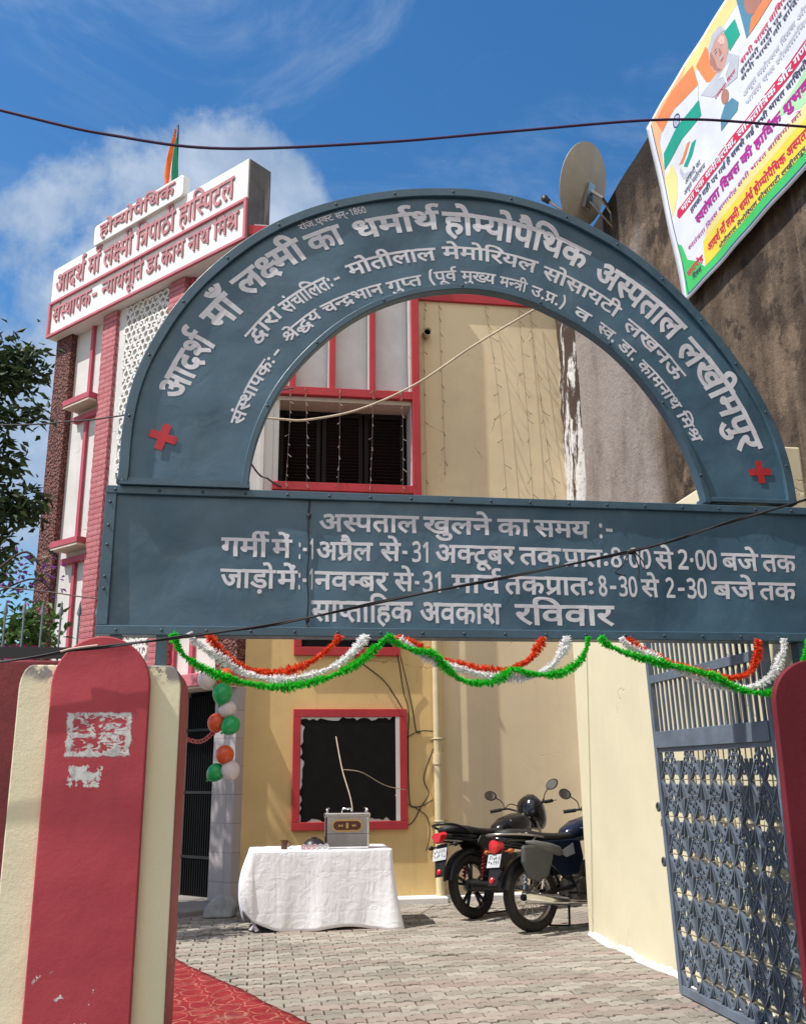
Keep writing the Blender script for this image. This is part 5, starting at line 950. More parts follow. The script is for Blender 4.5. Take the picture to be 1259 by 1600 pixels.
# upper block, overhanging
m = MB()
YU = 11.195  # heights and right-hand edges of this storey scaled about the camera to this depth
m.box(-0.30, 0.09, YU+0.03, 11.62, 4.616, 8.422)          # left pier, whitewashed below
m.build('wall', M_white, MBK)
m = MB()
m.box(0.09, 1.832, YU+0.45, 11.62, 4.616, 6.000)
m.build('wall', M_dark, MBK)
m = MB()
m.box(0.09, 1.918, YU+0.14, 11.62, 6.010, 8.218)
m.build('panel_wall', paint('grey_white_panel', (0.60, 0.60, 0.615), 0.85, 0.12, 2.2, 0.3, 50, 0.3, (0.33, 0.33, 0.34)), MBK)
m = MB()
m.box(0.09, 1.862, YU+0.03, YU+0.44, 5.954, 6.008)
m.build('soffit', M_soffit, MBK)
m = MB()
m.box(0.092, 0.16, YU+0.04, YU+0.40, 4.860, 5.953)
m.build('jamb', M_white, MBK)
m = MB()
m.box(1.827, 1.862, YU+0.04, YU+0.44, 4.860, 5.953)
m.build('jamb', M_white, MBK)
m = MB()
m.box(-0.06, -0.02, YU-0.005, YU+0.028, 4.616, 6.081)
m.build('jamb', M_white, MBK)
# red grid of the upper storey
m = MB()
m.box(1.837, 1.934, YU-0.05, 11.60, 4.616, 8.361)
m.box(-0.02, 1.835, YU-0.045, YU+0.16, 6.010, 6.117)
m.box(-0.30, 1.835, YU-0.045, YU+0.30, 8.218, 8.361)
m.box(0.09, 1.835, YU-0.045, YU+0.42, 4.758, 4.860)
m.build('red_grid', M_red, MBK, bevel=0.005)
for a in (0.275, 0.775, 1.29):
    m = MB()
    m.box(a, a+0.075, YU-0.03, YU+0.138, 6.119, 8.216)
    m.build('mullion', M_red, MBK, bevel=0.004)
m = MB()
for a in (0.262, 0.762, 1.277):
    m.box(a, a+0.012, YU+0.0, YU+0.138, 6.119, 8.216)
m.box(1.806, 1.835, YU+0.0, YU+0.138, 6.119, 8.216)
m.build('panel_edge', M_white, MBK)
# louvred dark shutters
sh = MB()
for k in range(3):
    a = 0.175+k*0.545
    ring(sh, a, a+0.52, 4.860, 5.939, 0.05, 0.06, YU+0.37, YU+0.41)
    z = 4.941
    while z < 5.867:
        sh.bar((a+0.05, YU+0.40, z), (a+0.47, YU+0.40, z), 0.045, 0.010, (0, 0.7, 1))
        z += 0.045
sh.build('shutter', plain('dark_brown_shutter', (0.012, 0.0085, 0.008), 0.7, spec=0.2), MBK)
# roof slab edge over the side recess
m = MB()
m.box(1.935, 3.95, 11.312, 11.62, 7.52, 7.64)
m.box(1.935, 3.95, 11.33, 11.62, 7.64, 7.9)
m.build('roof_edge', M_red, MBK, bevel=0.006)
m = MB()
m.box(-0.2, 3.9, 11.63, 17, 7.7, 7.86)
m.build('roof_slab', M_white, MBK)
# recessed side wall
m = MB()
m.box(1.95, 4.0, 11.357, 11.62, 0.0, 7.52)
m.build('side_wall', M_niche, MBK)
# drain spout
m = MB()
pts = []
m.tube([(2.062, 11.36, 7.02), (2.058, 11.185, 6.995)], 0.052, 16, caps=False)
m.tube([(2.058, 11.185, 6.995), (2.0583, 11.192, 6.996), (2.062, 11.35, 7.018)], [0.052, 0.044, 0.044], 16, caps=False)
m.build('drain_spout', plain('spout_paint', (0.50, 0.44, 0.30), 0.7), MBK, smooth=True)
m = MB()
m.lathe([(0.001, 0), (0.043, 0.0)], (0, 0, 0), 16)
o = m.build('spout_mouth', M_dark, MBK)
o.location = (2.0595, 11.24, 7.003)
o.rotation_euler = (R(90), 0, 0)
# rainwater pipe at the corner
m = MB()
m.tube([(2.095, 11.225, 0.03), (2.095, 11.225, 1.55)], 0.052, 14)
m.tube([(2.095, 11.225, 1.50), (2.095, 11.225, 1.62)], 0.062, 14)
m.tube([(2.095, 11.225, 1.60), (2.090, 11.22, 1.74), (2.088, 11.22, 4.55)], 0.046, 14)
pp = m.build('drainpipe', paint('pipe_cream', (0.62, 0.52, 0.32), 0.55, 0.12, 5, 0.15, 60, 0.3, (0.35, 0.29, 0.2)), MBK, smooth='auto')
for z in (0.86, 1.78, 3.2):
    m = MB()
    m.box(2.02, 2.20, 11.262, 11.285, z, z+0.022)
    m.tube([(2.095+0.056*math.cos(q), 11.225+0.056*math.sin(q), z+0.01) for q in [2*math.pi*k/14 for k in range(14)]], 0.009, 6, closed=True)
    m.build('bracket', plain('bracket_paint', (0.5, 0.42, 0.27), 0.6), pp)

# ================================================================== TOWER (45 degrees to the block)
TW = thing('hospital_tower', 'white and pink sign tower with jali screen and maroon pebbledash columns, left behind the arch', 'building', (-0.2575, 11.28, -0.042), R(-47))
TW.scale = (1.030, 1.030, 1.030)  # tower scaled about the camera, its location moved along by the same factor
D0 = 0.10
m = MB()
m.box(-4.42, 0.0, D0, 2.6, 2.5, 7.95)
m.box(-4.42, -0.98, 0.10, 2.6, 0, 2.36)
m.box(-0.98, 0.0, 1.2, 2.6, 0, 2.36)
m.build('wall', M_white, TW)
for a, b, f_ in ((-4.41, -4.0, 0.0), (-0.31, 0.05, -0.05)):
    m = MB()
    m.box(a, b, f_, D0-0.002, 2.52, 7.95)
    m.build('pebbledash_column', M_pebble, TW)
# pink brick columns with toothed edges
for a, b in ((-3.13, -2.82), (-1.60, -1.29)):
    m = MB()
    m.box(a, b, -0.02, D0-0.002, 2.52, 7.95)
    z = 2.56
    k = 0
    while z < 7.90:
        if k % 2 == 0:
            m.box(a-0.030, a-0.0005, 0.0, D0-0.004, z, z+0.072)
            m.box(b+0.0005, b+0.022, 0.0, D0-0.004, z, z+0.072)
        m.box(a-0.001 if k % 2 else a-0.01, b+0.001 if k % 2 else b+0.01, -0.034, -0.0205, z, z+0.070)
        z += 0.078
        k += 1
    m.build('brick_column', M_brick, TW)
# white margins of the jali, and the jali itself
m = MB()
m.box(-2.817, -2.64, 0.02, D0-0.003, 2.52, 7.95)
m.box(-1.66, -1.605, 0.02, D0-0.003, 2.52, 7.95)
m.build('jali_margin', M_white, TW)
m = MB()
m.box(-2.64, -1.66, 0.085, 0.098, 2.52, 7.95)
m.build('jali_back', plain('jali_shadow_wall', (0.07, 0.06, 0.058), 0.9), TW)  # dark backing sheet stands in for the shaded hollow behind the screen
m = MB()
s_ = 0.066
nodes = {}


def jn(x, z):
    k = (round(x, 3), round(z, 3))
    if k not in nodes:
        nodes[k] = (x+rnd.uniform(-.013, .013), 0.045, z+rnd.uniform(-.013, .013))
    return nodes[k]


done = set()
cw = s_*math.sqrt(3)
r_i = 0
z = 2.52
while z < 7.96:
    x = -2.66+(r_i % 2)*cw/2
    while x < -1.62:
        hx = [(x+s_*math.sin(R(60*k)), z+s_*math.cos(R(60*k))) for k in range(6)]
        for k in range(6):
            p, q = jn(*hx[k]), jn(*hx[(k+1) % 6])
            key = tuple(sorted((p, q)))
            if key in done:
                continue
            done.add(key)
            if all(-2.66 < t[0] < -1.64 and 2.50 < t[2] < 7.97 for t in (p, q)):
                m.bar(p, q, 0.07, 0.032, up=(Vector(q)-Vector(p)).cross(Vector((0, 1, 0))))
        if rnd.random() < 0.55:
            c_ = (x+rnd.uniform(-.01, .01), 0.045, z)
            e = jn(*hx[rnd.choice((0, 1, 2, 3, 4, 5))])
            if -2.64 < c_[0] < -1.66:
                m.bar(c_, e, 0.066, 0.030, up=(Vector(e)-Vector(c_)).cross(Vector((0, 1, 0))))
        x += cw
    z += s_*1.5
    r_i += 1
m.build('jali_screen', paint('jali_white', (0.72, 0.70, 0.68), 0.85, 0.1, 6, 0.3, 60), TW)


def tbay(flip):
    """window bay of the tower: red fins, ledges, lintels (mirrored for the right bay)"""
    X = (lambda u: u) if not flip else (lambda u: -4.42-u+0.0)
    seg = lambda a, b: (min(X(a), X(b)), max(X(a), X(b)))
    for u in (-3.565, -3.215):
        a, b = seg(u, u+0.065)
        for z0, z1 in ((6.742, 7.949), (4.602, 6.448), (2.53, 4.298)):
            f_ = MB()
            f_.box(a, b, 0.055, D0-0.001, z0, z1)
            f_.build('mullion', M_pink2, TW)
    a, b = seg(-3.83, -3.165)
    for z0 in (6.64, 4.50):
        l_ = MB()
        l_.box(a, b, -0.16, D0-0.001, z0+0.012, z0+0.10)
        lo = l_.build('ledge', M_pink2, TW, bevel=0.006)
        l_ = MB()
        l_.box(a+0.012, b-0.012, -0.15, D0-0.001, z0-0.02, z0+0.011)
        l_.build('ledge_soffit', M_soffit, lo)
    for z0 in (6.45, 4.30):
        l_ = MB()
        l_.box(a, b, 0.02, D0-0.001, z0, z0+0.085)
        l_.build('lintel', M_pink2, TW, bevel=0.004)


M_pink2 = paint('crimson_pink_paint', (0.43, 0.085, 0.12), 0.7, 0.14, 3, 0.25, 60)
tbay(False)
tbay(True)
# sign slab and cap plate
M_sign = paint('sign_white', (0.74, 0.73, 0.71), 0.75, 0.06, 2, 0.2, 60, 0.08, (0.5, 0.45, 0.42))
m = MB()
m.box(-4.46, 0.04, -0.14, 0.24, 8.535, 9.13)
sg = m.build('sign_slab', M_sign, TW, bevel=0.006)
m = MB()
m.box(-4.46, 0.04, -0.13, 0.24, 7.952, 8.533)
m.build('sign_slab', M_sign, TW)
m = MB()
ring(m, -4.47, 0.05, 7.95, 8.55, 0.05, 0.045, -0.17, -0.1305)
m.build('sign_border', M_pink, TW, bevel=0.006)
m = MB()
m.box(0.041, 0.055, -0.125, 0.24, 7.96, 9.125)
m.build('stained_side', paint('stained_cement', (0.13, 0.125, 0.12), 0.9, 0.35, 2.2, 0.5, 40, 0.8, (0.42, 0.41, 0.40)), TW)
cap = [(-3.26+0.05*math.cos(R(a)), 9.11+0.03+0.05*math.sin(R(a))) for a in (180, 225, 270)] + \
      [(-1.27+0.05*math.cos(R(a)), 9.14+0.05*math.sin(R(a))) for a in (270, 315, 0)] + \
      [(-1.27+0.05*math.cos(R(a)), 9.38+0.05*math.sin(R(a))) for a in (0, 45, 90)] + \
      [(-3.26+0.05*math.cos(R(a)), 9.38+0.05*math.sin(R(a))) for a in (90, 135, 180)]
m = MB()
m.prism(cap, lambda a, b: (a, -0.20, b), (0, 0.12, 0))
cpo = m.build('cap_plate', M_sign, TW, bevel=0.008)
m = MB()
for a in (-2.9, -1.6):
    m = MB()
    m.box(a-0.03, a+0.03, -0.075, -0.03, 9.131, 9.3)
    m.build('cap_strut', M_pink, TW)
M_tlet = paint('raised_letter_pink', (0.45, 0.19, 0.21), 0.75, 0.25, 5, 0.2, 60, 0.4, (0.64, 0.45, 0.46), (0.68, 0.56, 0.56))


def tower_text(words, u0, u1, zt, h, par):
    """raised cement letters: front face, thickness by stacking a darker skirt"""
    tot = sum(WRD[w][1] for w in words)+260*(len(words)-1)
    k = (u1-u0)/tot
    u = u0
    mm = MB()
    for w in words:
        L = WRD[w][1]*k
        base = par
        put_word(mm, w, lambda t, hh, ly: (u+t*L, -base-0.012-0.0006*ly, zt+hh*h/620), 16)
        u += L+260*k
    o = mm.build('lettering', M_tlet, TW)
    q = o.modifiers.new('thick', 'SOLIDIFY')
    q.thickness = 0.012
    q.offset = 0
    return o


tower_text(['होम्योपैथिक'], -3.15, -1.40, 9.37, 0.19, 0.20)
tower_text(['आदर्श', 'माँ', 'लक्ष्मी', 'त्रिपाठी', 'हास्पिटल'], -4.34, -0.22, 8.97, 0.30, 0.14)
tower_text(['संस्थापक-', 'न्यायमूर्ति', 'डा.काम', 'नाथ', 'मिश्र'], -4.36, -0.12, 8.43, 0.25, 0.13)
# band over the door, doorway
m = MB()
m.box(-2.2, 0.06, -0.28, D0, 2.375, 2.52)
bd = m.build('door_canopy', M_pink, TW, bevel=0.01)
m = MB()
m.box(-2.18, 0.04, -0.26, D0, 2.352, 2.374)
m.build('canopy_soffit', M_soffit, bd)
m = MB()
m.box(-0.30, 0.06, -0.03, 0.30, 0.0, 2.351)


def tile_mat():
    t = NT('white_wall_tile')
    b = t.n.new('ShaderNodeTexBrick')
    b.offset = 0.0
    for k, v in (('Scale', 1.0), ('Mortar Size', 0.004), ('Brick Width', 0.30), ('Row Height', 0.30)):
        b.inputs[k].default_value = v
    b.inputs['Color1'].default_value = (0.40, 0.36, 0.37, 1)
    b.inputs['Color2'].default_value = (0.36, 0.325, 0.335, 1)
    b.inputs['Mortar'].default_value = (0.22, 0.20, 0.21, 1)
    t.l.new(t.pos(rot=(R(90), 0, 0), loc=(0.06, 0, 0)), b.inputs['Vector'])
    t.set(col=t.mix(t.rng(t.noise(6, 6), 0.5, 0.75, 0, 0.4), b.outputs[0], (0.40, 0.36, 0.34)), rough=0.3, spec=0.5)
    return t.m


m.build('tiled_jamb', tile_mat(), TW)
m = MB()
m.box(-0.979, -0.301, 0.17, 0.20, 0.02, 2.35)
dr = m.build('door_shade_panel', M_dark, TW)  # near-black panel stands in for the shade inside the doorway
m = MB()
for k in range(17):
    m.box(-0.96+k*0.039, -0.954+k*0.039, 0.13, 0.155, 0.05, 2.30)
for z in (0.5, 1.2, 1.9):
    m.box(-0.97, -0.31, 0.12, 0.129, z, z+0.03)
m.build('collapsible_grille', plain('dark_iron', (0.010, 0.011, 0.013), 0.6), dr)
m = MB()
m.box(-2.0, 0.2, -0.75, 0.5, 0.0, 0.10)
m.build('door_step', paint('step_cement', (0.23, 0.21, 0.195), 0.9, 0.2, 3, 0.4), TW, bevel=0.01)
# flag on the tower
FG = thing('flag', 'furled saffron, white and green flag on a thin pole above the tower sign', 'flag', (-0.2575-1.71*math.cos(R(47)), 11.28+1.71*math.sin(R(47)), 9.66), R(-47))
m = MB()
m.tube([(0, 0.02, -0.05), (-0.02, 0.02, 0.6), (-0.05, 0.02, 1.20)], 0.012, 8)
m.tube([(-0.05, 0.02, 1.16), (-0.09, 0.02, 1.20)], 0.008, 6)
m.build('pole', M_wire, FG)
fm = [plain('flag_saffron', (0.62, 0.13, 0.03), 0.8), plain('flag_white', (0.75, 0.75, 0.74), 0.8), plain('flag_green', (0.02, 0.24, 0.13), 0.8)]
m = MB()
nz, nu = 26, 19
P = []
for j in range(nz):
    t = j/(nz-1)
    zc = 1.10*(1-t)+0.02
    wdt = 0.07+0.42*math.sin(math.pi*min(1, t*0.9+0.05))*(0.55+0.45*t)
    for i in range(nu):
        u = i/(nu-1)
        P.append((-0.06-0.10*math.sin(t*3.0)+0.02+(u-0.30)*wdt*(0.62)+0.015*math.sin(9*u+4*t), -0.03+0.055*math.sin(u*13+t*2.6)*(0.4+t), zc-0.13*u*(1-t)-0.10*u))
i0 = m.add(P)
for j in range(nz-1):
    for i in range(nu-1):
        m.cur = 0 if i < 11 else (1 if i < 14 else 2)
        a = i0+j*nu+i
        m.face([a, a+1, a+nu+1, a+nu])
o = m.build('cloth', fm, FG, smooth=True)

# ================================================================== NEIGHBOUR BUILDING (right, bare and stained)


def stained_brown():
    t = NT('stained_bare_plaster')
    n_big = t.noise(0.55, 7, 0.62)
    st = t.noise(1.0, 7, 0.7, t.pos((1.6, 1.6, 0.16)))
    st2 = t.noise(1.0, 7, 0.7, t.pos((5, 5, 0.35)))
    c = t.mix(t.rng(n_big, 0.34, 0.66), (0.085, 0.060, 0.044), (0.200, 0.148, 0.108))
    c = t.mix(t.rng(t.noise(1.7, 8, 0.68), 0.50, 0.62, 0, 0.7), c, (0.28, 0.205, 0.145))
    c = t.mix(t.rng(t.noise(2.6, 8, 0.72, t.pos(loc=(3, 7, 1))), 0.52, 0.60, 0, 0.85), c, (0.040, 0.030, 0.025))
    c = t.mix(t.rng(st, 0.45, 0.72, 0, 0.85), c, (0.055, 0.036, 0.026))
    c = t.mix(t.rng(st2, 0.55, 0.75, 0, 0.6), c, (0.30, 0.225, 0.16))
    c = t.mix(t.rng(t.noise(7, 8, 0.75), 0.56, 0.70, 0, 0.7), c, (0.050, 0.034, 0.026))
    # smoother grey plaster far down, broken edge
    s = t.sep()
    low = t.math('ADD', t.math('MULTIPLY', s[2], 1.0), t.math('MULTIPLY', t.noise(0.9, 7, 0.65), 2.2))
    # plaster patch between y 8.8 and 11.3, under z 7.0
    yy = t.math('ADD', s[1], t.math('MULTIPLY', t.noise(1.3, 6, 0.6), 0.8))
    patch = t.math('MULTIPLY', t.rng(low, 7.9, 8.3, 1, 0), t.rng(yy, 8.9, 9.4))
    top = t.math('ADD', s[2], t.math('MULTIPLY', t.noise(3, 7, 0.7), 1.0))
    grey = t.mix(t.rng(t.noise(1.0, 6, 0.65, t.pos((1.6, 1.6, 0.5))), 0.42, 0.75), (0.31, 0.270, 0.245), (0.17, 0.138, 0.122))
    c = t.mix(patch, c, grey)
    c = t.mix(t.rng(t.math('ADD', top, t.math('MULTIPLY', t.noise(1.0, 6, 0.7, t.pos((4, 4, 0.25))), 1.2)), 8.25, 8.85, 0, 0.9), c, (0.028, 0.023, 0.020))
    t.set(col=c, rough=0.95, spec=0.15)
    t.bump(t.noise(4, 8, 0.75), 0.9, 0.06)
    t.bump(t.noise(30, 6, 0.7), 0.8, 0.015)
    return t.m


NB = thing('neighbour_building', 'tall bare building of stained brown plaster carrying the banner on the right', 'building')
m = MB()
NYS = 34
XB = 3.95
# wall as a grid with a slightly uneven top and face
ys = [-3+14.6*k/60 for k in range(61)]
zs = [8.0*k/24 for k in range(25)]
P = []
for yy in ys:
    for zz in zs:
        e = 0.012*math.sin(yy*3.1+zz)+0.012*math.sin(zz*2.3+yy*0.7)
        zt = zz if zz < 7.99 else zz+0.006*math.sin(yy*5)+rnd.uniform(-.012, .012)
        P.append((XB+0.03+e*0.3, yy, zt))
i0 = m.add(P)
for a in range(60):
    for b in range(24):
        q = i0+a*25+b
        m.face([q, q+1, q+26, q+25])
Q = [(9.0, yy, zz) for yy in (ys[0], ys[-1]) for zz in (0, 8.0)]
m.build('wall', stained_brown(), NB, smooth=True)
m = MB()
m.box(XB+0.06, 9.0, -3, 11.6, 7.85, 7.94)
m.box(XB+0.06, 9.0, 11.45, 11.6, 0, 7.85)
m.build('roof', paint('roof_cement', (0.2, 0.17, 0.15), 0.95), NB)


def peel():
    t = NT('peeling_limewash')
    v = t.noise(1.0, 8, 0.72, t.pos((9, 9, 1.6)))
    s = t.sep()
    k = t.math('ADD', v, t.rng(s[2], 4.5, 7.5, 0.06, -0.10, False))
    c = t.mix(t.rng(k, 0.47, 0.53), (0.070, 0.048, 0.038), (0.60, 0.58, 0.56))
    c = t.mix(t.rng(t.noise(14, 6, 0.7), 0.5, 0.7, 0, 0.6), c, (0.10, 0.075, 0.062))
    t.set(col=c, rough=0.95, spec=0.15)
    t.bump(k, 0.5, 0.02)
    t.bump(t.noise(30, 6, 0.7), 0.5, 0.012)
    return t.m


m = MB()
P = []
for k in range(41):
    z = 7.7*k/40
    for j, (dx, dy) in enumerate(((-0.10, 0.0), (-0.12, -0.12), (-0.10, -0.30), (-0.02, -0.38), (0.06, -0.42))):
        P.append((XB+0.03+dx+rnd.uniform(-.022, .022), 11.40+dy*1.25+rnd.uniform(-.03, .03), z))
i0 = m.add(P)
for k in range(40):
    for j in range(4):
        q = i0+k*5+j
        m.face([q, q+1, q+6, q+5])
m.build('peeling_corner', peel(), NB, smooth=True)

# ================================================================== BOUNDARY WALL on the right of the yard
BW = thing('boundary_wall', 'smooth cream boundary wall with a white limewashed foot beside the gate', 'wall')
m = MB()
m.box(2.96, 3.19, 5.0, 8.75, 0.0, 3.29)
m.build('wall_face', paint('cream_wall_paint', (0.64, 0.575, 0.40), 0.8, 0.06, 0.7, 0.25, 70, 0.22, (0.50, 0.40, 0.25), wall=0.45), BW, bevel=0.012)
m = MB()
P = []
yy = 5.0
ring_ = []
while yy < 8.80:
    w_ = 0.035+0.018*math.sin(yy*7)+rnd.uniform(-.012, .012)
    h_ = 0.045+0.012*math.sin(yy*9+1)+rnd.uniform(-.012, .012)
    ring_.append([(2.962, yy, 0.0), (2.96-w_, yy, 0.0), (2.96-w_, yy, 0.018), (2.96-w_*0.4, yy, h_*0.6), (2.957, yy, h_), (2.962, yy, h_)])
    yy += 0.05
m.loft(ring_)
m.build('limewash_fillet', M_limewash, BW, smooth=True)

# ================================================================== FRONT WALL AND SPIKED FENCE on the far left
FW = thing('front_wall', 'low maroon front wall under the spiked fence left of the gate pier', 'wall')
m = MB()
m.box(-6.0, -1.0, 5.55, 5.75, 0, 2.04)
m.build('wall_face', paint('maroon_wall', (0.20, 0.040, 0.045), 0.8, 0.3, 2.5, 0.4, 50, 0.4, (0.30, 0.24, 0.23)), FW, bevel=0.01)
FN = thing('spiked_fence', 'grey spear topped iron fence with a black rail left of the gate pier', 'fence')
m = MB()
m.box(-6.0, -0.85, 5.585, 5.635, 2.058, 2.118)
m.build('rail', plain('black_rail', (0.015, 0.015, 0.017), 0.4), FN)
x = -5.95
M_spike = paint('spike_paint', (0.17, 0.19, 0.22), 0.5, 0.2, 10)
while x < -0.90:
    m = MB()
    m.tube([(x, 5.60, 2.04), (x, 5.60, 2.30)], 0.0065, 6)
    m.loft([[(x+s_x*w_, 5.60+s_y*w_*0.5, z) for s_x, s_y in ((1, 0), (0, 1), (-1, 0), (0, -1))] for w_, z in ((0.005, 2.295), (0.014, 2.312), (0.011, 2.332), (0.001, 2.385))])
    m.build('spike', M_spike, FN)
    x += 0.1005
# ================================================================== ARCH SIGN
AS = thing('arch_sign', 'slate blue tin arch sign with white Devanagari lettering spanning the gateway', 'sign', (0, 0, 0))
SY = 4.75                       # front face of the sign
CX, CZ = 1.15, 2.82             # centre of the arch
OUT = [(179.3, 1.886), (175.5, 1.888), (162.9, 1.930), (154.7, 1.940), (145.8, 1.946), (136.2, 1.944), (127.4, 1.940), (119.7, 1.926), (109.8, 1.903), (97.4, 1.886), (89.0, 1.884), (78.9, 1.874), (72.7, 1.862), (66.9, 1.846), (59.2, 1.829), (47.4, 1.797), (37.1, 1.780), (25.7, 1.786), (17.0, 1.803), (9.8, 1.810), (0.5, 1.805)]
INN = [(178.6, 1.233), (166.9, 1.226), (152.0, 1.219), (136.6, 1.214), (116.9, 1.226), (100.7, 1.232), (89.4, 1.235), (74.3, 1.222), (67.2, 1.210), (52.1, 1.203), (37.6, 1.197), (26.0, 1.206), (15.1, 1.225), (0.5, 1.262)]


def smooth_tab(tab):
    c = catmull([(a, r, 0) for a, r in tab], 10)
    return [(p.x, p.y) for p in c]


OUT_S, INN_S = smooth_tab(OUT), smooth_tab(INN)


def rad(tab, a):
    if a >= tab[0][0]:
        return tab[0][1]
    for (a0, r0), (a1, r1) in zip(tab, tab[1:]):
        if a1 <= a <= a0:
            return r0+(r1-r0)*(a0-a)/max(1e-9, a0-a1)
    return tab[-1][1]


def ap(a, r, y=SY):
    return (CX+r*math.cos(R(a)), y, CZ+r*math.sin(R(a)))


def dent(x, z):
    """gentle oil-canning of the tin"""
    return 0.004*math.sin(x*5.1+z*3.3)*math.sin(z*4.7-x*1.9)+0.0025*math.sin(x*11+z*7)


NA = 150
A0, A1 = 179.0, 0.9
angs = [A0+(A1-A0)*k/NA for k in range(NA+1)]
m = MB()
P = []
NR = 14
for a in angs:
    ro, ri = rad(OUT_S, a)-0.02, rad(INN_S, a)+0.02
    for k in range(NR+1):
        q = ap(a, ri+(ro-ri)*k/NR)
        P.append((q[0], SY+dent(q[0], q[2]), q[2]))
i0 = m.add(P)
for j in range(NA):
    for k in range(NR):
        q = i0+j*(NR+1)+k
        m.face([q, q+1, q+NR+2, q+NR+1])
arch_panel = m.build('arch_panel', M_sheet, AS, smooth=True)


def arc_strip(mb, tab, d0, d1, y0, y1):
    """raised rim following the edge curve between offsets d0..d1"""
    rings = []
    for a in angs:
        r = rad(tab, a)
        rings.append([ap(a, r+d0, y1), ap(a, r+d1, y1), ap(a, r+d1, y0), ap(a, r+d0, y0)])
    mb.loft(rings)


m = MB()
arc_strip(m, OUT_S, -0.052, 0.0, SY-0.024, SY+0.045)
m.build('outer_rim', M_sheet_rim, AS, smooth='auto', bevel=0.004)
m = MB()
arc_strip(m, INN_S, 0.0, 0.036, SY-0.022, SY+0.045)
m.build('inner_rim', M_sheet_rim, AS, smooth='auto', bevel=0.004)
# back sheet
m = MB()
rings = [[ap(a, rad(INN_S, a)+0.01, SY+0.035), ap(a, rad(OUT_S, a)-0.01, SY+0.035)] for a in angs]
m.loft(rings, caps=False, closed=False)
m.build('back_sheet', M_sheet_rim, AS)
# foot strip of the arch, straight
m = MB()
m.box(-0.74, -0.075, SY-0.020, SY+0.09, 2.845, 2.872)
m.box(-0.72, -0.075, SY-0.048, SY+0.09, 2.829, 2.8455)
m.build('arch_foot', M_sheet_rim, AS)
m = MB()
m.box(2.41, 2.96, SY-0.020, SY+0.09, 2.845, 2.872)
m.build('arch_foot', M_sheet_rim, AS, bevel=0.004)

# board: wavy tin sheets in an angle frame
BX0, BX1, BZ0, BZ1 = -0.787, 3.16, 2.075, 2.828
m = MB()
for (a, b, off) in ((BX0+0.03, 0.242, 0.0008), (0.238, 0.585, 0.0), (0.583, BX1-0.03, -0.0004)):
    nx, nz = 40, 14
    P = []
    for j in range(nx+1):
        for k in range(nz+1):
            x, z = a+(b-a)*j/nx, BZ0+0.02+(BZ1-BZ0-0.04)*k/nz
            e = 0.0
            if a < 0 and j == nx:
                e = 0.006*math.sin(z*23)
            P.append((x+e, SY+off+dent(x*1.3+2, z), z))
    i0 = m.add(P)
    for j in range(nx):
        for k in range(nz):
            q = i0+j*(nz+1)+k
            m.face([q, q+nz+1, q+nz+2, q+1])
m.build('board_panel', M_sheet, AS, smooth=True)
m = MB()
m.box(BX0, BX1, SY-0.022, SY+0.10, BZ1-0.042, BZ1)
m.box(BX0, BX1, SY-0.022, SY+0.10, BZ0, BZ0+0.046)
m.box(BX0, BX0+0.055, SY-0.020, SY+0.10, BZ0+0.046, BZ1-0.042)
m.box(BX1-0.055, BX1, SY-0.020, SY+0.10, BZ0+0.046, BZ1-0.042)
m.build('board_frame', M_sheet_rim, AS, bevel=0.004)
m = MB()
m.box(BX0+0.01, BX1-0.01, SY+0.085, SY+0.095, BZ0+0.01, BZ1-0.01)
m.build('back_sheet', M_sheet_rim, AS)
# dark gap and bent lip along the torn sheet seam
m = MB()
P = [(0.232+0.004*math.sin(z*23), z) for z in [BZ0+0.05+0.66*k/20 for k in range(21)]]
m.tube([(x, SY-0.007, z) for x, z in P], 0.0035, 5)
for z in (2.70, 2.16, 2.12):
    m.ball((0.233, SY-0.010, z), 0.011, 8, 5, 1, 0.6, 1.3)
m.build('torn_seam', M_wire, AS)
# screws along the rims and the frame
M_screw = plain('screw_heads', (0.04, 0.06, 0.08), 0.45)
m = MB()
m.ball((0, 0, 0), 0.008, 8, 5, 1, 0.6, 1)
screw0 = m.build('screw', M_screw, AS, smooth=True)
spots = []
for k in range(0, NA+1, 9):
    a = angs[k]
    spots.append(ap(a, rad(OUT_S, a)-0.026, SY-0.026))
    if k % 2 == 0:
        spots.append(ap(a, rad(INN_S, a)+0.018, SY-0.024))
x = -0.74
while x < 3.1:
    spots += [(x, SY-0.024, BZ1-0.022), (x+0.05, SY-0.024, BZ0+0.022)]
    x += 0.215
spots += [(BX0+0.026, SY-0.022, z) for z in (2.30, 2.36, 2.52, 2.62, 2.74)]
for k, p in enumerate(spots):
    o = screw0 if k == 0 else screw0.copy()
    if k:
        COL.objects.link(o)
        o.parent = AS
    o.location = p
# supports down to the piers
for x in (-0.72, -0.5, 2.87, 3.05):
    m = MB()
    m.box(x, x+0.05, SY+0.0, SY+0.07, 1.85, 2.075)
    m.build('support_post', M_sheet_rim, AS)


def arch_line(name, words, hs, bold=22):
    mb = MB()
    for q_, (w, a0, r0, a1, r1) in enumerate(words):
        h = hs[q_] if isinstance(hs, list) else hs

        def fn(t, hh, ly, a0=a0, a1=a1, r0=r0, r1=r1, h=h):
            a = a0+(a1-a0)*t
            r = r0+(r1-r0)*t-0.5*h*0.10+hh*h/620
            q = ap(a, r)
            return (q[0], SY+dent(q[0], q[2])-0.0011-0.0002*ly, q[2])
        put_word(mb, w, fn, bold)
    return mb.build('lettering', M_letter, AS)


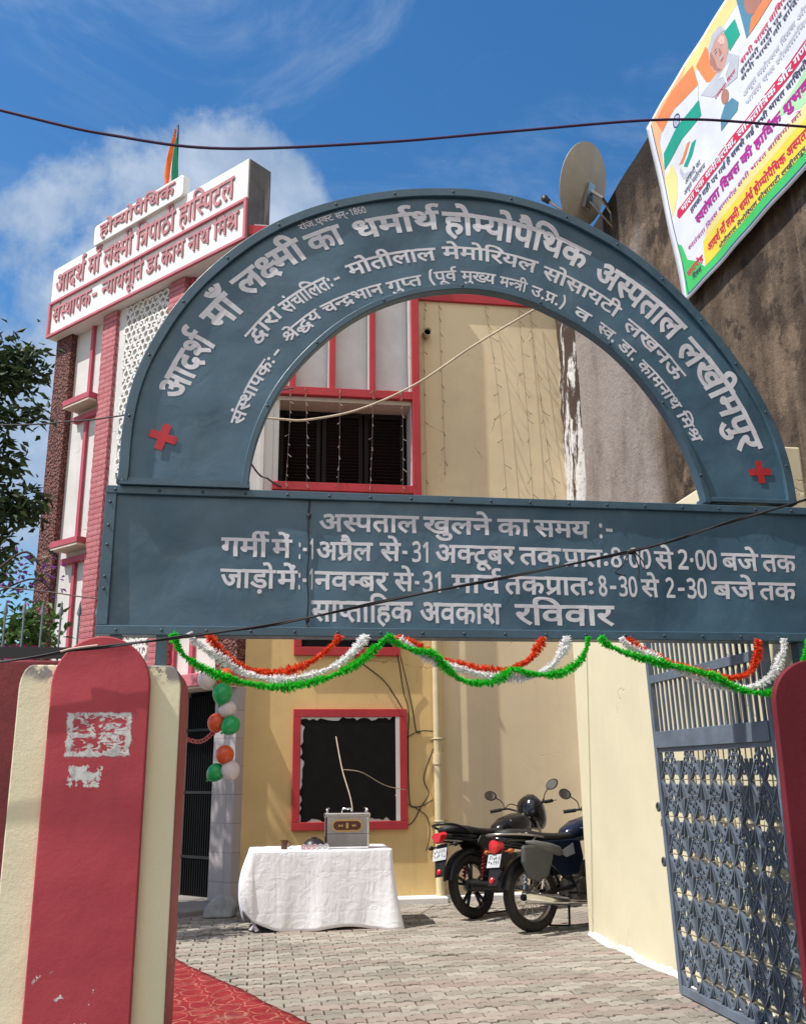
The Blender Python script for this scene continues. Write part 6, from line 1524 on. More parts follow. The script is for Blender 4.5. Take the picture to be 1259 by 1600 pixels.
arch_line('l', [('आदर्श', 163.0, 1.798, 150.0, 1.790), ('माँ', 147.2, 1.812, 141.2, 1.805), ('लक्ष्मी', 138.8, 1.822, 124.5, 1.812), ('का', 123.0, 1.800, 116.4, 1.784), ('धर्मार्थ', 113.9, 1.762, 96.9, 1.750), ('होम्योपैथिक', 95.8, 1.744, 65.4, 1.702), ('अस्पताल', 62.6, 1.680, 41.0, 1.672), ('लखीमपुर', 38.7, 1.648, 12.6, 1.690)], [0.130, 0.145, 0.130, 0.118, 0.112, 0.136, 0.140, 0.140], 30)
arch_line('l', [('द्वारा', 145.5, 1.556, 136.8, 1.556), ('संचालितः-', 135.9, 1.545, 120.8, 1.523), ('मोतीलाल', 118.9, 1.533, 98.8, 1.514), ('मेमोरियल', 97.0, 1.518, 75.3, 1.502), ('सोसायटी', 73.5, 1.490, 53.7, 1.470), ('लखनऊ', 50.9, 1.446, 32.7, 1.462)], 0.076, 22)
arch_line('l', [('संस्थापकः-', 164.1, 1.390, 142.8, 1.394), ('श्रेद्धय', 140.8, 1.405, 130.5, 1.396), ('चन्द्रभान', 129.2, 1.392, 113.6, 1.360), ('गुप्त', 112.2, 1.353, 103.4, 1.354), ('(पूर्व', 101.6, 1.361, 94.6, 1.363), ('मुख्य', 93.2, 1.359, 84.8, 1.352), ('मन्त्री', 83.5, 1.348, 76.6, 1.346), ('उ.प्र.)', 75.2, 1.342, 65.8, 1.334), ('व', 62.9, 1.325, 58.8, 1.322), ('स्व.', 55.8, 1.316, 50.0, 1.314), ('डा.', 48.8, 1.312, 42.9, 1.310), ('कामनाथ', 41.6, 1.306, 26.6, 1.328), ('मिश्र', 25.3, 1.325, 17.0, 1.352)], 0.060, 22)
arch_line('l', [('रजि.एक्ट', 122.6, 1.872, 116.3, 1.852), ('सन्-1860', 115.8, 1.848, 110.1, 1.834)], 0.036, 14)


def board_line(words, h, bold=22):
    mb = MB()
    for w, x0, z0, x1, z1 in words:
        def fn(t, hh, ly):
            x = x0+(x1-x0)*t
            z = z0+(z1-z0)*t+hh*h/620
            return (x, SY+dent(x*1.3+2, z)-0.0013-0.0002*ly, z)
        put_word(mb, w, fn, bold)
    return mb.build('lettering', M_letter, AS)


board_line([('अस्पताल', 0.286, 2.712, 0.802, 2.714), ('खुलने', 0.833, 2.713, 1.194, 2.713), ('का', 1.233, 2.713, 1.402, 2.713), ('समय', 1.433, 2.713, 1.737, 2.713), (':-', 1.788, 2.713, 1.882, 2.713)], 0.086)
board_line([('गर्मी', -0.206, 2.572, 0.026, 2.572), ('में', 0.049, 2.570, 0.144, 2.570), (':-', 0.180, 2.568, 0.232, 2.568), ('1', 0.236, 2.566, 0.268, 2.566), ('अप्रैल', 0.272, 2.564, 0.559, 2.564), ('से', 0.603, 2.565, 0.707, 2.565), ('-', 0.708, 2.565, 0.755, 2.565), ('31', 0.768, 2.564, 0.873, 2.564), ('अक्टूबर', 0.893, 2.563, 1.314, 2.562), ('तक', 1.345, 2.560, 1.567, 2.559), ('प्रातः', 1.585, 2.558, 1.842, 2.558), ('8·00', 1.845, 2.558, 2.077, 2.557), ('से', 2.098, 2.557, 2.201, 2.556), ('2·00', 2.228, 2.556, 2.453, 2.555), ('बजे', 2.483, 2.555, 2.689, 2.554), ('तक', 2.716, 2.552, 2.910, 2.551)], 0.090)
board_line([('जाड़ो', -0.202, 2.410, 0.066, 2.410), ('में', 0.079, 2.409, 0.176, 2.409), (':-', 0.181, 2.408, 0.233, 2.408), ('1', 0.236, 2.408, 0.266, 2.408), ('नवम्बर', 0.267, 2.408, 0.639, 2.408), ('से', 0.676, 2.408, 0.772, 2.408), ('-', 0.773, 2.407, 0.815, 2.407), ('31', 0.822, 2.407, 0.939, 2.407), ('मार्च', 0.980, 2.406, 1.231, 2.404), ('तक', 1.255, 2.403, 1.471, 2.403), ('प्रातः', 1.476, 2.403, 1.748, 2.402), ('8-30', 1.767, 2.402, 1.985, 2.400), ('से', 2.008, 2.400, 2.104, 2.399), ('2-30', 2.144, 2.399, 2.381, 2.398), ('बजे', 2.414, 2.398, 2.655, 2.397), ('तक', 2.682, 2.396, 2.890, 2.395)], 0.090)
board_line([('साप्ताहिक', 0.253, 2.256, 0.764, 2.256), ('अवकाश', 0.807, 2.256, 1.229, 2.254), ('रविवार', 1.308, 2.253, 1.838, 2.252)], 0.100)
for (cx_, cz_, tilt, s_) in ((-0.525, 3.101, -17, 0.072), (2.764, 3.033, 4, 0.066)):
    m = MB()
    w_ = s_*0.30
    cr = [(-w_, -s_), (w_, -s_), (w_, -w_), (s_, -w_), (s_, w_), (w_, w_), (w_, s_), (-w_, s_), (-w_, w_), (-s_, w_), (-s_, -w_), (-w_, -w_)]
    ct, st = math.cos(R(tilt)), math.sin(R(tilt))
    m.prism(cr, lambda a, b: (cx_+a*ct-b*st, SY-0.0055, cz_+a*st+b*ct), (0, 0.001, 0))
    m.build('red_cross', M_cross, AS)

# ================================================================== GATE PIERS


def slab_mat(poster):
    t = NT('maroon_pier_paint')
    c = t.mix(t.rng(t.noise(1.7, 6, 0.62), 0.28, 0.72), (0.38, 0.045, 0.060), (0.45, 0.060, 0.078))
    c = t.mix(t.rng(t.noise(1.0, 6, 0.65, t.pos((7, 7, 0.7))), 0.55, 0.8, 0, 0.35), c, (0.25, 0.032, 0.045))
    c = t.mix(t.rng(t.noise(30, 5, 0.7), 0.66, 0.74, 0, 0.5), c, (0.45, 0.10, 0.12))
    if poster:
        s = t.sep()
        x, z = s[0], s[2]

        def band(v, a, b, e=0.004):
            return t.math('MULTIPLY', t.rng(v, a-e, a+e), t.rng(v, b-e, b+e, 1, 0))
        wob = t.math('MULTIPLY', t.math('SUBTRACT', t.noise(22, 5, 0.7), 0.5), 0.055)
        wx, wz = t.math('ADD', x, wob), t.math('ADD', z, t.math('MULTIPLY', t.math('SUBTRACT', t.noise(27, 5, 0.7), 0.5), 0.035))
        rect = t.math('MULTIPLY', band(wx, -0.835, -0.562), band(wz, 1.500, 1.690))
        hole = t.math('MULTIPLY', band(wx, -0.812, -0.584), band(wz, 1.522, 1.674))
        frame = t.math('SUBTRACT', rect, hole)
        frame = t.math('MULTIPLY', frame, t.rng(t.noise(20, 6, 0.75), 0.43, 0.48))
        scr = t.math('MULTIPLY', rect, t.rng(t.noise(1.0, 5, 0.65, t.pos((17, 17, 34), rot=(0, R(12), 0)), 1.2), 0.51, 0.54))
        low = t.math('MULTIPLY', t.math('MULTIPLY', band(wx, -0.822, -0.662, 0.02), band(wz, 1.365, 1.462, 0.02)), 1.0)
        low = t.rng(t.math('MULTIPLY', low, t.rng(t.noise(11, 6, 0.72), 0.30, 0.66)), 0.38, 0.43)
        bits = t.math('MULTIPLY', t.rng(t.noise(15, 5, 0.6), 0.625, 0.64), t.rng(z, 0.66, 0.74, 1, 0))
        msk = t.math('MAXIMUM', t.math('MAXIMUM', frame, scr), t.math('MAXIMUM', low, bits))
        paper = t.mix(t.rng(t.noise(35, 5, 0.7), 0.45, 0.65), (0.66, 0.65, 0.63), (0.42, 0.42, 0.43))
        c = t.mix(msk, c, paper)
        t.bump(msk, 0.5, 0.003)
    t.set(col=c, rough=0.62, spec=0.35)
    c = t.mix(t.rng(t.noise(1.0, 7, 0.7, t.pos((10, 10, 0.8), loc=(2, 0, 1))), 0.60, 0.70, 0, 0.4), c, (0.50, 0.16, 0.17))
    c = t.mix(t.rng(t.noise(42, 6, 0.75), 0.715, 0.73, 0, 0.9), c, (0.60, 0.55, 0.52))
    t.set(col=c)
    t.bump(t.noise(1.3, 3, 0.5), 0.45, 0.06)
    t.bump(t.noise(9, 5, 0.6), 0.10, 0.012)
    t.bump(t.noise(55, 5, 0.65), 0.3, 0.004)
    return t.m


M_slab = slab_mat(True)
M_slab_shaded = paint('shaded_maroon_paint', (0.15, 0.016, 0.026), 0.65, 0.15, 2.5, 0.3, 55)  # pier maroon darkened, so the colour carries the right pier's shade
M_block = None


def cream_pier():
    t = NT('cream_pier_paint')
    c = t.mix(t.rng(t.noise(1.3, 6, 0.62), 0.3, 0.72), (0.73, 0.665, 0.455), (0.80, 0.74, 0.54))
    c = t.mix(t.rng(t.noise(1.0, 7, 0.7, t.pos((8, 8, 0.5))), 0.52, 0.78, 0, 0.45), c, (0.36, 0.31, 0.19))
    s = t.sep()
    worn = t.math('MULTIPLY', t.rng(t.noise(9, 7, 0.7), 0.46, 0.52), t.rng(t.math('ADD', s[2], t.math('MULTIPLY', t.noise(7), 0.2)), 1.90, 1.98))
    c = t.mix(worn, c, (0.26, 0.245, 0.225))
    t.set(col=c, rough=0.75, spec=0.3)
    c2 = t.noise(1.2, 3, 0.5)
    t.bump(c2, 0.4, 0.06)
    t.bump(t.noise(50, 5, 0.65), 0.35, 0.005)
    return t.m


M_block = cream_pier()


def arch_poly(x0, x1, z0, zt, rise, n=22):
    """upright slab with a rounded head"""
    cx_, w_ = (x0+x1)/2, (x1-x0)/2
    P = [(x0, z0), (x1, z0)]
    for k in range(n+1):
        a = math.pi*k/n
        P.append((cx_+w_*math.cos(a), zt-rise+rise*math.sin(a)))
    return P


def block_poly(x0, x1, z0, zt, r=0.055, n=7):
    P = [(x0, z0), (x1, z0)]
    for k in range(n+1):
        a = math.pi/2*k/n
        P.append((x1-r+r*math.cos(a)*1.0, zt-2.0*r+2.0*r*math.sin(a)))
    for k in range(n+1):
        a = math.pi/2+math.pi/2*k/n
        P.append((x0+r+r*math.cos(a), zt-2.0*r+2.0*r*math.sin(a)))
    return P


GP = thing('gate_pier', 'round headed maroon gate pier with torn white poster scraps, at the left of the picture', 'pier', (0, 0, 0))
m = MB()
m.prism(arch_poly(-0.922, -0.490, 0, 2.035, 0.225), lambda a, b: (a, 4.50, b), (0, 0.05, 0))
m.build('front_slab', M_slab, GP, bevel=0.006)
m = MB()
m.prism(block_poly(-1.072, -0.355, 0, 1.908), lambda a, b: (a, 4.552, b), (0, 0.48, 0))
bl = m.build('pier_block', [M_block, M_slab_shaded], GP, bevel=0.006)
m = MB()
P = block_poly(-1.072, -0.355, 0, 1.908)
edge = [p for p in P[1:2+8]]
rr_ = [[(a+0.002, 4.562, b+0.0005), (a+0.002, 5.03, b+0.0005)] for a, b in edge]
m.loft(rr_, caps=False, closed=False)
m.build('painted_side', M_slab, GP)
GP2 = thing('gate_pier', 'maroon gate pier with its shade painted in, partly out of frame at the right edge, beside the patterned gate', 'pier', (0, 0, 0))
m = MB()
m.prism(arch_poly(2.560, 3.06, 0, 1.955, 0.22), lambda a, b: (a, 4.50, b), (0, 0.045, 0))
m.build('front_slab', M_slab_shaded, GP2, bevel=0.006)
m = MB()
m.prism(block_poly(2.86, 3.35, 0, 1.86), lambda a, b: (a, 4.548, b), (0, 0.40, 0))
m.build('pier_block', M_block, GP2, bevel=0.006)

# ================================================================== GATE LEAF, swung open along the boundary wall
GT = thing('iron_gate', 'grey iron gate leaf of flower and star tracery swung open against the cream wall', 'gate', (2.77, 0, 0))
GT.rotation_euler = (0, R(-1.6), 0)
GY0, GY1 = 4.80, 6.40
m = MB()
m.box(-0.02, 0.02, GY1-0.045, GY1, 0.02, 2.30)
m.box(-0.02, 0.02, GY0, GY0+0.045, 0.02, 2.30)
m.box(-0.018, 0.018, GY0+0.046, GY1-0.046, 0.02, 0.075)
m.box(-0.026, 0.018, GY0+0.046, GY1-0.046, 1.560, 1.668)
m.box(-0.018, 0.018, GY0+0.046, GY1-0.046, 1.995, 2.05)
m.box(-0.010, 0.010, GY0+0.046, GY1-0.046, 1.530, 1.5595)
m.build('gate_frame', M_iron, GT, bevel=0.003)
m = MB()
y = GY0+0.10
while y < GY1-0.06:
    m.box(-0.008, 0.008, y, y+0.016, 1.669, 2.42)
    y += 0.072
m.build('upright_bars', M_iron, GT)
# tracery: star nodes with radiating bars, rosettes of rings between
m = MB()
CW, CH = 0.28, 0.2375
ny = int(round((GY1-GY0-0.09)/CW))
CW = (GY1-GY0-0.09)/ny
zb0 = 0.0775
nzr = 6.25


def ringlet(mb, y, z, r, n=8, w=0.0052, x=0.0):
    rings = []
    for k in range(n):
        a = 2*math.pi*k/n
        c, s = math.cos(a), math.sin(a)
        rings.append([(x-0.006, y+(r-w/2)*c, z+(r-w/2)*s), (x+0.006, y+(r-w/2)*c, z+(r-w/2)*s), (x+0.006, y+(r+w/2)*c, z+(r+w/2)*s), (x-0.006, y+(r+w/2)*c, z+(r+w/2)*s)])
    rings.append(rings[0])
    mb.loft(rings, caps=False)


def gbar(mb, a, b, w=0.010, d=0.022):
    if min(a[1], b[1]) < zb0-0.004 or max(a[1], b[1]) > 1.562:
        # clip to the panel
        (y0_, z0_), (y1_, z1_) = a, b
        if z0_ > z1_:
            (y0_, z0_), (y1_, z1_) = (y1_, z1_), (y0_, z0_)
        if z1_ <= zb0 or z0_ >= 1.56:
            return
        if z0_ < zb0:
            t = (zb0-z0_)/(z1_-z0_)
            y0_, z0_ = y0_+(y1_-y0_)*t, zb0
        if z1_ > 1.56:
            t = (1.56-z0_)/(z1_-z0_)
            y1_, z1_ = y0_+(y1_-y0_)*t, 1.56
        a, b = (y0_, z0_), (y1_, z1_)
        if abs(a[0]-b[0])+abs(a[1]-b[1]) < 0.004:
            return
    dd = Vector((0, b[0]-a[0], b[1]-a[1])).normalized()
    mb.bar((0, *a), (0, *b), d, w, up=dd.cross(Vector((1, 0, 0))))


zn = 1.355
rows = [zn-CH*k for k in range(7)]
for zc in rows+[zn+CH]:
    for k in range(ny+1):
        yc = GY0+0.045+CW*k
        if zc < 1.56 and zc > zb0:
            for off, rays in ((0.0, ((0.30, 0.48), (-0.30, 0.48), (0.30, -0.48), (-0.30, -0.48), (0.10, 0.50), (-0.10, 0.50), (0.10, -0.50), (-0.10, -0.50))), (0.5, ((0.22, 0.34), (-0.22, 0.34), (0.22, -0.34), (-0.22, -0.34), (0.08, 0.30), (-0.08, 0.30), (0.08, -0.30), (-0.08, -0.30)))):
                for dy, dz in rays:
                    e = (yc+(off+dy)*CW, zc+dz*CH)
                    if GY0+0.04 < e[0] < GY1-0.04 and yc+off*CW < GY1-0.04:
                        gbar(m, (yc+off*CW, zc), e, 0.009 if abs(dy) > 0.2 else 0.006, 0.022)
    # rosettes in the row above the node row
    zr = zc+CH/2
    if zr > 1.55:
        continue
    for k in range(ny):
        yc = GY0+0.045+CW*(k+0.5)
        for q in range(8):
            a = 2*math.pi*q/8
            y_, z_ = yc+0.058*math.cos(a), zr+0.052*math.sin(a)
            if zb0+0.025 < z_ < 1.535:
                ringlet(m, y_, z_, 0.021)
        for sy_, sz_ in ((1, 1), (1, -1), (-1, 1), (-1, -1)):
            y_, z_ = yc+0.082*sy_, zr+0.070*sz_
            if zb0+0.025 < z_ < 1.535:
                ringlet(m, y_, z_, 0.018)
        if zb0+0.02 < zr < 1.54:
            ringlet(m, yc, zr, 0.026)
m.build('tracery', M_iron, GT)
m = MB()
for zc in rows:
    if zb0 < zc < 1.55:
        m.box(-0.004, 0.004, GY0+0.046, GY1-0.046, zc-0.003, zc+0.003)
m.build('tie_wire', plain('rusty_wire', (0.26, 0.21, 0.15), 0.6, 0.3), GT)
m = MB()
for z in (1.17, 0.815):
    m.box(-0.012, 0.012, GY1+0.001, GY1+0.055, z-0.012, z+0.012)
    m.tube([(0, GY1+0.075+0.026*math.cos(2*math.pi*k/10), z+0.026*math.sin(2*math.pi*k/10)) for k in range(10)], 0.008, 6, closed=True)
m.build('latch_eye', plain('latch_iron', (0.07, 0.075, 0.085), 0.5, 0.4), GT)
PL = thing('padlock', 'small rusty padlock hanging on the upper latch of the gate', 'padlock', (2.77, GY1+0.078, 1.10))
m = MB()
m.tube([(0, -0.018, -0.01), (0, -0.018, 0.035), (0, -0.012, 0.05), (0, 0, 0.056), (0, 0.012, 0.05), (0, 0.018, 0.035), (0, 0.018, -0.01)], 0.005, 8)
m.build('shackle', M_steel, PL, smooth=True)
m = MB()
m.box(-0.013, 0.013, -0.03, 0.03, -0.062, -0.008)
m.build('lock_body', plain('rusty_brass', (0.20, 0.085, 0.05), 0.5, 0.5), PL, bevel=0.008)
# leaf of the second gate is folded out of sight behind the left pier

# ================================================================== BANNER
BN = thing('banner', 'printed flex banner in saffron, white and green tied high on the stained wall', 'banner', (0, 0, 0))
BH, BWD = 2.27, 3.7


def bp(s, t, ly=0.0):
    z = 5.70+t
    y = 8.10-0.2*(8.0-z)-s
    wav = 0.008*math.sin(s*3.1+t*1.1)+0.005*math.sin(t*5.2+s*1.7)+0.003*math.sin(s*11+t*3)
    return (3.91-0.03+wav-ly*0.28, y, z)


def bsheet(mb, s0, s1, t0, t1, ly, n=None, fn=None):
    ns = n or max(1, int(abs(s1-s0)/0.06))
    nt_ = max(1, int(abs(t1-t0)/0.06))
    P = []
    for j in range(ns+1):
        for k in range(nt_+1):
            P.append(bp(s0+(s1-s0)*j/ns, t0+(t1-t0)*k/nt_, ly))
    i0 = mb.add(P)
    for j in range(ns):
        for k in range(nt_):
            q = i0+j*(nt_+1)+k
            mb.face([q, q+1, q+nt_+2, q+nt_+1])


def bmat(name, c):
    t = NT(name)
    t.set(col=t.mix(t.rng(t.noise(3, 4), 0.3, 0.7), shade(c, 0.93), shade(c, 1.04)), rough=0.42, spec=0.4)
    t.bump(t.noise(9, 3, 0.5), 0.12, 0.02)
    return t.m


B_white = bmat('flex_white', (0.70, 0.71, 0.76))
B_orange = bmat('print_saffron', (0.75, 0.24, 0.07))
B_peach = bmat('print_peach', (0.80, 0.45, 0.22))
B_green = bmat('print_green', (0.02, 0.33, 0.22))
B_lgreen = bmat('print_bright_green', (0.06, 0.50, 0.12))
B_yellow = bmat('print_yellow', (0.80, 0.62, 0.05))
B_pale = bmat('print_pale_yellow', (0.78, 0.66, 0.26))
B_red = bmat('print_crimson', (0.58, 0.02, 0.06))
B_blue = bmat('print_navy', (0.03, 0.05, 0.22))
B_mag = bmat('print_magenta', (0.42, 0.02, 0.26))
B_black = bmat('print_black', (0.05, 0.05, 0.09))
B_skin = bmat('print_skin', (0.58, 0.33, 0.26))
B_skin2 = bmat('print_skin_dark', (0.42, 0.19, 0.13))
B_grey = bmat('print_grey', (0.50, 0.51, 0.56))
B_teal = bmat('print_teal', (0.10, 0.24, 0.34))
m = MB()
bsheet(m, -0.02, BWD, -0.02, BH, -0.008)
o = m.build('flex_sheet', B_white, BN, smooth=True)
q_ = o.modifiers.new('thick', 'SOLIDIFY')
q_.thickness = 0.002


def bpoly(P, mat_, ly, name):
    """a printed colour field: outline in (s, t), finely cut so that it follows the sheet"""
    tri = tessellate_polygon([[Vector((a, b, 0)) for a, b in P]])
    mb = MB()

    def sub(a, b, c, d):
        e = max((a-b).length, (b-c).length, (c-a).length)
        if d == 0 or e < 0.06:
            i = mb.add([bp(v.x, v.y, ly) for v in (a, b, c)])
            mb.face([i, i+1, i+2])
            return
        if (a-b).length >= e-1e-9:
            mm_ = (a+b)/2
            sub(a, mm_, c, d-1)
            sub(mm_, b, c, d-1)
        elif (b-c).length >= e-1e-9:
            mm_ = (b+c)/2
            sub(a, b, mm_, d-1)
            sub(a, mm_, c, d-1)
        else:
            mm_ = (a+c)/2
            sub(a, b, mm_, d-1)
            sub(mm_, b, c, d-1)
    V = [Vector(p) for p in P]
    for t in tri:
        sub(V[t[0]], V[t[1]], V[t[2]], 14)
    return mb.build(name, mat_, BN)


def blob(cs, ct, rs, rt, n=20, ph=0, wob=0.0, seed=0):
    r_ = random.Random(seed)
    return [(cs+rs*(1+r_.uniform(-wob, wob))*math.cos(2*math.pi*k/n+ph), ct+rt*(1+r_.uniform(-wob, wob))*math.sin(2*math.pi*k/n+ph)) for k in range(n)]


bpoly([(0.10, 2.24), (3.6, 2.24), (3.6, 2.12), (1.75, 2.06), (1.20, 2.02), (0.95, 2.02), (0.10, 2.05)], B_pale, 0.003, 'yellow_head')
bpoly([(0.10, 2.23), (0.95, 2.23), (0.75, 2.12), (0.40, 2.06), (0.18, 1.90), (0.12, 1.45), (0.10, 1.45)], B_peach, 0.005, 'peach_corner')
bpoly([(0.20, 2.16), (0.28, 1.94), (0.60, 1.97), (1.08, 1.84), (1.06, 2.12), (0.62, 2.20)], B_orange, 0.007, 'flag_band')
bpoly([(0.28, 1.935), (0.60, 1.965), (1.08, 1.835), (1.02, 1.69), (0.60, 1.76), (0.20, 1.72)], B_white, 0.008, 'flag_band')
bpoly([(0.20, 1.72), (0.60, 1.76), (1.03, 1.69), (1.00, 1.52), (0.60, 1.57), (0.14, 1.54)], B_green, 0.009, 'flag_band')
mb = MB()
for k in range(24):
    a0, a1 = 2*math.pi*k/24, 2*math.pi*(k+1)/24
    P = [(0.59+r_*math.cos(a), 1.82+r_*math.sin(a)) for r_, a in ((0.060, a0), (0.075, a0), (0.075, a1), (0.060, a1))]
    i = mb.add([bp(s, t, 0.012) for s, t in P])
    mb.face([i, i+1, i+2, i+3])
    P = [(0.59+r_*math.cos(a0+e), 1.82+r_*math.sin(a0+e)) for r_, e in ((0.01, -.05), (0.062, -.02), (0.062, .02), (0.01, .05))]
    i = mb.add([bp(s, t, 0.012) for s, t in P])
    mb.face([i, i+1, i+2, i+3])
mb.build('wheel_emblem', B_blue, BN)
bpoly([(0.11, 1.44), (0.30, 1.50), (0.34, 1.30), (0.28, 1.10), (0.20, 1.00), (0.11, 0.95)], B_pale, 0.004, 'yellow_patch')
# festival emblem, a loose ribbon in three colours
bpoly([(0.42, 1.38), (0.54, 1.40), (0.66, 1.46), (0.72, 1.44), (0.60, 1.37), (0.50, 1.34)], B_orange, 0.006, 'emblem_ribbon')
bpoly([(0.50, 1.30), (0.62, 1.33), (0.74, 1.40), (0.82, 1.38), (0.70, 1.28), (0.56, 1.24)], B_green, 0.006, 'emblem_ribbon')
bpoly([(0.40, 1.30), (0.44, 1.34), (0.48, 1.22), (0.60, 1.16), (0.58, 1.12), (0.44, 1.18)], B_grey, 0.006, 'emblem_ribbon')
# two printed portraits: plain generic busts
bpoly([(1.10, 2.06), (1.20, 1.75), (1.36, 1.62), (1.40, 1.86), (1.30, 2.12)], B_orange, 0.006, 'portrait_ground')
bpoly([(1.58, 1.98), (1.78, 1.96), (1.80, 1.74), (1.62, 1.72)], B_green, 0.006, 'portrait_ground')
bpoly([(1.08, 1.70), (1.24, 1.52), (1.62, 1.40), (1.72, 1.56), (1.60, 1.72), (1.34, 1.70)], B_grey, 0.008, 'portrait_shirt')
bpoly(blob(1.47, 1.86, 0.155, 0.205, 22, 0, 0.03, 3), B_skin, 0.010, 'portrait_face')
bpoly([(1.32, 1.92), (1.33, 2.06), (1.44, 2.13), (1.58, 2.10), (1.63, 1.98), (1.56, 2.02), (1.46, 2.04), (1.38, 2.00)], B_grey, 0.012, 'portrait_hair')
B_shade = bmat('print_skin_shade', (0.40, 0.185, 0.135))
B_lite = bmat('print_skin_light', (0.74, 0.48, 0.40))
B_brow = bmat('print_brow', (0.16, 0.10, 0.09))
for P, mt, nm in (([(1.33, 1.95), (1.36, 1.99), (1.39, 1.86), (1.40, 1.74), (1.45, 1.665), (1.40, 1.69), (1.34, 1.78)], B_shade, 'portrait_cheek_shade'),
                  ([(1.49, 1.99), (1.55, 2.00), (1.60, 1.93), (1.58, 1.86), (1.53, 1.90)], B_lite, 'portrait_light'),
                  ([(1.40, 1.935), (1.435, 1.945), (1.455, 1.93), (1.43, 1.930)], B_brow, 'portrait_brow'),
                  ([(1.51, 1.935), (1.545, 1.948), (1.575, 1.93), (1.54, 1.932)], B_brow, 'portrait_brow'),
                  ([(1.405, 1.900), (1.43, 1.908), (1.455, 1.898), (1.43, 1.893)], B_black, 'portrait_eye'),
                  ([(1.515, 1.900), (1.54, 1.908), (1.565, 1.898), (1.54, 1.893)], B_black, 'portrait_eye'),
                  ([(1.475, 1.90), (1.49, 1.90), (1.512, 1.825), (1.49, 1.812), (1.463, 1.822), (1.478, 1.84)], B_shade, 'portrait_nose'),
                  ([(1.43, 1.775), (1.465, 1.792), (1.51, 1.79), (1.545, 1.77), (1.49, 1.775)], B_grey, 'portrait_moustache'),
                  ([(1.455, 1.752), (1.49, 1.760), (1.53, 1.750), (1.49, 1.738)], bmat('print_lip', (0.40, 0.12, 0.11)), 'portrait_mouth'),
                  ([(1.31, 1.90), (1.325, 1.925), (1.34, 1.88), (1.335, 1.83), (1.318, 1.84)], B_shade, 'portrait_ear'),
                  ([(1.37, 1.62), (1.48, 1.56), (1.60, 1.62), (1.50, 1.64)], B_white, 'portrait_collar'),
                  ([(1.44, 1.60), (1.47, 1.44), (1.49, 1.60)], B_black if False else B_white, 'portrait_fold')):
    bpoly(P, mt, 0.0135, nm)
bpoly([(1.86, 2.20), (2.30, 2.20), (2.34, 1.62), (1.86, 1.62)], B_teal, 0.006, 'portrait_ground')
bpoly(blob(2.08, 1.92, 0.14, 0.19, 20, 0, 0.03, 5), B_skin2, 0.010, 'portrait_face')
bpoly([(1.90, 1.62), (1.98, 1.74), (2.18, 1.74), (2.28, 1.62)], B_orange, 0.011, 'portrait_shirt')
bpoly(blob(1.395, 1.385, 0.06, 0.075, 16, 0, 0.03, 6), B_skin2, 0.010, 'portrait_face')
bpoly([(1.22, 1.12), (1.26, 1.24), (1.36, 1.31), (1.48, 1.29), (1.54, 1.18), (1.50, 1.12)], B_teal, 0.009, 'portrait_shirt')
# ribbons, bands
rb = [(0.20, 0.895)]+[(0.25+0.05*math.cos(R(a)), 0.895+0.055*math.sin(R(a))) for a in (240, 270)]+[(3.6, 0.84), (3.6, 0.95)]+[(0.25+0.05*math.cos(R(a)), 0.895+0.055*math.sin(R(a))) for a in (90, 120)]
bpoly(rb, B_red, 0.006, 'crimson_ribbon')
bpoly([(0.52, 0.36), (3.6, 0.36), (3.6, 0.115), (0.46, 0.115)], B_yellow, 0.006, 'yellow_band')
bpoly([(0.62, 0.43), (2.2, 0.48), (3.6, 0.46), (3.6, 0.361), (0.54, 0.361)], B_pale, 0.005, 'yellow_glow')
bpoly([(0.10, 0.62), (0.16, 0.56), (0.20, 0.36), (0.36, 0.24), (0.46, 0.112), (3.6, 0.112), (3.6, 0.03), (0.05, 0.03)], B_lgreen, 0.005, 'green_foot')
bpoly([(1.9, 0.66), (2.6, 0.78), (3.6, 0.80), (3.6, 0.47), (2.2, 0.49)], bmat('print_pale_green', (0.40, 0.68, 0.36)), 0.004, 'green_wash')
mb = MB()
for P in ([(0.085, 2.24), (0.098, 2.24), (0.098, 0.02), (0.085, 0.02)],):
    for k in range(40):
        t0, t1 = 0.02+2.2*k/40, 0.02+2.2*(k+1)/40
        i = mb.add([bp(0.085, t0, 0.008), bp(0.097, t0, 0.008), bp(0.097, t1, 0.008), bp(0.085, t1, 0.008)])
        mb.face([i, i+1, i+2, i+3])
for k in range(60):
    s0, s1 = 0.097+3.5*k/60, 0.097+3.5*(k+1)/60
    i = mb.add([bp(s0, 0.020, 0.008), bp(s1, 0.020, 0.008), bp(s1, 0.032, 0.008), bp(s0, 0.032, 0.008)])
    mb.face([i, i+1, i+2, i+3])
mb.build('border_line', B_blue, BN)


def btext(words, s0, s1, t, h, mat_, ly=0.013, bold=24, slope=0.0):
    tot = sum(WRD[w][1] for w in words)+240*(len(words)-1)
    k = (s1-s0)/tot
    s = s0
    mb = MB()
    for w in words:
        Lw = WRD[w][1]*k
        put_word(mb, w, lambda u, hh, l_: bp(s+u*Lw, t+slope*(s+u*Lw-s0)+hh*h/620, ly+0.0006*l_), bold)
        s += Lw+240*k
    return mb.build('lettering', mat_, BN)


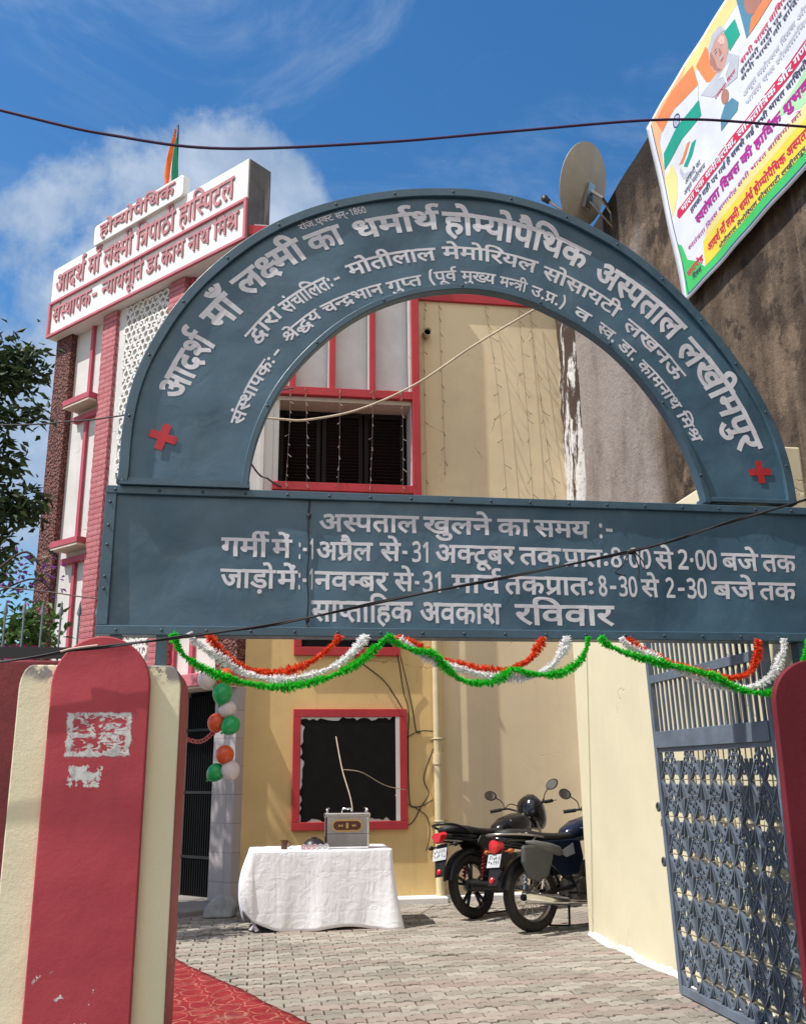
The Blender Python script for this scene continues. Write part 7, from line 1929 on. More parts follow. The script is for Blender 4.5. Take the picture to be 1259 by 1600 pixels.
btext(['भारत', 'एक', 'धर्मनिरपेक्ष,', 'लोकतांत्रिक', 'और', 'गणराज्य'], 0.30, 2.72, 0.925, 0.062, B_white, bold=26)
btext(['हमको', 'यही', 'पर', 'गर्व', 'है', 'सबसे', 'नई', 'सभी', 'भारत', 'वासियों', 'को'], 0.45, 2.55, 0.800, 0.052, B_black, bold=22)
btext(['स्वतंत्रता', 'दिवस', 'की', 'हार्दिक', 'शुभकामनायें'], 0.50, 2.75, 0.660, 0.085, B_mag, bold=38)
btext(['स्वतंत्रता', 'दिवस', 'समारोह', 'सभी', 'भारत', 'वासियों', 'को'], 0.26, 2.20, 0.470, 0.040, B_mag, bold=6)
btext(['आदर्श', 'माँ', 'लक्ष्मी', 'धर्मार्थ', 'होम्योपैथिक', 'अस्पताल,', 'लखीमपुर'], 0.57, 2.70, 0.280, 0.072, B_red, bold=34)
btext(['मोतीलाल', 'मेमोरियल', 'सोसायटी', 'लखीमपुर', 'लखनऊ'], 0.75, 2.45, 0.155, 0.036, B_black, bold=16)
btext(['आज़ादी', 'का'], 0.46, 0.80, 1.14, 0.050, B_black, bold=8)
btext(['अमृत', 'महोत्सव'], 0.40, 0.86, 1.05, 0.050, B_black, bold=8)
btext(['सभी', 'भारत', 'वासियों', 'को'], 1.72, 2.62, 1.50, 0.050, B_red, bold=14)
btext(['हमको', 'यही', 'पर', 'गर्व', 'है'], 1.68, 2.62, 1.415, 0.040, B_black, bold=14)
btext(['सभी', 'भारत', 'की', 'हार्दिक'], 1.66, 2.62, 1.345, 0.040, B_black, bold=14)
btext(['अमृत', 'महोत्सव', 'दिवस', 'और'], 1.62, 2.62, 1.20, 0.045, B_grey, bold=14)
btext(['भारत', 'एक', 'लोकतांत्रिक'], 1.62, 2.62, 1.10, 0.045, B_grey, bold=14)
btext(['स्वतंत्रता', 'दिवस'], 1.26, 1.62, 1.50, 0.030, B_red, bold=14)
btext(['समारोह'], 0.14, 0.46, 0.25, 0.060, B_red, bold=26)
btext(['दिवस'], 0.22, 0.40, 0.16, 0.050, B_black, bold=20)

# ================================================================== SATELLITE DISH
DS = thing('satellite_dish', 'weathered grey satellite dish on an arm at the top of the stained wall', 'satellite dish', (3.69, 9.35, 8.11))
ax = Vector((-0.55, 0.75, 0.35)).normalized()         # where the dish looks
ex = ax.cross(Vector((0, 0, 1))).normalized()
ez = ex.cross(ax)
rm = Matrix((ex, ez, ax)).transposed()
CD = Vector((0, 0, 0.0))


def dpt(x, y, d):
    return CD+rm @ Vector((x, y, d))


m = MB()
rings = []
RDX, RDZ = 0.43, 0.50
for side in (0, 1):
    seq = range(9) if side == 0 else range(8, -1, -1)
    for k in seq:
        q = max(k/8, 0.01)
        rings.append([dpt(RDX*q*math.cos(2*math.pi*j/32), RDZ*q*math.sin(2*math.pi*j/32), 0.085*q*q-(0.008 if side else 0)) for j in range(32)])
m.loft(rings, caps=False)
m.build('reflector', paint('dish_paint', (0.36, 0.32, 0.26), 0.6, 0.14, 3, 0.2, 40, 0.3, (0.2, 0.16, 0.12)), DS, smooth='auto')
m = MB()
ARM0 = dpt(-0.10, -0.40, 0.06)
m.tube([ARM0, ARM0+Vector((-0.14, 0.03, 0.08)), ARM0+Vector((-0.27, 0.05, 0.19))], 0.017, 8)
m.build('feed_arm', M_steel, DS)
m = MB()
m.tube([ARM0+Vector((-0.25, 0.05, 0.17)), ARM0+Vector((-0.32, 0.06, 0.23))], [0.030, 0.040], 10)
m.ball(ARM0+Vector((-0.30, 0.06, 0.22)), 0.044, 10, 6)
m.build('receiver', plain('receiver_black', (0.03, 0.03, 0.032), 0.5), DS, smooth=True)
m = MB()
m.bar(dpt(0, 0.0, -0.03), dpt(0, -0.30, -0.05), 0.11, 0.05)
m.tube([dpt(0.0, -0.08, -0.04), dpt(0.10, -0.14, -0.16), (0.30, 0.10, -0.30), (0.32, 0.12, -0.75)], 0.022, 8)
m.tube([dpt(0.0, -0.2, -0.05), (0.31, 0.1, -0.5)], 0.012, 6)
m.build('mount', M_steel, DS)
# ================================================================== TINSEL GARLANDS under the sign


def tinsel_mat(name, c, c2):
    t = NT(name)
    cc = t.mix(t.island(), c, c2)
    t.set(col=cc, rough=0.5, spec=0.35)
    tr = t.n.new('ShaderNodeBsdfTranslucent')
    t.l.new(cc, tr.inputs['Color'])
    ms = t.n.new('ShaderNodeMixShader')
    ms.inputs[0].default_value = 0.45
    t.l.new(t.b.outputs[0], ms.inputs[1])
    t.l.new(tr.outputs[0], ms.inputs[2])
    t.l.new(ms.outputs[0], t.n['Material Output'].inputs['Surface'])
    return t.m


T_red = tinsel_mat('tinsel_orange', (0.72, 0.05, 0.016), (0.85, 0.15, 0.04))
T_white = tinsel_mat('tinsel_white', (0.86, 0.86, 0.87), (0.94, 0.94, 0.94))
T_green = tinsel_mat('tinsel_green', (0.012, 0.50, 0.02), (0.06, 0.74, 0.06))
GARL = [  # x and z taken from image pixels, projected onto the garland plane
    ('red', [(-0.245, 2.078), (-0.228, 2.049), (-0.138, 1.952), (-0.005, 1.900), (0.115, 1.896), (0.232, 1.937), (0.335, 2.010), (0.378, 2.055), (0.39, 2.08)], 0.00, 'orange tinsel garland, topmost of the three swags left under the sign'),
    ('white', [(-0.335, 2.08), (-0.309, 2.039), (-0.190, 1.963), (-0.072, 1.893), (0.082, 1.860), (0.233, 1.876), (0.370, 1.928), (0.455, 1.996), (0.506, 2.050), (0.52, 2.08)], -0.02, 'white tinsel garland between orange and green in the left swag under the sign'),
    ('green', [(-0.415, 2.075), (-0.400, 2.038), (-0.348, 1.962), (-0.221, 1.889), (-0.052, 1.838), (0.132, 1.823), (0.302, 1.858), (0.474, 1.936), (0.605, 2.048), (0.63, 2.08)], -0.04, 'green tinsel garland, lowest of the left swag, hanging from beside the pier'),
    ('red', [(0.690, 2.08), (0.702, 2.058), (0.789, 2.030), (0.895, 1.971), (1.073, 1.921), (1.218, 1.912), (1.347, 1.958), (1.425, 2.056), (1.43, 2.08)], 0.00, 'orange tinsel garland in the middle swag, over the drainpipe'),
    ('white', [(0.70, 2.07), (0.721, 2.039), (0.824, 1.970), (0.985, 1.920), (1.161, 1.877), (1.343, 1.877), (1.477, 1.942), (1.546, 2.040), (1.55, 2.08)], -0.02, 'white tinsel garland in the middle swag, twisted with a green one'),
    ('green', [(0.64, 2.08), (0.656, 2.048), (0.756, 2.005), (0.860, 1.985), (0.926, 1.910), (1.016, 1.852), (1.130, 1.845), (1.216, 1.880), (1.261, 1.912), (1.360, 1.890), (1.504, 1.894), (1.616, 1.959), (1.659, 2.045), (1.665, 2.08)], -0.035, 'green tinsel garland kinked and twisted round the middle swag'),
    ('red', [(1.89, 2.08), (1.918, 2.044), (2.018, 1.995), (2.161, 1.940), (2.305, 1.901), (2.423, 1.879), (2.535, 1.899), (2.589, 1.963), (2.613, 2.040), (2.615, 2.08)], 0.00, 'orange tinsel garland in the right swag, in front of the gate bars'),
    ('white', [(1.85, 2.08), (1.876, 2.043), (1.967, 2.001), (2.121, 1.927), (2.262, 1.865), (2.379, 1.834), (2.527, 1.830), (2.656, 1.886), (2.741, 2.021), (2.75, 2.08)], -0.02, 'white tinsel garland in the right swag, in front of the gate bars'),
    ('green', [(1.73, 2.08), (1.759, 2.042), (1.873, 1.994), (2.029, 1.952), (2.187, 1.920), (2.317, 1.885), (2.445, 1.823), (2.577, 1.797), (2.675, 1.810), (2.784, 1.873), (2.871, 2.036), (2.88, 2.08)], -0.04, 'green tinsel garland in the right swag, reaching the dark pier'),
]
for colr, P, dy, lab in GARL:
    mt = {'red': T_red, 'white': T_white, 'green': T_green}[colr]
    curve = catmull([(x, 4.70+dy, z) for x, z in P], 14)
    mb = MB()
    mb.tube(curve, 0.006, 5)
    Ls = [0]
    for a, b in zip(curve, curve[1:]):
        Ls.append(Ls[-1]+(b-a).length)
    N = int(Ls[-1]*2600)
    k = 0
    for q in range(N):
        s = Ls[-1]*q/N
        while k < len(Ls)-2 and Ls[k+1] < s:
            k += 1
        f = (s-Ls[k])/max(1e-6, Ls[k+1]-Ls[k])
        p = curve[k].lerp(curve[k+1], f)
        d = (curve[k+1]-curve[k]).normalized()
        a = rnd.uniform(0, 2*math.pi)
        e = d.orthogonal().normalized()
        n_ = e*math.cos(a)+d.cross(e)*math.sin(a)
        l_ = rnd.uniform(0.014, 0.032)*(0.85+0.22*math.sin(s*17+dy*90)+0.12*math.sin(s*41))
        w_ = rnd.uniform(0.0022, 0.0045)
        tip = p+n_*l_+d*rnd.uniform(-0.010, 0.010)+Vector((0, 0, -0.002))
        tw = (d*math.cos(a*3)+n_.cross(d)*math.sin(a*3)).normalized()*w_
        mid = p.lerp(tip, 0.55)+d*rnd.uniform(-.003, .003)
        i = mb.add([p-tw*0.6, p+tw*0.6, mid+tw, mid-tw, tip+tw*0.5, tip-tw*0.5])
        mb.face([i, i+1, i+2, i+3])
        mb.face([i+3, i+2, i+4, i+5])
    tag(mb.build('tinsel_garland', mt), lab, 'garland', 'tinsel garlands hung under the arch sign')

# ================================================================== TABLE under the white cloth
TB = thing('table', 'low table almost wholly hidden under a white cloth, its foot showing at the left', 'table', (0.64, 9.85, 0))
m = MB()
m.box(-0.64, 0.64, -0.32, 0.32, 0.672, 0.700)
m.build('table_top', plain('table_wood', (0.12, 0.06, 0.035), 0.6), TB)
for a, b in ((-0.60, -0.29), (-0.60, 0.29), (0.60, -0.29), (0.60, 0.29)):
    m = MB()
    m.box(a-0.022, a+0.022, b-0.022, b+0.022, 0.0, 0.671)
    m.build('leg', plain('table_leg_maroon', (0.10, 0.015, 0.02), 0.5), TB)


def cloth_mat():
    t = NT('white_cotton')
    c = t.mix(t.rng(t.noise(2, 5), 0.3, 0.7), (0.80, 0.80, 0.84), (0.86, 0.86, 0.89))
    t.set(col=c, rough=0.9, spec=0.2)
    t.bump(t.noise(7, 5, 0.6, dist=0.8), 0.35, 0.03)
    t.bump(t.noise(1.0, 4, 0.6, t.pos((6, 6, 1.2), rot=(0, R(25), 0)), 0.6), 0.22, 0.05)
    # ironed-in fold lines
    s = t.sep()
    ln = t.math('MINIMUM', t.math('ABSOLUTE', t.math('SUBTRACT', t.math('FRACT', t.math('MULTIPLY', s[0], 3.6)), 0.5)), t.math('ABSOLUTE', t.math('SUBTRACT', t.math('FRACT', t.math('MULTIPLY', s[2], 2.9)), 0.5)))
    t.bump(t.rng(ln, 0.0, 0.05), 0.10, 0.006)
    t.bump(t.noise(260, 2, 0.5), 0.12, 0.001)
    return t.m


HX, HY = 0.66, 0.345
per = []
segs = [((-HX, -HY), (HX, -HY), 56), ((HX, -HY), (HX, HY), 30), ((HX, HY), (-HX, HY), 40), ((-HX, HY), (-HX, -HY), 30)]
for a, b, n in segs:
    for k in range(n):
        t = k/n
        per.append((a[0]+(b[0]-a[0])*t, a[1]+(b[1]-a[1])*t))
NP_ = len(per)


def out_dir(x, y):
    vx, vy = 0.0, 0.0
    if abs(abs(y)-HY) < 1e-6:
        vy = math.copysign(1, y)
    if abs(abs(x)-HX) < 1e-6:
        vx = math.copysign(1, x)
    l = math.hypot(vx, vy)
    return vx/l, vy/l


mb = MB()
rows_ = []
NR_ = 22
# a few inner rings for the top, then the skirt
for q in (0.0, 0.35, 0.7, 0.92):
    rows_.append([(x*q, y*q, 0.708+0.002*math.sin(x*17*q+y*9)) for x, y in per])
for j in range(NR_+1):
    t = j/NR_
    row_ = []
    for i, (x, y) in enumerate(per):
        dx, dy = out_dir(x, y)
        u = i/NP_*2*math.pi
        front = max(0, -y/HY) if abs(abs(y)-HY) < 1e-6 else 0
        side_l = 1.0 if x < -HX+1e-6 else 0.0
        side_r = 1.0 if x > HX-1e-6 else 0.0
        fold = 0.018*math.sin(x*7.3+1.0+1.3*math.sin(x*3))+0.005*math.sin(x*19+y*17+2*t)+0.002*math.sin(x*37+3*t)+0.012*math.sin(y*23)
        fl = 0.008+0.045*t*front+0.085*math.sin(math.pi*min(1, t*0.9))**0.9*side_l+0.05*t*t*side_r+fold*t**1.2*(1.0+side_r)
        corner = 0.0
        if x > HX*0.75 and y < -HY*0.6:
            corner = 0.04*t*t*((x/HX-0.75)/0.25)
        zb = 0.020+0.012*math.sin(x*6+0.6)+0.02*max(0, (x/HX))*0+0.010*math.sin(u*5)
        if front and x < -0.36:
            zb += 0.10*((-0.36-x)/0.30)**1.5           # lifted, tied up at the left front corner
        if side_l:
            zb += 0.09
        z = 0.708-(0.708-zb)*t
        if j == 0:
            z = 0.708
        elif j == 1:
            z = 0.700
        rx = -0.0
        row_.append((x+dx*(fl+corner), y+dy*(fl+corner*0.5), z))
    rows_.append(row_)
mb.loft(rows_, caps=False)
o = mb.build('tablecloth', cloth_mat(), None, smooth=True)
o.location = (0.64, 9.85, 0)
q_ = o.modifiers.new('thick', 'SOLIDIFY')
q_.thickness = 0.003
tag(o, 'white cotton cloth draped to the ground over the table by the red framed window', 'tablecloth')
# knotted rag that ties the cloth up at the left front corner
m = MB()
c0 = Vector((0.02, 9.462, 0.150))
for a, l_, w_, cv_ in ((2.35, 0.075, 0.016, 0.02), (0.95, 0.060, 0.014, -0.02), (4.45, 0.115, 0.018, 0.02), (5.0, 0.125, 0.020, -0.015)):
    d = Vector((math.cos(a), -0.05, math.sin(a)))
    n_ = Vector((-d.z, 0, d.x))
    pr_ = []
    for k in range(6):
        t = k/5
        c1 = c0+d*l_*t+n_*cv_*math.sin(t*3.0)
        w2 = w_*(0.35+0.65*t)
        pr_.append([c1-n_*w2+Vector((0, 0.004*math.sin(k*2.0), 0)), c1+Vector((0, -0.008, 0)), c1+n_*w2+Vector((0, 0.003*math.cos(k*2.3), 0)), c1+Vector((0, 0.003, 0))])
    m.loft(pr_)
m.ball(c0, 0.013, 8, 6)
tag(m.build('cloth_knot', plain('knot_cotton', (0.40, 0.37, 0.42), 0.9), None), 'knotted grey rag tying up the tablecloth at its left front corner', 'knot')

# steel box
SB = thing('steel_box', 'polished steel box with an oval gilt plate standing on the white tablecloth', 'box', (0.895, 9.72, 0.711), R(-4))
m = MB()
m.box(-0.215, 0.215, -0.13, 0.13, 0.0, 0.315)
M_box = plain('polished_steel', (0.50, 0.49, 0.49), 0.13, 1.0, var=0.15, scale=5)
bd = m.build('box_body', M_box, SB, bevel=0.022)
m = MB()
m.box(-0.225, 0.225, -0.14, 0.14, 0.29, 0.335)
m.build('lid', M_box, SB, bevel=0.014)
m = MB()
for s in (-1, 1):
    m.tube([(s*0.19, -0.10, 0.33), (s*0.195, -0.10, 0.362), (s*0.17, 0.0, 0.372), (s*0.195, 0.10, 0.362), (s*0.19, 0.10, 0.33)], 0.011, 8)
m.tube([(-0.05, 0, 0.335), (-0.04, 0, 0.365), (0.04, 0, 0.365), (0.05, 0, 0.335)], 0.010, 8)
m.build('handle', M_chrome, SB, smooth=True)


def stadium(w, h, n=10):
    r = h/2
    P = []
    for k in range(n+1):
        a = -math.pi/2+math.pi*k/n
        P.append((w/2-r+r*math.cos(a), r*math.sin(a)))
    for k in range(n+1):
        a = math.pi/2+math.pi*k/n
        P.append((-w/2+r+r*math.cos(a), r*math.sin(a)))
    return P


for w_, h_, y_, mt, nm in ((0.30, 0.115, -0.133, plain('gilt', (0.55, 0.36, 0.13), 0.3, 0.9), 'gilt_plate'), (0.265, 0.082, -0.1365, plain('dark_maroon_enamel', (0.07, 0.02, 0.02), 0.25), 'enamel'), ):
    m = MB()
    m.prism(stadium(w_, h_), lambda a, b: (a, y_, 0.215+b), (0, 0.006, 0))
    m.build(nm, mt, SB)
m = MB()
for a in (-0.075, -0.05, 0.055, 0.075):
    m.box(a-0.009, a+0.009, -0.1385, -0.1366, 0.205, 0.223)
m.box(-0.012, 0.012, -0.140, -0.1366, 0.19, 0.24)
m.build('gilt_mark', plain('gilt_mark', (0.5, 0.36, 0.10), 0.35, 0.8), SB)
m = MB()
m.box(-0.216, 0.216, -0.1325, -0.1305, 0.138, 0.142)
m.build('panel_line', M_wire, SB)
# pale rod / cord rising behind the box
m = MB()
m.tube(catmull([(0.985, 9.98, 0.712), (0.975, 10.05, 1.1), (0.90, 10.35, 1.45), (0.86, 10.7, 1.80)], 6), 0.006, 6)
m.tube(catmull([(0.90, 10.35, 1.45), (1.12, 10.5, 1.42), (1.42, 10.9, 1.28), (1.70, 11.20, 1.22)], 6), 0.005, 5)
tag(m.build('pale_cord', plain('pale_cord', (0.42, 0.34, 0.26), 0.7)), 'pale crooked cord rising behind the steel box across the dark window', 'cord')
# small things on the table
CP = thing('cup', 'small brown metal cup at the left of the white tablecloth', 'cup', (0.205, 9.72, 0.7105))
m = MB()
m.lathe([(0.001, 0), (0.030, 0), (0.034, 0.07), (0.037, 0.085), (0.031, 0.085), (0.028, 0.01), (0.001, 0.01)], (0.085, 0, 0), 18)
m.build('cup_body', plain('brown_brass', (0.10, 0.045, 0.025), 0.35, 0.6), CP, smooth='auto')
m = MB()
m.tube([(0.118, 0, 0.07), (0.145, 0, 0.065), (0.15, 0, 0.04), (0.118, 0, 0.02)], 0.006, 6)
m.build('handle', plain('brown_brass_handle', (0.16, 0.08, 0.04), 0.35, 0.6), CP, smooth=True)
m = MB()
m.box(0.34, 0.48, 9.66, 9.84, 0.7105, 0.716)
m.box(0.345, 0.475, 9.67, 9.835, 0.7165, 0.719)
tag(m.build('paper_sheaf', plain('paper', (0.66, 0.68, 0.76), 0.8), None), 'thin sheaf of bluish white paper lying between the cup and the flowers', 'paper')
FL = thing('flower_row', 'row of pink and white paper flowers laid before the dark bowl on the tablecloth', 'flowers', (0.575, 9.56, 0.711))
for k in range(5):
    m = MB()
    cx_ = -0.105+k*0.052
    for q in range(9):
        a = 2*math.pi*q/9
        c0 = Vector((cx_, -0.012, 0.028))
        d = Vector((math.cos(a), -0.25, math.sin(a)))
        n_ = Vector((-math.sin(a), 0, math.cos(a)))
        m.loft([[c0+d*0.030*t+n_*0.013*s*math.sin(math.pi*min(1, t*0.8+0.1))+Vector((0, 0.003*e-0.008*t, 0)) for s, e in ((-1, 0), (0, -1), (1, 0), (0, 1))] for t in (0.0, 0.4, 0.8, 1.0)])
    m.ball((cx_, -0.022, 0.028), 0.009, 8, 5)
    m.build('flower', plain('paper_flower', (0.74, 0.56, 0.57) if k < 3 else (0.66, 0.64, 0.66), 0.8), FL)
BO = thing('bowl', 'dark upturned bowl behind the paper flowers beside the steel box', 'bowl', (0.575, 9.70, 0.711))
m = MB()
m.lathe([(0.115, 0.0), (0.112, 0.02), (0.095, 0.062), (0.06, 0.09), (0.028, 0.098), (0.028, 0.108), (0.001, 0.108)], (0, 0, 0), 24)
m.build('bowl_shell', plain('dark_bowl', (0.018, 0.016, 0.020), 0.4), BO, smooth='auto')

# ================================================================== BALLOONS by the door


def balloon(x, y, z, r, c, lab):
    t = NT('balloon_rubber')
    t.set(col=c, rough=0.28, spec=0.5)
    t.b.inputs['Subsurface Weight'].default_value = 0.25
    t.b.inputs['Subsurface Radius'].default_value = (0.05, 0.05, 0.05)
    o = thing('balloon', lab, 'balloon', (x, y, z), rnd.uniform(0, 6), 'balloons beside the doorway')
    tilt = rnd.uniform(0.2, 0.9)
    o.rotation_euler = (tilt, rnd.uniform(-.5, .5), rnd.uniform(0, 6.2))
    m_ = MB()
    prof_ = [(0.001, r*1.06)]
    for k in range(1, 15):
        a = math.pi*k/16
        prof_.append((r*math.sin(a)*(1.0 if a < 1.6 else 1-0.10*(a-1.6)), r*1.06*math.cos(a)-(0.12*r*max(0, a-1.8))))
    prof_ += [(r*0.10, -r*1.22), (0.006, -r*1.26)]
    m_.lathe(prof_[::-1], (0, 0, 0), 22)
    m_.build('skin', t.m, o, smooth=True)
    m_ = MB()
    m_.lathe([(0.006, 0), (0.016, -0.014), (0.014, -0.016), (0.002, -0.004)], (0, 0, -r*1.25), 10)
    m_.build('knot', t.m, o, smooth=True)


WB, OB, GB = (0.62, 0.54, 0.53), (0.60, 0.085, 0.02), (0.01, 0.33, 0.09)
for a in ((-0.555, 10.70, 2.416, 0.105, WB, 'white balloon under the pink canopy, topmost and furthest left'),
          (-0.364, 10.72, 2.444, 0.10, OB, 'orange balloon half hidden behind the garland at the top of the string'),
          (-0.385, 10.62, 2.262, 0.108, GB, 'bright green balloon catching the sun at the top of the string'),
          (-0.325, 10.68, 2.095, 0.096, WB, 'white balloon below the bright green one'),
          (-0.440, 10.72, 1.955, 0.098, OB, 'orange balloon at the end of the paper chain'),
          (-0.285, 10.66, 1.925, 0.102, GB, 'dark green balloon touching the orange one half way down the string'),
          (-0.335, 10.66, 1.615, 0.100, OB, 'orange balloon over the lowest pair'),
          (-0.425, 10.72, 1.435, 0.094, GB, 'green balloon at the bottom left of the string'),
          (-0.268, 10.66, 1.452, 0.102, WB, 'white balloon at the bottom right of the string')):
    balloon(*a)
m = MB()
m.tube([(-0.36, 10.74, 2.5), (-0.35, 10.72, 2.0), (-0.345, 10.72, 1.40)], 0.003, 5)
tag(m.build('balloon_string', plain('cotton_string', (0.5, 0.45, 0.4), 0.9)), 'string holding the balloons beside the door', 'string')
m = MB()
CH_ = catmull([(-0.42, 10.75, 1.96), (-0.50, 10.80, 1.83), (-0.62, 10.85, 1.76), (-0.80, 10.9, 1.80)], 8)
for k, p in enumerate(CH_):
    m.cur = k % 2
    m.tube([p+Vector((0.020*math.cos(q), 0.004, 0.020*math.sin(q))) for q in [2*math.pi*j/8 for j in range(8)]], 0.005, 5, closed=True)
tag(m.build('paper_chain', [plain('chain_red', (0.50, 0.04, 0.05), 0.7), plain('chain_pink', (0.55, 0.25, 0.25), 0.7)]), 'thin red paper chain strung across the dark doorway', 'paper chain')

# ================================================================== STONE by the door, CARPET
m = MB()
ring_ = []
for k in range(9):
    t = k/8
    h = 0.235*math.sin(math.pi*(0.13+0.72*t))**0.9
    x = -0.20+0.30*t
    ring_.append([(x-0.03, -0.10, 0.0), (x+0.02, 0.09, 0.0), (x+0.05, 0.085, h*0.8), (x+0.03, 0.03, h), (x-0.01, -0.06, h*0.86)])
m.loft(ring_)
o = m.build('boulder', paint('pale_grey_stone', (0.36, 0.38, 0.39), 0.55, 0.35, 6, 0.6, 35, 0.4, (0.62, 0.62, 0.62)), None, smooth='auto', bevel=0.02)
o.location = (-0.27, 10.55, 0.012)
tag(o, 'rounded pale grey stone leaning on the ground between the doorway and the table', 'stone')


def carpet_mat():
    t = NT('red_carpet')
    v0 = t.pos((1, 1, 1), rot=(0, 0, R(24)))
    nv = t.n.new('ShaderNodeMix')
    nv.data_type = 'VECTOR'
    nv.inputs[0].default_value = 0.10
    t.l.new(v0, nv.inputs[4])
    t.l.new(t.noise(9, 3, 0.5, v0, 0.0, True), nv.inputs[5])
    v = nv.outputs[1]
    s = t.sep(v)
    # ogee lattice of pale outlines with leaves inside
    def tri(x, k, ph=0.0):
        return t.math('ABSOLUTE', t.math('SUBTRACT', t.math('FRACT', t.math('ADD', t.math('MULTIPLY', x, k), ph)), 0.5))
    w = t.math('ADD', t.math('MULTIPLY', t.math('SINE', t.math('MULTIPLY', s[0], 34.0)), 0.25), t.math('ADD', t.math('MULTIPLY', t.math('SINE', t.math('MULTIPLY', s[1], 23.0)), 0.25), 0.36))
    line = t.rng(t.math('ABSOLUTE', t.math('SUBTRACT', w, 0.5)), 0.02, 0.055, 1, 0)
    line2 = t.rng(t.math('ABSOLUTE', t.math('SUBTRACT', w, 0.22)), 0.015, 0.05, 0.8, 0)
    leaf = t.rng(t.noise(26, 4, 0.6, v), 0.56, 0.62, 0, 0.7)
    c = t.mix(t.rng(t.noise(8, 5), 0.3, 0.7), (0.205, 0.018, 0.022), (0.27, 0.028, 0.034))
    c = t.mix(t.math('MULTIPLY', t.math('MAXIMUM', line, line2), 0.8), c, (0.40, 0.17, 0.11))
    c = t.mix(t.rng(t.noise(5, 7, 0.7), 0.52, 0.72, 0, 0.4), c, (0.30, 0.20, 0.16))
    c = t.mix(t.math('MULTIPLY', leaf, 0.6), c, (0.11, 0.018, 0.018))
    t.set(col=c, rough=0.95, spec=0.1)
    t.bump(t.noise(240, 3, 0.6), 0.5, 0.004)
    t.bump(t.noise(3.5, 3, 0.5), 0.7, 0.06)
    return t.m


m = MB()
e0, e1 = Vector((-0.60, 8.30, 0)), Vector((0.24, 6.35, 0))
d = (e1-e0).normalized()
side = Vector((d.y, -d.x, 0))
if side.x > 0:
    side = -side
P = []
a0 = e0-d*0.5
Lc = 4.2
na, nb = 70, 26
for j in range(na+1):
    for k in range(nb+1):
        p = a0+d*Lc*j/na+side*1.5*k/nb
        u, v_ = Lc*j/na, 1.5*k/nb
        z = 0.021+0.0035*math.sin(u*4.3+v_*2)+0.003*math.sin(v_*9+u*1.3)
        if k == 0:
            z -= 0.004
            p = p+side*(0.005*math.sin(u*9)+0.004*math.sin(u*23))
        P.append((p.x, p.y, z))
i0 = m.add(P)
for j in range(na):
    for k in range(nb):
        q = i0+j*(nb+1)+k
        m.face([q, q+1, q+nb+2, q+nb+1])
o = m.build('carpet', carpet_mat(), None, smooth=True)
q_ = o.modifiers.new('thick', 'SOLIDIFY')
q_.thickness = 0.008
q_.offset = -1 if False else 1
tag(o, 'red carpet with a pale leafy lattice pattern running in from the gate', 'carpet')

# ================================================================== CABLES
def cable(P, r, lab, name='cable', c=None, cat='cable', n=10, group=None):
    mb = MB()
    mb.tube(catmull(P, n), r, 6)
    return tag(mb.build(name, c or M_wire, None, smooth=True), lab, cat, group)


M_purple = plain('purple_cable', (0.055, 0.022, 0.075), 0.5)
cable([(-3.2, 4.0, 4.80), (-1.273, 4.0, 4.418), (-0.746, 4.0, 4.332), (-0.240, 4.0, 4.312), (0.535, 4.0, 4.425), (1.191, 4.0, 4.555), (2.028, 4.0, 4.712), (2.717, 4.0, 4.748), (4.6, 4.0, 4.78)], 0.0075, 'dark purple cable sagging across the sky above the arch', c=M_purple)
m = MB()
WYB = 4.465  # cable points and knot were scaled about the camera onto this plane
C1 = catmull([(x, WYB, z) for x, z in ((-3.19, 1.633), (-1.143, 1.911), (-0.798, 1.971), (-0.310, 2.034), (0.218, 2.127), (0.963, 2.295), (1.847, 2.485), (2.255, 2.611), (2.847, 2.796), (4.46, 3.333))], 12)
KX, KZ = 1.847, 2.485
m.tube(C1, 0.0055, 6)
m.tube([p+Vector((0, 0.008*math.sin(k*0.35), 0.008*math.cos(k*0.35))) for k, p in enumerate(C1)], 0.004, 5)
for q, (sx_, l_) in enumerate(((-0.05, 0.11), (0.03, 0.13), (0.055, 0.08))):
    m.tube(catmull([(KX+sx_*0.3, WYB-0.005, KZ), (KX+sx_, WYB-0.01, KZ-l_*0.6), (KX+sx_*1.5-0.02, WYB-0.01, KZ-l_), (KX+sx_*0.9, WYB-0.01, KZ-l_*1.15)], 5), 0.0035, 5)
m.ball((KX, WYB, KZ), 0.018, 8, 6, 1.6, 1, 0.8)
tag(m.build('cable', M_wire, None, smooth=True), 'black twin cable slanting across the board, with a frayed knot over the opening hours', 'cable')
m = MB()
m.tube([C1[k]+Vector((0, -0.004, 0.006)) for k in range(17, 27)], 0.0055, 6)
tag(m.build('cable_tape', plain('pale_tape', (0.50, 0.36, 0.30), 0.7)), 'pale bare length of the black cable in front of the maroon pier head', 'cable')
cable([(-0.55, 8, 4.50), (-0.177, 8, 4.481), (0.133, 8, 4.465), (0.361, 8, 4.470), (0.821, 8, 4.590), (1.354, 8, 4.868), (1.910, 8, 5.287), (2.522, 8, 5.707), (2.72, 8, 5.87)], 0.010, 'pale slack cord crossing behind the arch opening', 'cord', plain('cream_cord', (0.50, 0.40, 0.30), 0.7), 'cord')
cable([(-4.0, 7, 3.85), (-1.962, 7, 3.942), (-1.508, 7, 3.988), (-1.110, 7, 4.053), (0.2, 7, 4.35)], 0.006, 'thin grey wire crossing the pink brick columns of the tower', c=plain('grey_wire', (0.07, 0.065, 0.07), 0.6))
cable([(-3.0, 6, 2.62), (-1.504, 6, 2.528), (-1.009, 6, 2.472), (-0.5, 6, 2.45)], 0.004, 'thin pinkish wire above the spear topped fence', c=plain('pinkish_wire', (0.16, 0.11, 0.11), 0.6))
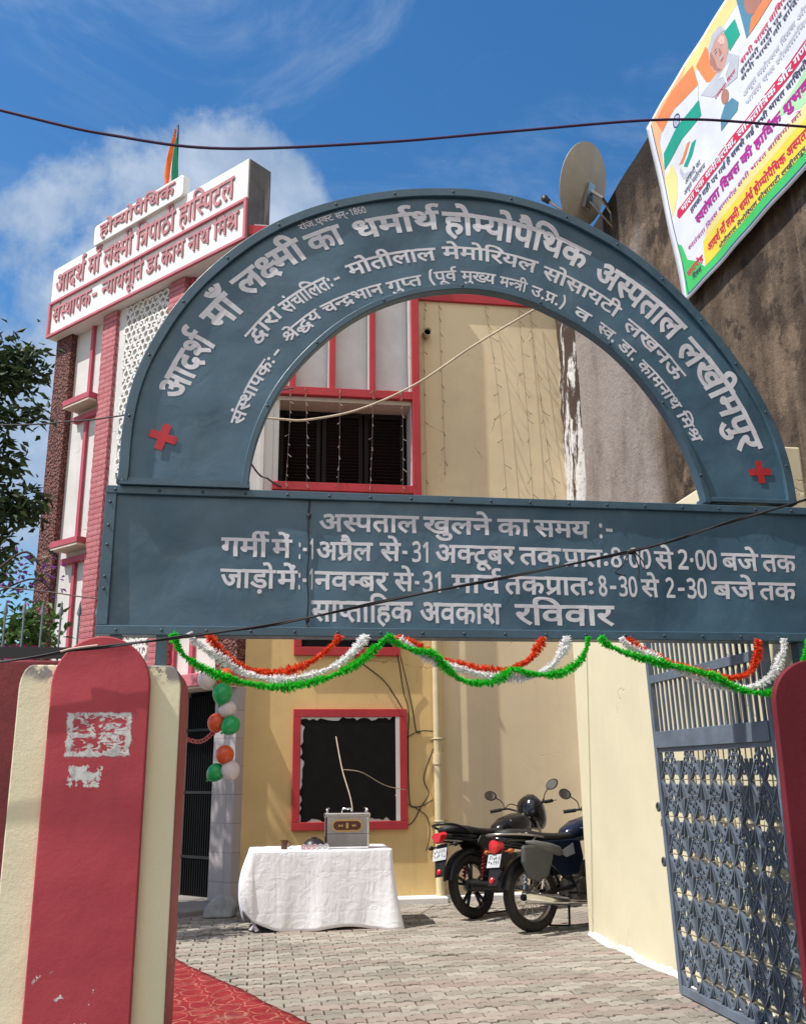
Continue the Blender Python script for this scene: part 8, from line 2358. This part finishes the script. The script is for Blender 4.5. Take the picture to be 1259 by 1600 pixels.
cable([(-0.95, 9.0, 6.0), (-0.20, 10.9, 5.05), (0.05, 11.1, 4.86), (0.20, 11.15, 4.79)], 0.012, 'short dark wire at the foot of the upper window', c=plain('brown_wire', (0.06, 0.045, 0.045), 0.6))
WG = 'loose wires on the yellow wall'
WY = 11.285
cable([(1.06, 11.225, 2.78), (1.195, WY, 2.68), (1.461, WY, 2.475), (1.597, WY, 2.29), (1.70, WY, 2.12)], 0.006, 'loose dark wire curving down to the top right corner of the window', group=WG, cat='wire')
cable([(1.62, 11.225, 2.78), (1.653, WY, 2.674), (1.704, WY, 2.336), (1.762, WY, 2.114), (1.752, WY, 1.749), (1.760, WY, 1.108), (1.83, WY, 1.03), (1.93, WY, 1.05), (2.03, WY, 1.104)], 0.006, 'dark wire hanging down the right side of the window and looping to the pipe', group=WG, cat='wire')
cable([(1.66, 11.225, 2.76), (1.801, WY, 2.188), (1.850, WY, 1.880), (1.93, WY, 1.885), (2.05, WY, 1.879)], 0.006, 'dark wire dropping to a corner and turning level to the pipe', group=WG, cat='wire')
cable([(1.72, WY, 1.80), (1.85, WY, 1.87), (1.90, WY, 1.88)], 0.005, 'short wire from the window frame to the level wire', group=WG, cat='wire')
cable([(2.05, WY, 1.68), (2.020, WY, 1.603), (1.930, WY, 1.353), (1.985, WY, 1.175), (1.90, WY, 1.04), (1.80, WY, 0.87), (1.73, WY, 0.83)], 0.006, 'dark wire swinging from the pipe joint back to the window sill', group=WG, cat='wire')
cable([(1.74, WY, 1.06), (1.86, WY, 1.00), (1.97, WY, 0.90), (1.99, WY, 0.72), (1.95, WY, 0.55)], 0.005, 'loose wire end dangling beside the pipe', group=WG, cat='wire')


def fairy(P, y0, lab, n, twig=0.05, c=None):
    """string of tiny lamps: a thread with little bulbs hung on it"""
    mb = MB()
    cv = catmull(P, 12)
    mb.tube(cv, 0.0022, 4)
    for k in range(n):
        p = cv[int((k+0.5)/n*(len(cv)-1))]
        a = rnd.uniform(-0.9, 0.9)
        d = Vector((math.sin(a)*rnd.choice((-1, 1)), -0.5, -math.cos(a)))*twig*rnd.uniform(0.5, 1.2)
        mb.tube([p, p+d], 0.004, 4)
        mb.ball(p+d, 0.008, 6, 4)
    return tag(mb.build('fairy_light_string', c or M_fairy, None), lab, 'fairy lights', 'strings of tiny lamps hanging on the block')


M_fairy = plain('pale_thread', (0.26, 0.19, 0.15), 0.6)
M_fairy2 = plain('green_thread', (0.10, 0.10, 0.05), 0.6)
FY = 11.15
for x0, x1, lab in ((0.29, 0.255, 'string of tiny lamps hanging at the left edge of the dark shutters'), (0.475, 0.51, 'string of tiny lamps hanging over the left shutter'), (0.905, 0.895, 'string of tiny lamps hanging before the middle shutter'), (1.33, 1.29, 'string of tiny lamps hanging before the right shutter, with one big lamp'), (1.70, 1.70, 'string of tiny lamps along the right jamb of the shutters')):
    fairy([(x0, FY, 6.13), ((x0+x1)/2+0.01, FY, 5.47), (x1, FY, 4.76)], FY, lab, 11)
NYW = 11.315
fairy([(2.05, NYW, 7.50), (2.02, NYW, 6.65), (2.03, NYW, 4.6)], NYW, 'string of tiny lamps nearest the red frame on the shaded recess wall', 12, 0.06, M_fairy2)
fairy([(2.24, NYW, 7.50), (2.26, NYW, 6.2), (2.275, NYW, 5.05)], NYW, 'string of tiny lamps ending half way down the shaded recess wall', 12, 0.06, M_fairy2)
fairy([(2.87, NYW, 7.48), (3.00, NYW, 6.35), (3.08, NYW, 4.6)], NYW, 'string of tiny lamps on the sunlit edge of the recess wall', 13, 0.11, M_fairy2)
fairy([(3.34, NYW, 7.45), (3.39, NYW, 6.0), (3.42, NYW, 4.6)], NYW, 'string of tiny lamps down the middle of the sunlit recess wall', 13, 0.11, M_fairy2)
fairy([(3.50, NYW, 7.45), (3.60, NYW, 6.0), (3.74, NYW, 4.6)], NYW, 'string of tiny lamps nearest the peeling corner', 13, 0.11, M_fairy2)
# ================================================================== MOTORCYCLES


def sect(x, hw, zc, hh, y=0.0, n=16, p=2.4):
    out = []
    for k in range(n):
        a = 2*math.pi*k/n
        c, s = math.cos(a), math.sin(a)
        out.append((x, y+hw*math.copysign(abs(c)**(2/p), c), zc+hh*math.copysign(abs(s)**(2/p), s)))
    return out


def torus(mb, c, Rr, r, n=40, k=12, sy=1.0):
    for_ = []
    for i in range(n):
        a = 2*math.pi*i/n
        for_.append([(c[0]+(Rr+r*math.cos(b))*math.cos(a), c[1]+sy*r*math.sin(b), c[2]+(Rr+r*math.cos(b))*math.sin(a)) for b in [2*math.pi*j/k for j in range(k)]])
    for_.append(for_[0])
    mb.loft(for_, caps=False)


def arc_band(mb, c, r, a0, a1, w, th, n=18, droop=0.0):
    rings = []
    for k in range(n+1):
        a = R(a0+(a1-a0)*k/n)
        rings.append([(c[0]+(r+t)*math.cos(a), c[1]+s*w/2, c[2]+(r+t-e)*math.sin(a)) for s, t, e in ((-1, -0.035, 0), (-1, 0, 0), (-0.6, 0.02, 0), (0.6, 0.02, 0), (1, 0, 0), (1, -0.035, 0), (0.9, -0.035, 0), (0.55, 0.02-th, 0), (-0.55, 0.02-th, 0), (-0.9, -0.035, 0))])
    mb.loft(rings)


M_dustblack = paint('dusty_black_paint', (0.012, 0.012, 0.013), 0.35, 0.2, 6, 0.15, 60, 0.25, (0.09, 0.075, 0.06), spec=0.5)
M_brake = plain('red_lens', (0.50, 0.015, 0.02), 0.18, spec=0.6)
M_plate = plain('number_plate', (0.44, 0.45, 0.46), 0.5)
M_tankblue = plain('blue_tank_paint', (0.009, 0.016, 0.036), 0.15, spec=0.6)
M_decal = plain('silver_decal', (0.42, 0.45, 0.48), 0.3, 0.3)
M_seat = plain('seat_vinyl', (0.016, 0.015, 0.016), 0.6, bump=0.4)
M_pan = plain('grey_plastic_guard', (0.060, 0.062, 0.064), 0.5)
M_mir = plain('mirror_glass', (0.40, 0.41, 0.42), 0.05, 1.0, var=0.02)


def motorcycle(loc, rz, lean, lab, kind):
    B = thing('motorcycle', lab, 'motorcycle', loc, 0.0, 'motorcycles parked in the yard')
    B.rotation_euler = (lean, 0, rz)
    B.rotation_mode = 'XYZ'
    rw, fw = (0, 0, 0.305), (1.27, 0, 0.305)
    steer = 0.30                 # handlebar turned to the left

    def wheel(c, name):
        m_ = MB()
        torus(m_, c, 0.258, 0.050, 44, 12, 1.0)
        w_ = m_.build('tyre', M_rubber, None, smooth=True)
        hub = bpy.data.objects.new(name, None)
        link(hub, B)
        w_.parent = hub
        m_ = MB()
        rings = []
        for i in range(41):
            a = 2*math.pi*i/40
            rings.append([(c[0]+r_*math.cos(a), c[1]+y_, c[2]+r_*math.sin(a)) for r_, y_ in ((0.222, -0.032), (0.205, -0.020), (0.205, 0.020), (0.222, 0.032), (0.228, 0.0))])
        m_.loft(rings, caps=False)
        if kind == 'wire':
            for k in range(18):
                a = 2*math.pi*k/18
                b = a+(0.5 if k % 2 else -0.5)
                s = 1 if (k//2) % 2 else -1
                m_.tube([(c[0]+0.035*math.cos(b), s*0.028, c[2]+0.035*math.sin(b)), (c[0]+0.21*math.cos(a), 0, c[2]+0.21*math.sin(a))], 0.0026, 4)
        else:
            for k in range(5):
                a = 2*math.pi*k/5+0.3
                for e in (-0.16, 0.16):
                    m_.bar((c[0]+0.04*math.cos(a), 0, c[2]+0.04*math.sin(a)), (c[0]+0.21*math.cos(a+e), 0, c[2]+0.21*math.sin(a+e)), 0.026, 0.022, up=(0, 1, 0))
        m_.build('rim', M_steel if kind == 'wire' else M_gloss, hub, smooth='auto')
        m_ = MB()
        n_ = 18
        m_.loft([[(c[0]+r_*math.cos(2*math.pi*j/n_), y_, c[2]+r_*math.sin(2*math.pi*j/n_)) for j in range(n_)] for r_, y_ in ((0.02, -0.075), (0.060, -0.070), (0.068, -0.03), (0.055, 0.0), (0.068, 0.03), (0.055, 0.07), (0.02, 0.075))])
        m_.build('hub', M_alu, hub, smooth='auto')
    wheel(rw, 'rear_wheel')
    wheel(fw, 'front_wheel')
    # frame, swing arm, stand
    m_ = MB()
    for s in (-1, 1):
        m_.tube([(0.0, s*0.095, 0.305), (0.46, s*0.10, 0.36)], 0.020, 8)
        m_.tube([(0.46, s*0.10, 0.36), (0.30, s*0.11, 0.68), (-0.25, s*0.10, 0.76)], 0.015, 8)
        m_.tube([(0.46, s*0.09, 0.30), (0.78, s*0.10, 0.22), (0.92, s*0.06, 0.45), (1.02, s*0.02, 0.86)], 0.017, 8)
        m_.tube([(0.38, s*0.10, 0.30), (0.38, s*0.24, 0.30)], 0.012, 8)
        m_.tube([(0.36, s*0.245, 0.30), (0.44, s*0.245, 0.30)], 0.018, 8)
    m_.tube([(0.45, 0.10, 0.27), (0.33, 0.24, 0.012), (0.30, 0.25, 0.012)], 0.013, 8)
    m_.tube([(0.40, -0.06, 0.27), (0.30, -0.14, 0.03), (0.30, 0.14, 0.03), (0.40, 0.06, 0.27)], 0.013, 8)
    m_.build('frame', M_black, B, smooth='auto')
    for s in (-1, 1):
        m_ = MB()
        x0, z0, x1, z1 = 0.03, 0.36, 0.16, 0.70
        m_.tube([(x0, s*0.125, z0), (x1, s*0.12, z1)], 0.013, 8)
        hel = []
        for k in range(61):
            t = k/60
            a = 2*math.pi*7*t
            hel.append((x0+(x1-x0)*(0.12+0.68*t)+0.026*math.cos(a), s*0.125+0.026*math.sin(a), z0+(z1-z0)*(0.12+0.68*t)))
        m_.tube(hel, 0.006, 5)
        m_.build('shock_absorber', plain('maroon_spring', (0.20, 0.012, 0.015), 0.4) if kind == 'alloy' else M_chrome, B)
    # engine
    m_ = MB()
    m_.loft([sect(0.42, 0.07, 0.33, 0.10), sect(0.46, 0.12, 0.33, 0.125), sect(0.66, 0.135, 0.32, 0.12), sect(0.76, 0.09, 0.32, 0.09)])
    m_.build('crankcase', M_alu, B, smooth='auto')
    m_ = MB()
    for k in range(8):
        q = k/7
        x, z = 0.70+0.055*q, 0.40+0.022*k
        m_.box(x-0.085, x+0.085, -0.085, 0.085, z, z+0.011)
    m_.box(0.665, 0.785, -0.06, 0.06, 0.39, 0.58)
    m_.build('cylinder', M_alu, B)
    m_ = MB()
    n_ = 18
    for r_, y_ in ((0.105, -0.137),):
        m_.loft([[(0.55+r2*math.cos(2*math.pi*j/n_), y2, 0.33+r2*math.sin(2*math.pi*j/n_)) for j in range(n_)] for r2, y2 in ((0.105, -0.12), (0.10, -0.145), (0.07, -0.155), (0.01, -0.157))])
    m_.build('clutch_cover', M_steel, B, smooth='auto')
    # exhaust on the right
    m_ = MB()
    m_.tube(catmull([(0.80, -0.03, 0.47), (0.90, -0.06, 0.38), (0.80, -0.13, 0.235), (0.55, -0.165, 0.215), (0.38, -0.175, 0.225)], 6), 0.021, 10)
    m_.tube([(0.38, -0.175, 0.225), (0.30, -0.18, 0.235), (0.24, -0.185, 0.245), (-0.20, -0.195, 0.300), (-0.24, -0.196, 0.305)], [0.022, 0.030, 0.046, 0.050, 0.040], 14)
    m_.build('exhaust', M_chrome if kind == 'wire' else M_black, B, smooth='auto')
    m_ = MB()
    m_.tube([(-0.241, -0.196, 0.305), (-0.262, -0.197, 0.3075)], [0.030, 0.026], 12)
    m_.build('exhaust_tip', M_dark, B)
    # tank
    tx = [(0.44, 0.05, 0.80, 0.03), (0.50, 0.095, 0.82, 0.065), (0.62, 0.135, 0.845, 0.10), (0.78, 0.150, 0.865, 0.115), (0.92, 0.130, 0.875, 0.105), (1.00, 0.08, 0.87, 0.075), (1.03, 0.04, 0.86, 0.04)]
    m_ = MB()
    m_.loft([sect(*q, n=20, p=2.6) for q in tx])
    tk = m_.build('tank', M_tankblue if kind == 'wire' else M_gloss, B, smooth=True)
    for s in (-1, 1):
        m_ = MB()
        for P in (([(0.58, 0.865), (0.70, 0.925), (0.90, 0.945), (0.97, 0.915), (0.86, 0.875), (0.90, 0.82), (0.74, 0.83), (0.78, 0.875), (0.66, 0.862)],) if kind == 'wire' else ([(0.60, 0.90), (0.92, 0.92), (0.93, 0.905), (0.60, 0.885)],)):
            tri = tessellate_polygon([[Vector((a, b, 0)) for a, b in P]])
            V = []
            for a, b in P:
                # nearest half width of the tank at this station
                for q0, q1 in zip(tx, tx[1:]):
                    if q0[0] <= a <= q1[0]:
                        t = (a-q0[0])/(q1[0]-q0[0])
                        hw, zc, hh = (q0[i]+(q1[i]-q0[i])*t for i in (1, 2, 3))
                        break
                e = min(0.97, abs((b-zc)/hh))
                V.append((a, s*(hw*(1-e**2.6)**(1/2.6)+0.006), b))
            i = m_.add(V)
            for t in tri:
                m_.face([i+j for j in t])
        m_.build('decal', M_decal, tk)
    # seat
    m_ = MB()
    m_.loft([sect(0.56, 0.07, 0.79, 0.03), sect(0.50, 0.105, 0.795, 0.042), sect(0.34, 0.125, 0.79, 0.045), sect(0.16, 0.13, 0.80, 0.048), sect(-0.02, 0.125, 0.832, 0.050), sect(-0.20, 0.11, 0.850, 0.045), sect(-0.30, 0.07, 0.855, 0.03)])
    m_.build('seat', M_seat, B, smooth=True)
    # side panels and tail
    for s in (-1, 1):
        m_ = MB()
        P = [(0.56, 0.77), (0.58, 0.60), (0.50, 0.46), (0.30, 0.44), (0.16, 0.56), (0.04, 0.70), (0.10, 0.77)]
        m_.prism(P, lambda a, b: (a, s*0.115, b), (0, s*0.022, 0))
        m_.build('side_panel', M_tankblue if kind == 'wire' else M_dustblack, B, bevel=0.012)
        if kind == 'wire':
            m_ = MB()
            P = [(0.46, 0.735), (0.47, 0.64), (0.36, 0.615), (0.28, 0.66)]
            m_.prism(P, lambda a, b: (a, s*0.138, b), (0, s*0.003, 0))
            m_.build('decal', M_decal, B)
    m_ = MB()
    m_.loft([sect(0.22, 0.10, 0.745, 0.035), sect(0.0, 0.115, 0.765, 0.045), sect(-0.22, 0.085, 0.79, 0.045), sect(-0.36, 0.045, 0.80, 0.03)])
    m_.build('tail_cowl', M_gloss, B, smooth=True)
    m_ = MB()
    if kind == 'alloy':
        P = [(-0.30, 0.055, 0.835), (-0.30, -0.055, 0.835), (-0.32, -0.085, 0.80), (-0.36, -0.05, 0.725), (-0.36, 0.05, 0.725), (-0.32, 0.085, 0.80)]
        Qq = [(-0.385, 0.05, 0.825), (-0.385, -0.05, 0.825), (-0.405, -0.07, 0.80), (-0.40, -0.035, 0.735), (-0.40, 0.035, 0.735), (-0.405, 0.07, 0.80)]
        m_.loft([P, Qq])
        m_.build('tail_light', M_brake, B, bevel=0.008)
    else:
        m_.loft([[(x, r_*math.cos(2*math.pi*j/18), 0.745+r_*math.sin(2*math.pi*j/18)) for j in range(18)] for x, r_ in ((-0.30, 0.062), (-0.36, 0.066), (-0.385, 0.058), (-0.395, 0.03))])
        m_.build('tail_light', M_brake, B, smooth='auto')
    m_ = MB()
    for s in (-1, 1):
        m_.tube([(-0.30, s*0.06, 0.70), (-0.32, s*0.16, 0.70)], 0.008, 6)
        m_.ball((-0.32, s*0.175, 0.70), 0.028, 10, 6, 1.2, 0.9, 0.8)
    m_.build('indicator', plain('amber_lens', (0.35, 0.09, 0.02), 0.25) if kind == 'wire' else M_black, B, smooth=True)
    # rear mudguard, plate bracket
    m_ = MB()
    arc_band(m_, rw, 0.335, 50, 168, 0.125, 0.004)
    m_.build('rear_mudguard', M_dustblack, B, smooth='auto')
    m_ = MB()
    m_.prism([(-0.075, 0.0), (0.075, 0.0), (0.085, -0.10), (0.06, -0.30), (-0.06, -0.30), (-0.085, -0.10)], lambda a, b: (-0.335+b*0.34, a, 0.715+b), (0.012, 0, 0.004))
    m_.build('mud_flap', M_black, B, bevel=0.004)
    m_ = MB()
    m_.prism([(-0.095, -0.035), (0.095, -0.035), (0.095, -0.145), (-0.095, -0.145)], lambda a, b: (-0.352+b*0.34, a, 0.715+b), (-0.004, 0, -0.001))
    pl = m_.build('number_plate', M_plate, B)
    m_ = MB()
    for row, zz in enumerate((-0.070, -0.112)):
        for k in range(5):
            yy = -0.066+0.033*k
            for q in range(3):
                a_, b_ = yy+rnd.uniform(-.009, .009), zz+rnd.uniform(-.012, .012)
                m_.bar((-0.3575+b_*0.34, a_, 0.715+b_), (-0.3575+(b_+0.014)*0.34, a_+rnd.uniform(-.008, .008), 0.715+b_+0.014), 0.005, 0.0012, up=(1, 0, 0))
    m_.build('worn_marks', M_black, pl)
    m_ = MB()
    m_.loft([[(-0.300+x, r_*math.cos(2*math.pi*j/12), 0.46+r_*math.sin(2*math.pi*j/12)) for j in range(12)] for x, r_ in ((-0.115, 0.028), (-0.135, 0.03), (-0.145, 0.02))])
    m_.build('reflector', M_brake, B, smooth='auto')
    # grab rail
    m_ = MB()
    if kind == 'alloy':
        m_.tube(catmull([(-0.02, -0.135, 0.80), (-0.20, -0.14, 0.87), (-0.33, -0.10, 0.90), (-0.37, 0, 0.905), (-0.33, 0.10, 0.90), (-0.20, 0.14, 0.87), (-0.02, 0.135, 0.80)], 6), 0.014, 8)
        m_.build('grab_rail', M_black, B, smooth=True)
    else:
        m_.tube(catmull([(0.10, -0.15, 0.80), (-0.10, -0.155, 0.83), (-0.33, -0.13, 0.845), (-0.40, 0, 0.85), (-0.33, 0.13, 0.845), (-0.10, 0.155, 0.83), (0.10, 0.15, 0.80)], 6), 0.011, 8)
        for k in range(4):
            x = -0.08-0.085*k
            m_.tube([(x, -0.14, 0.845), (x, 0.14, 0.845)], 0.007, 6)
        m_.tube([(0.02, -0.16, 0.82), (-0.16, -0.175, 0.70)], 0.008, 6)
        m_.build('luggage_rack', M_steel, B, smooth=True)
        # leg guard box on the right side
        m_ = MB()
        P = [(-0.20, 0.74), (0.16, 0.74), (0.14, 0.62), (0.06, 0.46), (-0.06, 0.42), (-0.17, 0.46), (-0.22, 0.60)]
        m_.prism(P, lambda a, b: (a, -0.165, b), (0, -0.055, 0))
        m_.build('leg_guard', M_pan, B, bevel=0.022)
        m_ = MB()
        m_.loft([sect(-0.14, 0.010, 0.765, 0.012, -0.18), sect(-0.05, 0.035, 0.745, 0.035, -0.19), sect(0.12, 0.045, 0.70, 0.050, -0.19), sect(0.24, 0.035, 0.67, 0.045, -0.185), sect(0.28, 0.012, 0.66, 0.02, -0.18)])
        m_.build('leg_guard_top', plain('grey_plastic_pad', (0.095, 0.095, 0.095), 0.45), B, smooth=True)
    # fork, front mudguard, bars, cowl
    m_ = MB()
    for s in (-1, 1):
        m_.tube([(1.27, s*0.085, 0.305), (1.12, s*0.085, 0.70)], 0.024, 10)
        m_.tube([(1.12, s*0.085, 0.70), (1.035, s*0.085, 0.98)], 0.016, 10)
    m_.build('fork', M_steel, B, smooth=True)
    m_ = MB()
    arc_band(m_, fw, 0.335, 20, 150, 0.12, 0.004)
    m_.build('front_mudguard', M_tankblue if kind == 'wire' else M_gloss, B, smooth='auto')
    m_ = MB()
    if kind == 'wire':
        m_.loft([sect(1.00, 0.05, 0.99, 0.05), sect(1.06, 0.115, 0.985, 0.115), sect(1.14, 0.125, 0.965, 0.135), sect(1.22, 0.10, 0.94, 0.11), sect(1.26, 0.06, 0.92, 0.07)])
    else:
        m_.loft([sect(0.98, 0.06, 0.98, 0.06), sect(1.03, 0.135, 1.00, 0.135), sect(1.10, 0.160, 0.985, 0.185), sect(1.20, 0.13, 0.95, 0.17), sect(1.26, 0.07, 0.91, 0.08)])
    m_.build('headlamp_cowl', M_gloss, B, smooth=True)
    m_ = MB()
    m_.loft([[(1.262+x, r_*math.cos(2*math.pi*j/16), 0.92+r_*math.sin(2*math.pi*j/16)) for j in range(16)] for x, r_ in ((-0.02, 0.078), (0.005, 0.075), (0.014, 0.05), (0.016, 0.01))])
    m_.build('headlight', plain('headlamp_glass', (0.55, 0.56, 0.57), 0.08, 0.6), B, smooth='auto')

    def st(p):
        c, s = math.cos(steer), math.sin(steer)
        x, y = p[0]-1.03, p[1]
        return (1.03+c*x-s*y, s*x+c*y, p[2])
    m_ = MB()
    m_.tube(catmull([st(p) for p in ((0.90, 0.36, 1.04), (1.00, 0.22, 1.05), (1.04, 0.10, 1.01), (1.04, -0.10, 1.01), (1.00, -0.22, 1.05), (0.90, -0.36, 1.04))], 5), 0.011, 8)
    m_.build('handlebar', M_black, B, smooth=True)
    m_ = MB()
    for s in (-1, 1):
        m_.tube(catmull([st((0.98, s*0.24, 1.045)), st((1.10, s*0.20, 1.10)), st((1.20, s*0.10, 1.02)), (1.13, s*0.05, 0.86), (0.98, s*0.05, 0.80)], 6), 0.0055, 6)
    m_.build('control_cable', M_black, B, smooth=True)
    for s in (-1, 1):
        m_ = MB()
        m_.tube([st((0.965, s*0.265, 1.047)), st((0.895, s*0.37, 1.04))], 0.019, 10)
        g_ = m_.build('grip', M_black, B, smooth='auto')
        m_ = MB()
        m_.tube([st((1.02, s*0.24, 1.045)), st((1.00, s*0.33, 1.05)), st((0.95, s*0.40, 1.045))], 0.006, 6)
        m_.build('lever', M_steel, g_)
        m_ = MB()
        m_.tube(catmull([st((0.985, s*0.235, 1.055)), st((1.00, s*0.26, 1.13)), st((0.98, s*0.33, 1.19))], 5), 0.006, 6)
        mr = m_.build('mirror_stem', M_black, B, smooth=True)
        m_ = MB()
        cc = st((0.975, s*0.375, 1.215))
        m_.loft([[(cc[0]+x, cc[1]+ry*math.cos(2*math.pi*j/18)+0.02*s*math.sin(2*math.pi*j/18), cc[2]+rz_*math.sin(2*math.pi*j/18)) for j in range(18)] for x, ry, rz_ in ((0.028, 0.02, 0.015), (0.020, 0.068, 0.044), (0.0, 0.085, 0.056), (-0.008, 0.082, 0.054))])
        m_.build('mirror_shell', M_black, mr, smooth='auto')
        m_ = MB()
        m_.poly([(cc[0]-0.0095, cc[1]+0.073*math.cos(2*math.pi*j/18)+0.018*s*math.sin(2*math.pi*j/18), cc[2]+0.047*math.sin(2*math.pi*j/18)) for j in range(18)])
        m_.build('mirror_glass', M_mir, mr)
    return B


motorcycle((2.20, 9.90, 0.012), R(34), R(-10), 'black sporty motorcycle with a pointed red tail light, parked nearer the drainpipe', 'alloy')
motorcycle((2.53, 8.98, 0.012), R(24), R(-6), 'dark blue motorcycle with grey leg guard and silver exhaust, parked nearer the boundary wall', 'wire')

# ================================================================== TREE left of the tower, potted plant, creeper


def leaf_mat(name, a, b):
    t = NT(name)
    c = t.mix(t.island(), a, b)
    t.set(col=c, rough=0.55, spec=0.35)
    tr = t.n.new('ShaderNodeBsdfTranslucent')
    t.l.new(c, tr.inputs['Color'])
    ms = t.n.new('ShaderNodeMixShader')
    ms.inputs[0].default_value = 0.25
    out = t.n['Material Output']
    t.l.new(t.b.outputs[0], ms.inputs[1])
    t.l.new(tr.outputs[0], ms.inputs[2])
    t.l.new(ms.outputs[0], out.inputs['Surface'])
    return t.m


M_leaf = leaf_mat('mango_leaves', (0.018, 0.040, 0.014), (0.055, 0.085, 0.028))
M_bark = paint('bark', (0.075, 0.055, 0.045), 0.9, 0.3, 4, 0.8, 20)


def leaf(mb, p, l, w, r_):
    d = Vector((r_.gauss(0, 1), r_.gauss(0, 1), r_.gauss(-0.35, 0.6))).normalized()
    s = d.orthogonal().normalized()
    a = r_.uniform(0, 6.28)
    s = (s*math.cos(a)+d.cross(s)*math.sin(a))*w
    n = d.cross(s).normalized()*l*0.12
    i = mb.add([p, p+d*l*0.45+s+n, p+d*l, p+d*l*0.45-s+n])
    mb.face([i, i+1, i+2])
    mb.face([i, i+2, i+3])


def tree(loc, lab, limbs, nl, seed, ll=0.16, group=None, name='broadleaf_tree', cr=0.5):
    """limbs: list of (list of points, radius at base, [cluster centres with radius])"""
    r_ = random.Random(seed)
    T = thing(name, lab, 'tree', loc, 0, group)
    tr, lf = MB(), MB()
    cl = []
    for P, rad_, cc in limbs:
        c = catmull(P, 8)
        n = len(c)
        tr.tube(c, [rad_*(1-0.8*k/(n-1)) for k in range(n)], 9)
        cl += cc
        for k in range(6):
            p = c[int(n*r_.uniform(0.45, 0.98))]
            for (q, rr2) in (r_.choice(cc),) if cc else ():
                e = Vector(q)+Vector((r_.gauss(0, .4), r_.gauss(0, .4), r_.gauss(0, .4)))*rr2
                tr.tube([p, p.lerp(e, 0.5)+Vector((0, 0, 0.08)), e], [rad_*0.22, rad_*0.13, 0.008], 6)
    tot = sum(q[1]**2 for q in cl)
    for q, R_ in cl:
        subs = [Vector(q)+Vector((r_.gauss(0, 1), r_.gauss(0, 1), r_.gauss(0, 0.8)))*R_*0.55 for _ in range(int(9+R_*10))]
        N = int(nl*R_**2/tot)
        for _ in range(N):
            s = r_.choice(subs)
            p = s+Vector((r_.gauss(0, 1), r_.gauss(0, 1), r_.gauss(0, 0.8)))*R_*0.24
            leaf(lf, p, ll*r_.uniform(0.6, 1.2), ll*r_.uniform(0.13, 0.22), r_)
    tr.build('trunk', M_bark, T, smooth=True)
    lf.build('crown', M_leaf, T)
    return T


TREE = tree((-4.50, 10.0, 0), 'dark green broad leaved tree reaching in at the left edge beside the tower',
     [([(0, 0, -0.1), (0.05, 0.1, 1.4), (0.25, 0.1, 2.6), (0.3, 0.1, 3.6)], 0.17, [((-0.2, 0, 5.4), 1.0), ((-0.9, 0.2, 4.6), 0.9)]),
      ([(0.25, 0.1, 2.6), (0.9, 0.2, 3.2), (1.45, 0.25, 3.55)], 0.075, [((1.62, 0.2, 4.35), 0.55), ((1.35, 0.2, 4.9), 0.5), ((0.9, 0.0, 4.3), 0.7)]),
      ([(0.3, 0.1, 3.4), (0.9, 0.0, 4.8), (1.1, -0.1, 5.6)], 0.07, [((1.45, 0.0, 6.05), 0.55), ((1.5, -0.1, 5.5), 0.50), ((0.8, 0.1, 6.5), 0.62), ((0.3, -0.3, 5.6), 0.8)]),
      ([(0.25, 0.1, 2.9), (-0.7, -0.2, 4.0), (-1.1, -0.3, 5.0)], 0.08, [((-1.2, -0.4, 5.6), 0.9), ((-0.5, -0.8, 5.0), 0.8)])],
     26000, 11)
TREE.scale = (0.93, 0.93, 0.93)
PT = thing('potted_plant', 'leafy green plant in a magenta pot behind the spear topped fence', 'potted plant', (-2.15, 9.1, 2.29))
PT.scale = (1.54, 1.54, 1.54)
m = MB()
m.lathe([(0.001, 0), (0.07, 0), (0.10, 0.15), (0.112, 0.155), (0.112, 0.175), (0.09, 0.175), (0.085, 0.14), (0.001, 0.14)], (0, 0, 0), 20)
m.build('pot', plain('magenta_plastic', (0.42, 0.03, 0.24), 0.4), PT, smooth='auto')
m = MB()
r_ = random.Random(3)
for k in range(420):
    leaf(m, Vector((r_.gauss(0, 0.09), r_.gauss(0, 0.09), 0.27+r_.gauss(0, 0.08))), r_.uniform(0.05, 0.09), 0.016, r_)
m.build('foliage', leaf_mat('pot_leaves', (0.03, 0.085, 0.02), (0.09, 0.17, 0.04)), PT)
m = MB()
m.box(-3.6, -1.85, 8.95, 9.25, 0.0, 2.288)  # wall added as a support under the pushed-back pot
tag(m.build('pot_support_wall', M_white, None, bevel=0.01), 'white wall behind the fence, added as a support for the magenta pot', 'wall')
CRP = thing('creeper', 'sparse creeper with purple flowers hanging at the far left above the fence', 'creeper', (-2.12, 9.25, 2.30))
CRP.scale = (1.5, 1.5, 1.5)
m = MB()
m.tube(catmull([(-0.6, 0.1, -0.1), (-0.35, 0.0, 0.5), (-0.10, 0.0, 0.78), (0.02, 0.0, 0.70)], 6), 0.008, 5)
m.tube(catmull([(-0.35, 0.0, 0.45), (-0.05, 0.05, 0.62), (0.10, 0.0, 0.55)], 6), 0.006, 5)
m.build('stem', M_bark, CRP)
m = MB()
for k in range(70):
    leaf(m, Vector((r_.gauss(-0.12, 0.12), r_.gauss(0, 0.06), r_.gauss(0.62, 0.10))), r_.uniform(0.04, 0.07), 0.014, r_)
m.cur = 1
for k in range(60):
    leaf(m, Vector((r_.gauss(-0.06, 0.12), r_.gauss(0, 0.06), r_.gauss(0.64, 0.09))), r_.uniform(0.03, 0.055), 0.014, r_)
m.build('foliage', [leaf_mat('creeper_leaves', (0.03, 0.06, 0.02), (0.07, 0.11, 0.04)), leaf_mat('purple_petals', (0.12, 0.03, 0.20), (0.26, 0.09, 0.36))], CRP)
